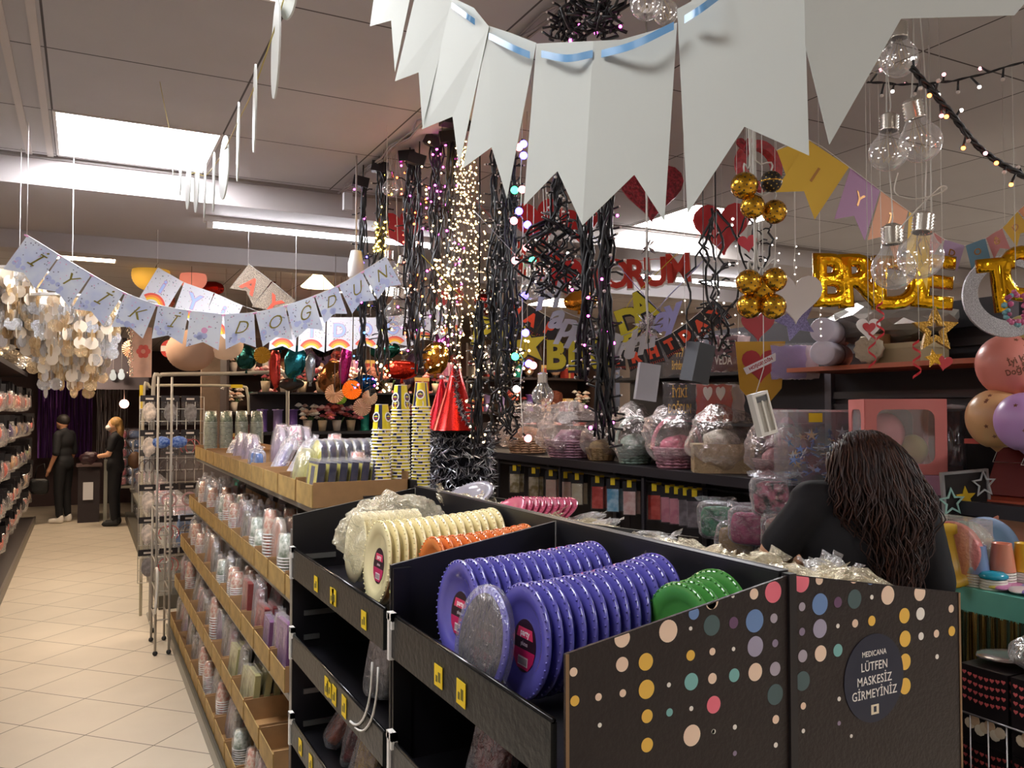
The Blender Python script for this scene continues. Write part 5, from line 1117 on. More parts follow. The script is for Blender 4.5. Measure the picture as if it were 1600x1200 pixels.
basket(825, 688, 96, 70, 'b98f6c', 'c98f74', 'peach gift basket in cellophane at the left end of the basket shelf', False, 1)
basket(893, 690, 120, 78, 'a8808f', 'b07a96', 'pink and lilac gift basket in cellophane, second on the shelf', False, 2)
basket(940, 700, 70, 56, 'a88a60', 'c0a070', 'small tan wicker gift basket in cellophane behind the longest dark bundle', False, 7)
basket(992, 680, 84, 84, '7f9488', '9fb0a4', 'pale green round gift basket in cellophane, handle arching high', True, 3)
basket(1058, 686, 108, 92, 'c98fa0', 'd9708a', 'pink gift basket with a pink wicker handle in cellophane', True, 4)
basket(1128, 690, 120, 92, 'c4ab84', 'd9d2c4', 'beige wooden crate gift set in cellophane', False, 5, True)
basket(1212, 698, 96, 84, 'b98a8c', 'c98a90', 'dusty pink gift basket in cellophane below the white battery box', False, 6)
# clear box with blue favours
p = at(1272, 735, 2.95); t = thing('clear_favour_box', 'large clear plastic box with blue favours and a yellow price tag', 'box', (p.x, p.y, 1.412)); A = RT(R(-27), 'Z'); cbx = film('e8eef6', .16, .08, 6, .3)
MB().at(A).box(-.15, .15, -.10, .10, 0, .33, cbx).build('clear_case', t); MB().at(A).box(-.155, .155, -.105, .105, .325, .335, film('ffffff', .35, .1, 10, .4)).build('lid', t)
random.seed(6); mb = MB()
for k in range(60): mb.at(A @ TR(U(-.12, .12), U(-.07, .07), U(.02, .24)) @ RT(U(0, 3), 'Z') @ RT(U(0, 3), 'X')); mb.prism(star(U(.015, .03), .009), .004, M(random.choice(('3f6fc0', '6f94cc', '2a3f78', 'c9cfdc', 'b89a70')), .5))
mb.build('blue_favours', t); MB().at(A @ TR(-.03, -.107, .30) @ FACE_Y).box(-.03, .03, -.02, .02, 0, .001, tagy).build('price_tag', t)
p = at(1222, 690, 3.12); t = thing('doll_box', 'pink oval-window box between the battery box and the clear box', 'box', (p.x, p.y, 1.412)); MB().box(-.05, .05, -.06, .06, 0, .34, film('ffc0d8', .3, .1, 6, .3)).build('clear_box', t); MB().at(TR(0, -.03, .2) @ FACE_CAM).prism(circ(.045, 24, ry=.10), .01, M('d8789c', .5)).build('pink_oval', t)
# balloon boxes
def balloon_box(p, s, c, c2, lab):
    t = thing('balloon_box', lab, 'box', p, (0, 0, R(-38))); m = M(c, .55); h = s/2; o = [(a*h, b*h) for a, b in ()]
    for nm, ang, w_ in (('front_frame', 0, .72), ('side_frame', 90, .6), ('back_frame', 180, .72), ('side_frame', 270, .6)):
        X = RT(R(ang), 'Z') @ TR(0, -h, h) @ FACE_Y; MB().at(X).ring(rrect(s, s, .004), rrect(s*w_, s*.72, .035), .004, m).build(nm, t)
        MB().at(X).prism(rrect(s*w_, s*.72, .035), .001, film('ffffff', .12, .08, 5, .2)).build('window_film', t)
    MB().box(-h, h, -h, h, s-.004, s, m).box(-h+.002, h-.002, -h+.002, h-.002, 0, .004, m).build('lid', t)
    mb = MB(); mb.ball((-.05, -.04, .16), (.075, .075, .085), M(c2, .3), 3); mb.build('pink_balloon', t); MB().ball((-.09, .03, .13), (.06, .06, .07), M('7fa8c8', .3), 3).build('blue_balloon', t); MB().ball((.07, .02, .09), (.06, .06, .065), M('d9cf7a', .3), 3).build('yellow_balloon', t)
    return t
b0 = V(1400, 735, 3.45); s = .30
balloon_box((b0.x, b0.y, 1.49), s, 'e08580', 'e88a94', 'salmon pink balloon box with rounded windows, top of its stack behind the woman')
balloon_box((b0.x, b0.y, 1.188), s, 'c893ac', 'd8a0b8', 'lilac balloon box under the salmon one, behind the woman')
MB().box(b0.x-.2, b0.x+.2, b0.y-.25, b0.y+.25, 1.165, 1.187, bk).build('box_ledge', rk)
MB().box(b0.x-.2, b0.x-.18, b0.y-.25, b0.y+.25, 0, 1.165, bk).build('ledge_support', rk)
p = V(1488, 690, 3.5); t = thing('clear_cylinder', 'grey clear cylinder box right of the salmon balloon box', 'box', (p.x, p.y, 1.42)); MB().lathe([(.0001, 0), (.05, 0), (.05, .33), (.0001, .33)], film('c8c8d0', .3, .1, 5, .3), 24).build('cylinder', t); MB().lathe([(.0001, .33), (.052, .33), (.052, .345), (.0001, .35)], M('d8d8da', .3), 24).build('lid', t); MB().lathe([(.0001, .005), (.04, .005), (.04, .09), (.0001, .09)], M('9a8f90', .6), 16).build('contents', t)
# star board
t = thing('star_board', 'black board in a white frame with a yellow star and star outlines', 'board', V(1510, 782, 3.05)); A = FACE_CAM @ RT(.15, 'Y') @ RT(R(4), 'Z')
MB().at(A).box(-.085, .085, -.10, .10, -.008, 0, M('1c1818', .5)).build('black_panel', t); MB().at(A @ TR(0, 0, -.008)).ring(rrect(.19, .22, .002), rrect(.17, .20, .002), .014, M('9c9a9a', .4)).build('white_frame', t)
MB().at(A @ TR(-.005, .012, .002)).prism(star(.042, .018), .004, M('e8c02c', .45)).build('yellow_star', t); MB().at(A @ TR(-.065, .0, .006)).ring(star(.055, .026), star(.042, .018), .004, M('a9d4c8', .45)).build('mint_star', t)
MB().at(A @ TR(.07, .055, .006)).ring(star(.052, .024), star(.040, .017), .004, M('cfd6d8', .45)).build('grey_star', t); MB().at(A).box(-.088, .088, -.078, -.066, 0, .004, M('8a7f86', .4)).build('bottom_rail', t)
MB().at(A).box(-.01, .01, -.6, -.10, -.03, -.01, M('1c1818', .5)).build('stand_pole', t)
# balloons at the right edge
for (u, v, r, c, lab) in ((1575, 568, 46, 'd98578', 'salmon balloon with brown print, upper right'), (1557, 652, 44, 'd0a070', 'peach balloon with brown print below the salmon one'), (1602, 657, 44, 'b58ac0', 'lilac balloon at the right edge overlapping the peach one'), (1600, 520, 28, 'b8a868', 'yellowish balloon at the right edge above the salmon one')):
    d = 2.85 if c == 'b58ac0' else 3.0; p = V(u, v, d); t = thing('party_balloon', lab, 'balloon', p); rr = px(r, d); bm_ = M(c, .35)
    mb = MB(); mb.lathe([(.004, -rr*1.22), (.010, -rr*1.16), (rr*.25, -rr*1.03)]+[(rr*cos(a), rr*sin(a)*(1.12 if a < 0 else 1.0)) for a in [R(-70+10*k) for k in range(16)]]+[(.0001, rr*1.0)], bm_, 32, ); mb.build('balloon_skin', t)
    pr = MB(); pm_ = M('7a4a34', .5); random.seed(int(u))
    for k in range(12):
        a, e = U(-1.0, 1.0), U(-1, 1); n = (FACE_CAM.to_3x3() @ Vector((sin(a)*cos(e), sin(e), cos(a)*cos(e)))).normalized(); X = n.to_track_quat('Z', 'Y').to_matrix().to_4x4(); X.translation = n*(rr*1.003) if n.z > 0 else Vector((n.x*rr, n.y*rr, n.z*rr*1.12))*1.004; pr.at(X); pr.prism(star(rr*.085, rr*.04, 5, a), .0006, pm_)
    for k, (s_, yy) in enumerate((('İyi ki', .12), ('Doğdun', -.12))):
        vs_, fs_ = text_mesh(s_, rr*.30, .0005, 0, .0006, 0, 1, 3, 'CENTER'); A_ = FACE_CAM.to_3x3(); pr.at(Matrix.Identity(4)); q_ = []
        for p_ in vs_:
            x_, y_ = (p_.x-.25*rr)*cos(.35)-(p_.y+rr*yy*1.3)*sin(.35), (p_.x-.25*rr)*sin(.35)+(p_.y+rr*yy*1.3)*cos(.35); n_ = Vector((x_, y_, sqrt(max(.01, rr*rr-x_*x_-y_*y_)))).normalized(); w_ = A_ @ (n_*(rr*1.004+p_.z)); q_.append(Vector((w_.x, w_.y, w_.z*(1.12 if w_.z < 0 else 1))))
        pr.add(q_, fs_, pm_)
    pr.build('print', t); MB().tube([(0, 0, -rr*1.2), (.02, .03, -rr*1.6), (3.3-p.x, .05, -rr*1.8)], .001, whi, 4).build('string', t)
# hanging packets on the hook rail below the basket shelf
def hook_card(c1, c2, w=.085, h=.20):
    o = thing('hanging_card_pack', None, 'party supplies'); MB().box(-.004, .004, -w/2, w/2, -.06, 0, M('1f1c20', .4)).build('header_card', o)
    MB().box(-.006, .006, -w/2+.006, w/2-.006, -h, -.06, M(c1, .5, noise_=.3, scale=18, c2=c2)).build('goods', o); MB().box(-.009, .009, -w/2, w/2, -h-.005, -.05, flm).build('clear_bag', o)
    MB().box(-.0105, -.0095, -.014, .014, -.035, .01, tagy).build('price_tag', o); return Proto(o)
hcs = [(hook_card('d9cdb4', '8a7a4a'), 'cream leaf-print'), (hook_card('d4b8a8', 'cfa898'), 'pale peach'), (hook_card('cfc0a0', 'd8d0b8'), 'sand-coloured'), (hook_card('b8362c', 'd0584c'), 'red'), (hook_card('5a9cc0', 'a8c8d8'), 'sky blue'), (hook_card('cf9c94', 'e0c4bc'), 'rose'), (hook_card('d8909c', 'c8788a'), 'pink striped'), (hook_card('6a6064', '8c8488'), 'grey wavy')]
order = [0, 0, 1, 1, 2, 3, 4, 5, 3, 6, 6, 7, 7]; us = [808, 838, 865, 888, 906, 938, 962, 988, 1027, 1048, 1062, 1076, 1090]
for k, (q, u) in enumerate(zip(order, us)):
    p = at(u, 750+k*2.5, 2.97)
    for j in range(2): hcs[q][0].put((2.95+j*.05, p.y+j*.02, 1.31), (0, 0, .75), '%s card pack hanging under the basket shelf' % hcs[q][1], '%s card packs under the basket shelf' % hcs[q][1])
random.seed(15)
for k in range(14):
    p = at(800+k*36, 800, 3.0); q = random.choice((3, 5, 6, 7, 1)); hcs[q][0].put((3.0, p.y, 1.0), (0, 0, .75), '%s card pack on the lower hook rail' % hcs[q][1], '%s card packs on the lower rail' % hcs[q][1])
for (u, v, c, c2, lab) in ((1120, 812, '2f8a5c', '1c5a3c', 'bag of shiny green rosettes below the hook rail'), (1170, 822, 'b8386c', '8c2450', 'bag of magenta rosettes left of the woman'), (1225, 832, 'c9b8b0', 'b03a3a', 'white bag with red print beside the woman’s arm'), (1150, 845, 'a8864a', '8a6a34', 'bag of gold rosettes under the magenta ones'), (1205, 775, '2a2426', 'c04a6a', 'black bag with pink confetti under the basket shelf')):
    p = at(u, v, 2.80); o = pack_bag(c, c2, .2, .2, .05, int(u) % 17).put((p.x, p.y, p.z-.10), (0, 0, .6), lab)
t = thing('shelf_bin', 'dark wire bin carrying the rosette bags in front of the right rack', 'bin', (2.78, 0, 0)); MB().box(-.12, .10, 2.5, 4.6, 1.0, 1.02, bk).build('floor_board', t); MB().box(-.13, -.115, 2.5, 4.6, .0, 1.08, bk).build('front_board', t)
# ================= TABLE WITH PASTEL TABLEWARE AT THE RIGHT
teal = M('6fc2b0', .5, noise_=.06, scale=8); tb = thing('display_table', 'teal-covered display table with pastel plates and cups at the right edge', 'table', (2.45, 1.2, 0)); ZT = 1.195
MB().box(0, .50, 0, .80, ZT-.03, ZT, teal).build('tabletop', tb); MB().box(-.008, 0, 0, .80, ZT-.075, ZT+.001, teal).build('cloth_edge', tb)
for x in (.03, .46):
    for y in (.03, .76): MB().box(x-.02, x+.02, y-.02, y+.02, 0, ZT-.03, M('2a2624', .5)).build('leg', tb)
mb = MB(); random.seed(17)
for k in range(150):
    y = .8*k/150; mb.add([(-.008+U(-.006, .004), y, ZT-.07), (-.009, y+.006, ZT-.07), (-.012+U(-.01, .01), y+.006+U(-.004, .004), ZT-.32+U(-.02, .03)), (-.012, y+U(-.004, .004), ZT-.30)], [(0, 1, 2, 3)], M(random.choice(('a88a4a', 'c9ac62', '6f8c74', '8a7440')), .25, metal=.8))
mb.build('gold_fringe', tb); MB().box(.0, .01, 0, .8, .3, ZT-.03, M('4f4a30', .5)).build('side_board', tb)
def upright_plate(u, v, r, d, c, lab, tilt=.15, wrap=False):
    p = V(u, v, d); t = thing('pastel_plate', lab, 'plate', p); A = FACE_CAM @ RT(-tilt, 'X'); r_ = px(r, d); m = M(c, .35)
    MB().at(A).lathe([(.0001, -.004), (r_*.66, -.004), (r_*.74, .006), (r_*.97, .010), (r_, .007), (r_*.97, .004), (r_*.74, -.002), (r_*.66, -.010), (.0001, -.010)], m, 40).build('plate_disc', t)
    if wrap: MB().at(A).lathe([(.0001, .013), (r_*1.02, .013), (r_*1.04, -.01)], flg, 24).build('clear_wrap', t)
for a in ((1484, 868, 50, 2.62, 'e0b430', 'yellow plate standing upright at the left of the pastel plates', .15), (1506, 866, 52, 2.7, '8fb09c', 'mint plate standing between the yellow and blue plates', .15, True), (1541, 862, 54, 2.8, '8296b8', 'blue plate standing upright behind the cups', .15), (1582, 856, 54, 2.9, 'dc8a70', 'peach plate standing right of the blue plate', .15), (1605, 850, 56, 3.0, 'a98098', 'mauve plate standing farthest right', .15)): upright_plate(*a)
p = PX(1492, 884, 2.50); t = thing('wrapped_plate_pack', 'pink plate pack in a clear box at the left edge of the teal table', 'plates', (p.x, p.y, ZT)); A = RT(R(-5), 'Z'); rr = .095
MB().at(TR(0, 0, rr+.005) @ FACE_CAM @ RT(-.9, 'Y')).lathe([(.0001, .0), (rr*.6, .0), (rr, .012), (rr, .05), (.0001, .05)], M('d87f7c', .4, bump=.4, scale=60), 36).build('plates', t); MB().at(TR(0, 0, 0) @ A).box(-.045, .06, -.09, .09, 0, .205, film('fff6e8', .14, .08, 8, .4)).build('clear_box', t)
def cups2(u, v1, d, c, n, lab, wrapc='e9e4d8'):
    p = V(u, v1, d); p = PX(u, v1, 2.5) if p.x < 2.5 else p; t = thing('pastel_cup_stack', lab, 'cups', (p.x, p.y, ZT+.001)); m = M(c, .35, coat=.3); mb = MB()
    for k in range(n): mb.lathe([(.038, .008*k), (.0395, .008*k+.003), (.0375, .008*k+.006)], M(wrapc, .4), 22)
    z = .008*n; mb.build('nested_cups', t); mb = MB(); mb.lathe([(.038, z), (.0385, z+.003), (.028, z+.085), (.029, z+.087), (.026, z+.085), (.026, z+.080), (.0001, z+.080)], m, 24); mb.build('top_cup', t)
cups2(1526, 905, 2.50, '7f90b8', 5, 'blue cup stack upside down on the teal table'); cups2(1566, 900, 2.60, 'e08a70', 6, 'peach cup stack upside down on the teal table'); cups2(1602, 900, 2.6, 'e0b030', 6, 'yellow cup stack upside down at the right edge')
p = PX(1552, 902, 2.50); t = thing('bowl_stack', 'white bowl stack with a turquoise bowl on top, in front of the peach cups', 'bowls', (p.x, p.y, ZT+.001)); mb = MB()
for k in range(4): mb.lathe([(.038, .008*k), (.040, .008*k+.004), (.037, .008*k+.007)], M('dcd8cc', .4), 20)
mb.build('nested_bowls', t); MB().lathe([(.037, .033), (.040, .036), (.040, .044), (.030, .052), (.0001, .054)], M('1f9ab8', .25), 24, .03, 12).build('turquoise_bowl', t)
for (u, v, c, a, lab) in ((1530, 928, 'c878a8', .5, 'pink napkin pack lying flat on the teal table'), (1556, 934, 'd86aa8', .9, 'bright pink napkin pack lying across the others'), (1532, 940, '8a70c0', .7, 'violet napkin pack lying at the table edge'), (1590, 930, 'd8c8c8', .2, 'clear bag lying flat at the right edge of the teal table'), (1494, 932, 'd0bc50', .3, 'yellow napkin pack at the left corner of the teal table')):
    p = PZ(u, v-8, ZT+.012); t = thing('napkin_pack', lab, 'napkins', (max(p.x, 2.53), p.y, ZT+.001), (0, 0, a)); q = crumpled(.075, .035, .010, 3, .12, int(u), M(c, .35, coat=.4), 20).build('napkins', t); q.location = (0, 0, .011)
# cartons with heart garlands in a wire basket
hb = [(2.21, 1.42), (2.21, 1.28), (2.36, 1.42), (2.36, 1.28)]
def carton(x, y, z, lab, grp=None):
    t = thing('printed_carton', lab, 'box', (x, y, z), group=grp); w = .066
    mb = MB().box(-w, w, -w, w, 0, .20, M('1a1314', .4))
    for X in (TR(-w, 0, 0) @ FACE_X, TR(0, -w, 0) @ FACE_Y):
        for r_ in range(4):
            for k in range(8):
                x_ = -.054+.0155*k; mb.at(X @ TR(x_, .180-.022*r_+.0000-.006*sin(pi*k/7), .0002)); mb.prism(heart(.0064, 12), .0005, M('c85a5a', .5))
        for k in range(7): mb.at(X @ TR(-.04+.014*k, .045+.012*sin(k*2.1), .0003)); mb.prism(circ(.015, 9), .0006+.0001*k, M(('d8c4a8', 'c8a888', 'e4d8c4')[k % 3], .6))
    mb.at(Matrix.Identity(4)); mb.build('carton', t); return t
random.seed(19)
for k, (x, y) in enumerate(hb):
    for j in range(4): carton(x, y, .25+.202*j, 'black pink-heart carton, %s' % (['front left stack', 'front stack at the right edge', 'behind the left stack', 'behind the right stack'][k]+(', topmost' if j == 3 else ', lower')), None if j == 3 else 'lower cartons %s' % ['front left', 'front right', 'back left', 'back right'][k])
t = thing('wire_basket', 'silver wire basket holding the black heart cartons', 'basket', (0, 0, 0)); wv = M('b8b4b0', .3, metal=.8)
for k in range(7): MB().tube([(2.13, 1.20+k*.05, .02), (2.13, 1.20+k*.05, .93)], .0022, wv, 5).build('vertical_wire', t)
for z in (.1, .25, .5, .75, .93): MB().tube([(2.13, 1.20, z), (2.13, 1.50, z), (2.44, 1.50, z), (2.44, 1.20, z), (2.13, 1.20, z)], .003, wv, 5).build('horizontal_wire', t)
MB().box(2.13, 2.44, 1.2, 1.5, .235, .245, wv).build('basket_floor', t)
t = thing('foil_balloon', 'crumpled rose-gold and silver foil in a clear bag over the cartons', 'balloon', (2.24, 1.30, 1.115)); q = crumpled(.055, .07, .04, 4, .4, 5, M('c8a890', .15, metal=1), 16).build('foil', t); q = crumpled(.07, .09, .048, 4, .35, 8, film('ffffff', .35, .08, 20, 1), 12).build('clear_bag', t)
p = V(1535, 1002, 2.4); t = thing('foil_sheet', 'silver grey film sheet lying on top of the left heart carton', 'film', (2.25, 1.42, 1.075)); q = crumpled(.07, .07, .008, 3, .3, 3, M('a8a09c', .2, metal=.7)).build('sheet', t)
# ================= PEOPLE
def person(loc, rz, lab, H=1.66, skin='d9a582', shirt='141318', pants='131216', shoe='1a1a1a', arms=None, lean=0, head_yaw=0, mask=False, female=True, voxel=.012, sleeve=.55, shz=1.36, shx=.15, hdz=1.545, hdx=0):
    dz = shz-1.36
    k = H/1.66; t = thing('person', lab, 'person', loc, (0, 0, rz)); S = lambda x, y, z: (x*k, (y+(max(0, z-.95)*lean))*k, z*k)
    sk = M(skin, .5); hd = Vector(S(hdx, .03, hdz)); sh = []
    def torso(g=0, bottom=.86): return [('b', S(0, 0, .94), (.155*k+g, .115*k+g, .12*k+g)), ('b', S(0, 0, 1.08), (.125*k+g, .095*k+g, .13*k+g)), ('b', S(0, .0, 1.26+dz*.7), (.160*k+g, .108*k+g, .16*k+g)), ('c', S(-shx, -.01, shz), S(shx, -.01, shz), .055*k+g, .055*k+g), ('c', S(0, -.01, shz-.02), S(hdx*.5, 0, shz+.05), .075*k+g, .055*k+g)]
    A = arms or [((-.175, -.01, 1.35), (-.22, -.02, 1.08), (-.21, .08, .86)), ((.175, -.01, 1.35), (.22, -.02, 1.08), (.21, .08, .86))]
    sh = torso()+[('c', S(0, 0, shz), S(hdx*.8, .02, hdz-.07), .050*k, .048*k), ('b', hd, (.074*k, .09*k, .108*k)), ('b', hd+Vector((0, .035*k, -.055*k)), (.050*k, .055*k, .06*k))]
    R_ = Matrix.Rotation(head_yaw, 3, 'Z')
    face = [('c', hd+R_ @ Vector((0, .088, .012))*k, hd+R_ @ Vector((0, .105, -.022))*k, .008*k, .012*k), ('b', hd+R_ @ Vector((-.076, 0, -.01))*k, (.010*k, .018*k, .028*k)), ('b', hd+R_ @ Vector((.076, 0, -.01))*k, (.010*k, .018*k, .028*k)), ('c', hd+R_ @ Vector((-.02, .083, -.052))*k, hd+R_ @ Vector((.02, .083, -.052))*k, .008*k, .008*k)]
    sh += face
    for s in (-1, 1): sh += [('c', S(s*.085, 0, .90), S(s*.095, .015, .48), .088*k, .056*k), ('c', S(s*.095, .015, .48), S(s*.10, -.01, .09), .055*k, .036*k), ('c', S(s*.10, -.02, .05), S(s*.105, .12, .035), .040*k, .032*k)]
    for (a, b, c) in A:
        a, b, c = (Vector(S(*q)) for q in (a, b, c)); sh += [('c', a, b, .050*k, .040*k), ('c', b, c, .040*k, .026*k)]
        dv = (c-b).normalized(); sd = dv.cross(Vector((0, 0, 1))); sd = sd.normalized() if sd.length > .1 else Vector((0, 1, 0)); palm = c+dv*.055*k
        sh += [('c', c, palm, .027*k, .032*k)]
        for j in range(4): o = sd*(.011*(j-1.5))*1.5*k; L = (.062, .070, .066, .052)[j]*k; m1 = palm+o+dv*(.02*k+L*.5); e = m1+dv*L*.42+Vector((0, 0, -.014*k)); sh += [('c', palm+o, m1, .0095*k, .009*k), ('c', m1, e, .009*k, .0075*k)]
        sh += [('c', c+dv*.015*k, c+dv*.055*k+sd*.045*k, .012*k, .009*k)]
    blob(sh, voxel*.7, sk, 'body', t)
    g = .012*k; st = torso(g)
    for (a, b, c) in A: a, b = Vector(S(*a)), Vector(S(*b)); e = a.lerp(b, sleeve*1.25 if sleeve < .8 else 1); st.append(('c', a, e, .060*k, .056*k)); 
    st.append(('b', S(0, 0, .88), (.168*k, .128*k, .10*k))); blob(st, voxel, M(shirt, .8), 'shirt', t)
    pt = [('b', S(0, 0, .90), (.160*k, .12*k, .10*k))]
    for s in (-1, 1): pt += [('c', S(s*.085, 0, .90), S(s*.095, .015, .48), .098*k, .070*k), ('c', S(s*.095, .015, .48), S(s*.10, -.01, .12), .069*k, .052*k)]
    blob(pt, voxel, M(pants, .8), 'trousers', t)
    for s in (-1, 1): blob([('c', S(s*.10, -.03, .05), S(s*.105, .13, .04), .048*k, .040*k), ('c', S(s*.10, -.035, .05), S(s*.10, -.03, .10), .046*k, .044*k)], voxel, M(shoe, .6), 'shoe', t)
    ey = MB(); ex = M('f0ece8', .3); ei = M('2a1a14', .3)
    for s in (-1, 1): c = hd+R_ @ Vector((s*.030, .080, .008))*k; ey.ball(c, .011*k, ex, 2); ey.ball(c+R_ @ Vector((0, .008, 0))*k, .0055*k, ei, 2)
    ey.build('eyes', t)
    if mask:
        blob([('b', hd+R_ @ Vector((0, .070, -.040))*k, (.060*k, .052*k, .048*k))], voxel*.6, M('e9e6e2', .6), 'face_mask', t)
    return t, hd, k, S
# the customer at the right aisle, seen from behind
c = V(1352, 640, 2.42); wloc = (c.x, c.y, 0)
t, hd, k, S = person(wloc, -YAW, 'woman with long wavy brown hair and black T-shirt, back turned, behind the packets', H=1.71, skin='cf9a76', voxel=.010, lean=.10, shz=1.43, shx=.14, hdz=1.492, hdx=.035,
    arms=[((-.155, -.02, 1.41), (-.245, .03, 1.285), (-.13, .25, 1.23)), ((.155, -.02, 1.41), (.215, .0, 1.15), (.15, .22, 1.05))], sleeve=.62)
for ch in t.children: pass
random.seed(23); hair_c = M('3a2018', .5, noise_=.35, scale=30, c2='241410'); hair_l = M('4a2b1e', .45)
hx = hd+Vector((-.006, 0, .0))
base = blob([('b', hx+Vector((0, -.01, .025)), (.108, .12, .118)), ('b', hx+Vector((0, -.05, -.09)), (.122, .095, .14)), ('b', hx+Vector((.005, -.085, -.19)), (.115, .06, .10)), ('b', hx+Vector((.02, -.10, -.29)), (.06, .045, .09))], .010, hair_c, 'hair', t)
mb = MB()
for j in range(760):
    a = U(-pi*.98, -pi*.02) if j % 5 else U(-pi, pi); el = U(.15, 1.4)
    p0 = hx+Vector((.115*cos(a)*cos(el), .125*sin(a)*cos(el)-.01, .122*sin(el)+.03)); side = cos(a)*cos(el); pts = []; L = U(.40, .60)*(1-.40*abs(side)); amp = U(.006, .014); ph = U(0, 6); fr = U(16, 26); N = 22
    spread = side*.105+U(-.025, .025)
    for q in range(N+1):
        f = q/N; s_ = min(1, f*3.2); x = p0.x+(spread-(p0.x-hx.x)*.3)*sin(min(1, f*1.6)*pi/2)*(.8) - side*.11*max(0, f-.4)*2.2+.02*f; y = min(p0.y, hx.y-.02)*s_+p0.y*(1-s_)-.075*s_*(1-.25*abs(side))-.02*f; z = p0.z-L*f
        w_ = amp*min(1, f*2.5); pts.append(Vector((x+w_*sin(fr*f+ph), y+w_*.7*cos(fr*f+ph*1.3), z+(.012*sin(pi*min(1, f*4)) if el > .6 else 0))))
    mb.tube(pts, [.0026*(1-.55*q/N) for q in range(N+1)], hair_l if j % 4 == 0 else hair_c, 4)
mb.build('hair_lock', t)
# far shoppers
t, hd, k, S = person((PY(100, 700, 14.6).x, 14.6, 0), 1.0, 'shopper in dark clothes and white trainers at the end of the aisle', H=1.66, skin='c99474', shirt='121419', pants='101014', shoe='e6e0d8', voxel=.018, sleeve=.9, head_yaw=-1.2, mask=True)
blob([('b', hd+Vector((0, -.012, .03))*1, (.084, .10, .10))], .015, M('1a1412', .6), 'hair', t)
b = thing('handbag', 'black bag hanging at the left side of the shopper in white trainers', 'bag', (t.location.x-.32, t.location.y-.1, .58)); q = crumpled(.13, .06, .12, 3, .1, 2, M('101012', .5), 8, .5).build('bag_body', b); MB().tube([(-.06, 0, .12), (-.03, 0, .30), (.06, 0, .34), (.08, 0, .12)], .008, M('101012', .5), 6).build('strap', b)
t, hd, k, S = person((PY(181, 700, 13.9).x, 13.9, 0), 1.35, 'blond woman in a black T-shirt and white mask at the far counter', H=1.62, skin='e0ac8a', shirt='15151a', pants='15151a', voxel=.018, mask=True, head_yaw=.25,
    arms=[((-.17, 0, 1.34), (-.21, .06, 1.10), (-.10, .30, 1.06)), ((.17, 0, 1.34), (.22, .05, 1.10), (.12, .30, 1.04))])
blob([('b', hd+Vector((0, -.03, .03)), (.088, .095, .10)), ('b', hd+Vector((0, -.09, -.08)), (.08, .05, .13)), ('b', hd+Vector((0, -.08, -.20)), (.07, .045, .08))], .015, M('b08850', .5, noise_=.3, scale=25), 'hair', t)
b = thing('handbag', 'brown shoulder bag behind the blond woman', 'bag', (t.location.x+.26, t.location.y-.05, .98)); crumpled(.10, .07, .13, 3, .1, 4, M('5a3f2a', .5), 8).build('bag_body', b); MB().tube([(-.05, 0, .1), (-.16, 0, .35), (-.03, 0, .12)], .008, M('5a3f2a', .5), 6).build('strap', b)
b = thing('shopping_item', 'dark sequined item held by the blond woman', 'goods', (t.location.x-.36, t.location.y-.08, 1.02)); crumpled(.14, .05, .10, 3, .3, 6, M('3a1c26', .4, noise_=.4, scale=60), 9).build('cloth', b)
# far counter
t = thing('counter', 'small checkout counter with a steel post beside the blond woman', 'counter', (-.02, 14.65, 0)); MB().box(-.05, .25, -.2, .3, .0, .86, M('2b2226', .6)).build('cabinet', t); MB().box(-.08, .28, -.23, .33, .86, .89, M('5c4a48', .5)).build('top', t); MB().box(.30, .35, -.5, -.45, 0, .98, M('9a9a90', .4, metal=.5)).build('post', t)
MB().box(.02, .16, -.22, -.205, .35, .62, M('d8d8dc', .5)).build('white_notice', t)
# curtains at the far end
def curtain(x0, x1, y, z0, z1, c, lab, seed, n=40, m=None, cc=None):
    random.seed(seed); t = thing('foil_fringe_curtain', lab, 'curtain', ((x0+x1)/2, y, z0)); L = x1-x0; mb = MB(); ms = [M(q, .3, metal=.6) for q in c]
    for k in range(n):
        x = -L/2+L*k/n; pts = [(x+U(-.01, .01), U(-.03, .03), (z1-z0)*(1-j/6)) for j in range(7)]; w_ = L/n*.9; vs = []
        for p in pts: a = U(0, 3); vs += [(p[0]-w_/2, p[1]-.01*sin(a), p[2]), (p[0]+w_/2, p[1]+.01*sin(a), p[2])]
        mb.add(vs, [(2*j, 2*j+1, 2*j+3, 2*j+2) for j in range(6)], ms[k % len(ms)])
    mb.build('fringe', t); MB().tube([(-L/2, 0, z1-z0), (L/2, 0, z1-z0)], .02, M('3a3438', .5), 6).build('header_rod', t); MB().box(-L/2, -L/2+.02, -.01, .01, z1-z0, ZC-z0, M('3a3438', .5)).box(L/2-.02, L/2, -.01, .01, z1-z0, ZC-z0, M('3a3438', .5)).build('hanger', t)
curtain(PY(60, 640, 16.6).x, PY(146, 640, 16.6).x, 16.6, .9, 2.66, ('5c3478', '6f4490', '452858'), 'dark purple foil fringe curtain at the very end of the aisle', 1)
curtain(PY(152, 640, 15.9).x, PY(201, 640, 15.9).x, 15.9, .9, 2.2, ('b8b2b4', '7c787c', 'e8e4e4', '4a4448'), 'silver foil fringe curtain behind the blond woman', 2, 34)
t = thing('globe_lamp', 'small glowing pink globe lamp above the blond woman', 'lamp', V(194, 631, 13.2)); MB().ball((0, 0, 0), .07, M('ffb8a0', .4, emit=2.5), 3).build('globe', t); MB().tube([(0, 0, .07), (0, 0, ZC-t.location.z)], .004, whi, 4).build('cord', t)
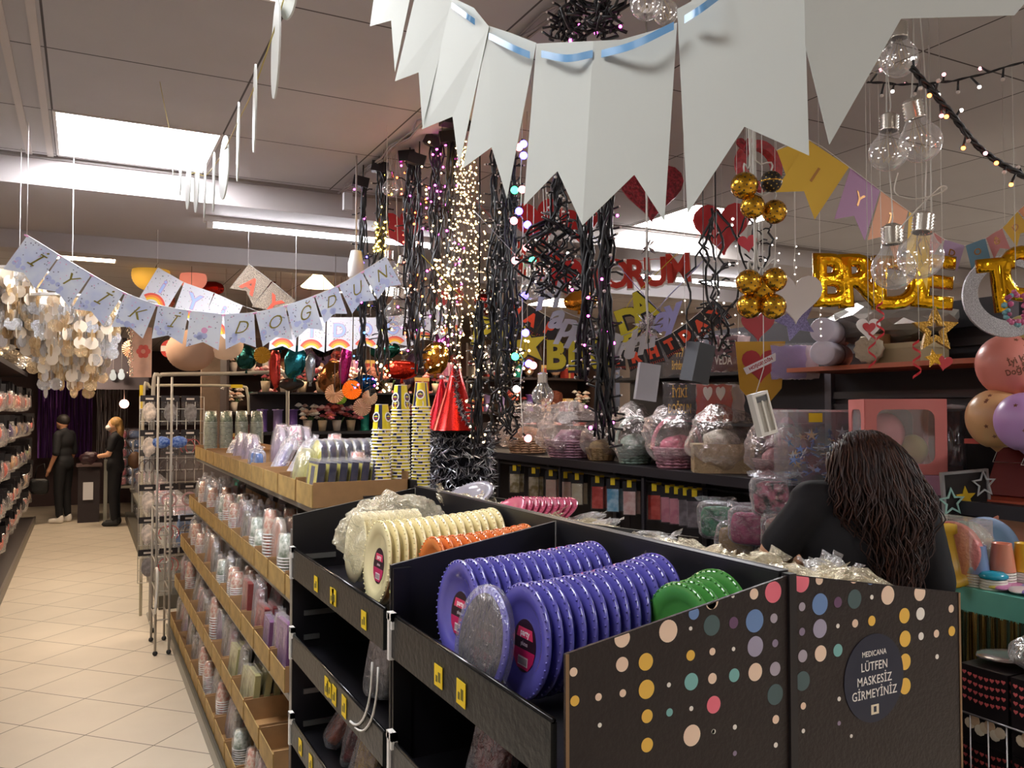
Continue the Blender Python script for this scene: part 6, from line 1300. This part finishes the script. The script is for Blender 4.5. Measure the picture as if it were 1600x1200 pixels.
for (u, v, lab, c) in ((165, 586, 'beige cut-out figure on the grey lintel, first of three', 'c8b888'), (177, 588, 'grey-blue cloud cut-out on the grey lintel', '8a9aa8'), (190, 587, 'pale blue cut-out figure on the grey lintel', 'a0b4c8')):
    t = thing('cut_out_figure', lab, 'decoration', V(u, v, 12.8)); MB().at(FACE_CAM).prism(circ(.055, 14, ry=.065), .01, M(c, .5)).prism(circ(.035, 10, 0, .07), .011, M(c, .5)).build('figure', t); MB().tube([(0, 0, .08), (0, 0, ZC-t.location.z)], .002, whi, 3).build('thread', t)
t = thing('lintel_panel', 'grey fascia panel spanning above the silver curtain', 'panel', (PY(172, 590, 14.2).x, 14.2, 2.05)); MB().box(-.42, .55, 0, .04, .0, .8, M('5c555c', .7)).build('panel', t)
# ================= BACK OF THE SHOP
random.seed(33)
bs = thing('back_shelf_unit', 'crowded wooden shelf wall at the back behind the gondola and the hanging lights', 'shelf', (0, 0, 0)); YB1 = 8.6
MB().box(1.25, 5.6, YB1+.42, YB1+.46, 0, 2.5, M('4c3428', .7, noise_=.2, scale=5)).build('back_panel', bs)
for z in (.5, .95, 1.35, 1.72, 2.12): MB().box(1.25, 5.6, YB1, YB1+.42, z-.025, z, M('2e2422', .5)).build('shelf_board', bs)
for x in (1.26, 1.95, 2.9, 3.85, 4.8, 5.58): MB().box(x-.012, x+.012, YB1, YB1+.42, 0, 2.5, M('3a2a24', .5)).build('upright', bs)
def flowers(c, seed):
    random.seed(seed); t = thing('flower_bunch', None, 'flowers'); mb = MB()
    for k in range(16): 
        p = Vector((U(-.09, .09), U(-.06, .06), U(.12, .24))); r = U(.022, .036); m = M(random.choice(c), .6)
        mb.ball(p, (r, r, r*.75), m, 1); 
        for j in range(5): a = j*1.26; mb.ball(p+Vector((r*.8*cos(a), r*.8*sin(a), -.004)), (r*.55, r*.55, r*.3), m, 1)
    mb.build('blossoms', t); mb = MB()
    for k in range(7): mb.tube([(0, 0, .0), (U(-.07, .07), U(-.05, .05), .13)], .003, M('4a6a3a', .6), 4)
    mb.build('stems', t); MB().lathe([(.0001, 0), (.03, 0), (.045, .10), (.0001, .09)], M(random.choice(('d8c8b8', 'a86a5a', 'c8b090')), .6), 14).build('pot', t); return Proto(t)
def spool(c): t = thing('ribbon_spool', None, 'spool'); MB().lathe([(.0001, 0), (.05, 0), (.05, .006), (.04, .008), (.04, .19), (.05, .192), (.05, .2), (.0001, .2)], M(c, .35, metal=.3, bump=.4, scale=70), 20).build('spool_body', t); MB().lathe([(.0001, .2), (.012, .2), (.012, .203), (.0001, .203)], M('d8d0c0', .5), 10).build('core_cap', t); return Proto(t)
def doll(c): t = thing('mask_head', None, 'wig'); MB().ball((0, 0, .12), (.07, .075, .10), M('c8a080', .6), 2).lathe([(.0001, 0), (.05, 0), (.03, .05), (.0001, .06)], M('2a2422', .6), 12).build('head_form', t); q = crumpled(.095, .095, .11, 3, .18, 4, M(c, .7, bump=.5, scale=50), 14).build('wig_hair', t); q.location = (0, .015, .15); return Proto(t)
def giftb(c, c2): t = thing('gift_box', None, 'box'); MB().box(-.07, .07, -.05, .05, 0, .15, M(c, .5, noise_=.2, scale=20)).build('carton', t); MB().box(-.072, .072, -.052, .052, .12, .155, M(c2, .5)).box(-.012, .012, -.0525, .0525, 0, .156, M(c2, .45)).build('lid', t); return Proto(t)
kinds = [(flowers(('e08a8a', 'd86a78', 'f0c0b8'), 1), 'pink flower bunch'), (flowers(('f0d8c8', 'e8c0a8', 'f4ece0'), 2), 'cream flower bunch'), (flowers(('b8483c', 'd8705a', '8c2c2c'), 3), 'red flower bunch'), (spool('7a5aa8'), 'purple ribbon spool'), (spool('9a86b8'), 'lilac ribbon spool'), (spool('168a78'), 'teal ribbon spool'),
  (doll('6a3420'), 'brown wig on a stand'), (doll('3a2440'), 'dark violet wig on a stand'), (giftb('c87a9a', 'e8b8c8'), 'pink gift box'), (giftb('c8a070', '8c4a34'), 'tan gift box'), (giftb('a83a30', 'd8b060'), 'red gift box'), (giftb('38608c', 'a8c0d8'), 'blue gift box'), (giftb('ded4c4', 'c8788a'), 'cream gift box')]
wt = {.5: [1, 1, 1, 1, 1, 1, 1, 1, 3, 3, 3, 2, 3], .95: [1, 1, 1, 1, 1, 1, 1, 1, 3, 3, 3, 2, 3], 1.35: [3, 2, 3, 2, 2, 1, 2, 1, 1, 1, 1, 0, 1], 1.72: [4, 4, 2, 1, 1, 1, 3, 2, 1, 1, 2, 1, 1], 2.12: [2, 3, 3, 0, 0, 1, 2, 2, 2, 2, 3, 1, 1]}
nmz = {.5: 'lowest', .95: 'second', 1.35: 'third', 1.72: 'fourth', 2.12: 'top'}
for z in (1.35, 1.72, 2.12, .95):
    for k in range(24):
        x = 1.34+k*.178
        q = random.choices(range(13), wt[z])[0]; kinds[q][0].put((x+U(-.02, .02), YB1+.12+U(-.02, .05), z+.001), (0, 0, U(-.4, .4)), '%s on the %s board of the back shelf wall' % (kinds[q][1], nmz[z]), '%ss on the %s board of the back wall' % (kinds[q][1], nmz[z]), (1, 1, 1))
# goods standing closer, right behind the tray gondola
cr = thing('counter_shelf', 'dark shelf right behind the tray gondola with spools and flowers', 'shelf', (0, 0, 0)); MB().box(1.35, 3.4, 7.50, 7.9, 1.52, 1.545, M('1c181a', .5)).build('top_board', cr); MB().box(1.35, 3.4, 7.88, 7.9, 0, 1.9, M('2a2022', .6)).build('back_panel', cr)
for x in (1.37, 3.38): MB().box(x-.02, x+.02, 7.5, 7.9, 0, 1.52, M('1c181a', .5)).build('side_panel', cr)
MB().box(1.35, 3.4, 7.5, 7.88, 1.885, 1.9, M('1c181a', .5)).build('upper_board', cr)
for k in range(15):
    q = [3, 4, 3, 1, 0, 2, 0, 5, 6, 0, 2, 1, 8, 9, 12][k]; kinds[q][0].put((1.42+k*.135, 7.65, 1.546), (0, 0, U(-.3, .3)), '%s on the dark shelf right behind the tray gondola' % kinds[q][1], '%ss behind the tray gondola' % kinds[q][1], (1, 1, 1))
for k in range(12):
    q = [0, 1, 0, 0, 2, 1, 6, 2, 7, 10, 0, 11][k]; kinds[q][0].put((1.45+k*.165, 7.68, 1.901), (0, 0, U(-.3, .3)), '%s on the upper board right behind the tray gondola' % kinds[q][1], '%ss on the upper board behind the tray gondola' % kinds[q][1], (1, 1, 1))
# hanging lanterns, fans and foil balloons
def hangline(t, z0): MB().tube([(0, 0, z0), (0, 0, ZC-t.location.z)], .002, M('8a8078', .5), 4).build('thread', t)
def lantern(u, v, r, d, c, lab, e=0, sq=.9):
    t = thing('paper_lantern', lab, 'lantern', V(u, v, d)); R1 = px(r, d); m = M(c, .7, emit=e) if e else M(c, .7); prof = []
    for k in range(33): a = R(-80+5*k); q = 1+(.025 if k % 2 else 0); prof.append((R1*cos(a)*q, R1*sq*sin(a)))
    MB().lathe(prof, m, 32).build('paper_shell', t); MB().lathe([(R1*.18, R1*sq*.98), (R1*.2, R1*sq), (R1*.18, R1*sq*1.02)], M('b8b0a0', .5), 16).build('wire_ring', t); hangline(t, R1*sq)
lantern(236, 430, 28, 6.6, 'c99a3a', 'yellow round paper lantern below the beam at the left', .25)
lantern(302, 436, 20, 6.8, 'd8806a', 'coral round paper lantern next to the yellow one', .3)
lantern(298, 548, 36, 6.4, 'c4a088', 'large cream pleated paper lantern hanging under the star banner')
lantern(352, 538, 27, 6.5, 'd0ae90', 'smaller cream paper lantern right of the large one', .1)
t = thing('pendant_lamp', 'glowing cone pendant lamp below the beam right of the glitter pennants', 'lamp', V(496, 442, 6.6)); MB().lathe([(.02, .10), (.04, .06), (.13, -.03), (.125, -.035), (.03, .05)], M('f4d8a8', .5, emit=2.5), 24).build('shade', t); MB().ball((0, 0, -.01), .035, M('fff0c8', .5, emit=8), 2).build('bulb', t); hangline(t, .1)
def fan(u, v, r, d, c, lab, arc=360, a0=0, e=0):
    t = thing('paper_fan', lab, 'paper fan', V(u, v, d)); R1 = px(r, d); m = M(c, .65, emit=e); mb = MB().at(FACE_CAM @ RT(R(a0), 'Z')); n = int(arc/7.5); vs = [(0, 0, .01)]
    for k in range(n+1): a = R(arc*k/n); vs.append((R1*cos(a), R1*sin(a), .012*(k % 2)))
    vs += [(p[0], p[1], p[2]-.004) for p in vs]; N = n+2
    mb.add(vs, [(0, k+1, k+2) for k in range(n)]+[(N, N+k+2, N+k+1) for k in range(n)], m); mb.build('pleated_disc', t); MB().at(FACE_CAM).prism(circ(R1*.12, 12), .02, M(c, .5)).build('centre', t); hangline(t, 0)
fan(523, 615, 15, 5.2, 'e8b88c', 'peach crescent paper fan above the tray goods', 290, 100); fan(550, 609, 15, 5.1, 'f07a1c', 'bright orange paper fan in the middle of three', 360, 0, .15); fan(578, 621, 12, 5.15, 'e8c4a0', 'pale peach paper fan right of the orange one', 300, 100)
fan(566, 636, 14, 5.3, 'e8c0a0', 'small peach fan under the orange one'); fan(410, 555, 13, 6, 'c8962c', 'mustard yellow flower fan beside the teal foil balloon'); fan(532, 622, 10, 5.6, '9ab83a', 'small green fan behind the peach crescent')
fan(205, 545, 14, 9.5, 'b08a70', 'brownish round fan beside the red flower poster'); fan(262, 470, 12, 8, 'd8785c', 'coral fan left of the rainbow banner')
def foil(u, v, w, h, d, c, lab, seed, a=0, metal=.9):
    t = thing('foil_balloon', lab, 'balloon', V(u, v, d)); W, H = px(w, d), px(h, d); mb = crumpled(W, min(W, H)*.5, H, 3, .18, seed, M(c, .18, metal=metal, bump=.3, scale=18), 4/max(W, H, .1)*.3); mb.sm = [True]*len(mb.sm)
    q = mb.build('foil_skin', t); q.rotation_euler = (0, a, -YAW); MB().lathe([(.0001, -H-.02), (.012, -H-.02), (.006, -H+.01)], M(c, .3, metal=metal), 8).build('neck_tab', t); hangline(t, H*.8)
for a in ((461, 566, 17, 26, 6.0, '2f7f8a', 'teal foil balloon hanging behind the wire rack', 1, .2), (438, 535, 16, 12, 6.2, '1c4a5a', 'dark teal foil balloon above the lighter one', 2, -.5), (505, 540, 18, 19, 6.1, '2a2222', 'round dark foil balloon under the letter D of the rainbow banner', 3),
    (540, 562, 9, 38, 6.0, 'c0327a', 'tall magenta foil balloon', 4, .1), (430, 575, 9, 32, 6.3, 'd0483c', 'tall red-pink foil streamer balloon', 5), (628, 578, 30, 16, 4.9, 'd0301c', 'glossy red lip-shaped foil balloon behind the cups', 6, .1), (600, 548, 24, 14, 5.4, '1c4a3c', 'dark green foil balloon behind the light bundles', 7),
    (572, 597, 18, 11, 5.5, '124a8c', 'blue foil balloon left of the red lip balloon', 8), (630, 548, 16, 9, 5.6, 'c8c0bc', 'silver foil balloon above the red lip balloon', 9), (680, 560, 22, 26, 5.2, 'b87828', 'gold foil balloon left of the red party hat', 10), (692, 535, 16, 18, 5.6, 'b04a8c', 'pink foil balloon above the gold one', 11),
    (520, 590, 22, 26, 6.6, '8c5a34', 'bronze foil balloon behind the peach fan', 12), (485, 575, 8, 24, 5.9, 'a8b0b8', 'silver number foil balloon beside the teal one', 13), (545, 530, 14, 14, 6.4, 'c88a2c', 'orange-gold foil balloon behind the rainbow banner', 14), (385, 560, 16, 20, 7.0, '1f4a48', 'dark green foil balloon behind the wire rack bar', 15),
    (330, 450, 20, 12, 7.2, 'a82820', 'red foil shape under the beam behind the rainbow banner', 16), (560, 470, 16, 12, 6.8, '2c8ab0', 'light blue foil balloon behind the letter U of the star banner', 17), (410, 440, 26, 10, 7.2, '6a1c1a', 'dark red foil shape behind the glitter pennants', 18), (455, 600, 20, 10, 6.4, '3a3430', 'black and white train foil balloon behind the wire rack', 19, 0, .3),
    (770, 560, 24, 22, 5.6, 'c8c4bc', 'silver foil balloon behind the dark twigs', 20), (905, 470, 26, 16, 5.0, 'c9822c', 'rainbow-gold foil balloon behind the script letters', 21), (760, 470, 18, 18, 5.8, '8c2c24', 'dark red foil balloon behind the golden cascade', 22)): foil(*a)
t = thing('flower_poster', 'pink poster with a big red flower hanging at the aisle end', 'poster', V(220, 552, 9.0)); A = FACE_CAM; MB().at(A).box(-.12, .12, -.26, .28, 0, .004, M('d8a894', .5, noise_=.15, scale=6)).build('sheet', t)
mb = MB()
for k in range(6): mb.at(A @ TR(.03+.045*cos(k*1.047), .02+.045*sin(k*1.047), .005)); mb.prism(circ(.032, 12), .002+.0003*k, M('d0483c', .5))
mb.at(A @ TR(.03, .02, .008)); mb.prism(circ(.025, 12), .003, M('e89a88', .5)); mb.build('red_flower', t); hangline(t, .28)
t = thing('bead_curtain_strip', 'narrow silver bead strip left of the flower poster', 'curtain', V(203, 548, 8.8)); random.seed(3); mb = MB()
for k in range(60): mb.ball((U(-.03, .03), 0, .26-k*.009), .010, M('e0d0c0', .2, metal=.8), 1)
mb.build('beads', t, kind='stuff'); hangline(t, .26)
t = thing('round_sign', 'red and white round paper sign left of the large cream lantern', 'sign', V(265, 545, 6.9)); MB().at(FACE_CAM).prism(circ(.075, 24), .004, M('c83a34', .5)).box(-.07, .07, -.02, .025, .004, .006, M('ece4dc', .5)).build('disc', t); hangline(t, .07)
# cone hat on tinsel column
ph = thing('party_hat', 'large shiny red cone party hat with silver tinsel on a tinsel-covered stand', 'party hat', V(712, 672, 3.75)); rb = px(37, 3.75); hh = px(112, 3.75)
rf = M('cf2a24', .2, metal=.75); MB().lathe([(rb, 0), (rb*.98, .004), (rb*.5, hh*.5), (.006, hh), (.0001, hh+.004)], rf, 36).build('cone', ph)
sm_ = [M('e8e8ec', .35, metal=.6), M('c4c4cc', .3, metal=.8), M('7a7a84', .3, metal=.9), M('2a2a34', .3, metal=.8)]
def tinsel(mb, path, rad, n, seed, mats=sm_):
    random.seed(seed); P = catmull(path, 20)
    for k in range(n):
        p = P[random.randrange(len(P))]; a = Vector((U(-1, 1), U(-1, 1), U(-1, 1))).normalized()*rad*U(.6, 1.2); b = a.cross(Vector((U(-1, 1), U(-1, 1), U(-1, 1)))).normalized()*.0018
        mb.add([p-b, p+a*.6-b, p+a, p+a*.6+b, p+b], [(0, 1, 2, 3, 4)], random.choice(mats))
mb = MB(); A = FACE_CAM.to_3x3(); path = [A @ Vector((rb*f*sin(a)*1.02, hh*z_, rb*f*abs(cos(a))*1.05)) for f, a, z_ in ((.08, .0, .95), (.2, .1, .82), (.38, .1, .62), (.55, .2, .45), (.72, .35, .28), (.85, .6, .12), (.95, .9, .02))]
tinsel(mb, path, .022, 700, 5); mb.build('silver_tinsel', ph)
q = V(690, 672, 3.95); p2 = thing('party_hat', 'second shiny red cone party hat half hidden behind the large one', 'party hat', (q.x, q.y, ph.location.z)); MB().lathe([(rb*.8, 0), (rb*.4, hh*.36), (.006, hh*.75)], M('c8202c', .2, metal=.75), 30).build('cone', p2); MB().ball((0, 0, hh*.76), .012, sm_[0], 2).build('pompom', p2)
ts = thing('tinsel_stand', 'round stand thickly wrapped in silver and dark tinsel beside the tall cups', 'tinsel', (V(722, 700, 3.85).x, V(722, 700, 3.85).y, .061)); zt = ph.location.z-.063
MB().lathe([(.0001, 0), (.12, 0), (.12, zt-.01), (.16, zt-.008), (.16, zt), (.0001, zt)], M('1c1a20', .5), 24).build('core', ts)
mb = MB()
for j in range(9): z = zt-.03-j*.045; tinsel(mb, [(.135*cos(a), .135*sin(a), z+.008*sin(a*3)) for a in [k*pi/4 for k in range(9)]], .042, 520, 60+j)
mb.build('tinsel_wrap', ts)
# foreground dark goods on the lower trays of the black gondola
random.seed(44)
lowk = [(pack_bag('b8962a', '8c7020', .14, .22, .03, 41), 'yellow party bag'), (pack_bag('8c2a2a', '5a1c1c', .14, .22, .03, 42), 'dark red party bag'), (pack_bag('b0522c', '8c3a1c', .14, .22, .03, 43), 'orange party bag'), (pack_bag('6a6660', 'a8a49c', .14, .22, .03, 45), 'clear grey party bag')]
for (x, y, z, q) in ((.80, 2.45, .865, 3), (.82, 2.22, .865, 3), (.78, 2.95, .555, 2), (.80, 2.78, .555, 1), (.78, 2.55, .555, 0), (.80, 2.35, .555, 0), (.82, 2.18, .555, 1), (.80, 2.6, .245, 0), (.8, 1.7, .865, 1), (.82, 1.45, .865, 2), (.8, 1.62, .555, 0)):
    lowk[q][0].put((x, y, z), (0, U(.2, .6), U(-.4, .4)), '%s lying on a lower tray of the black gondola' % lowk[q][1], '%ss on the lower black trays' % lowk[q][1])
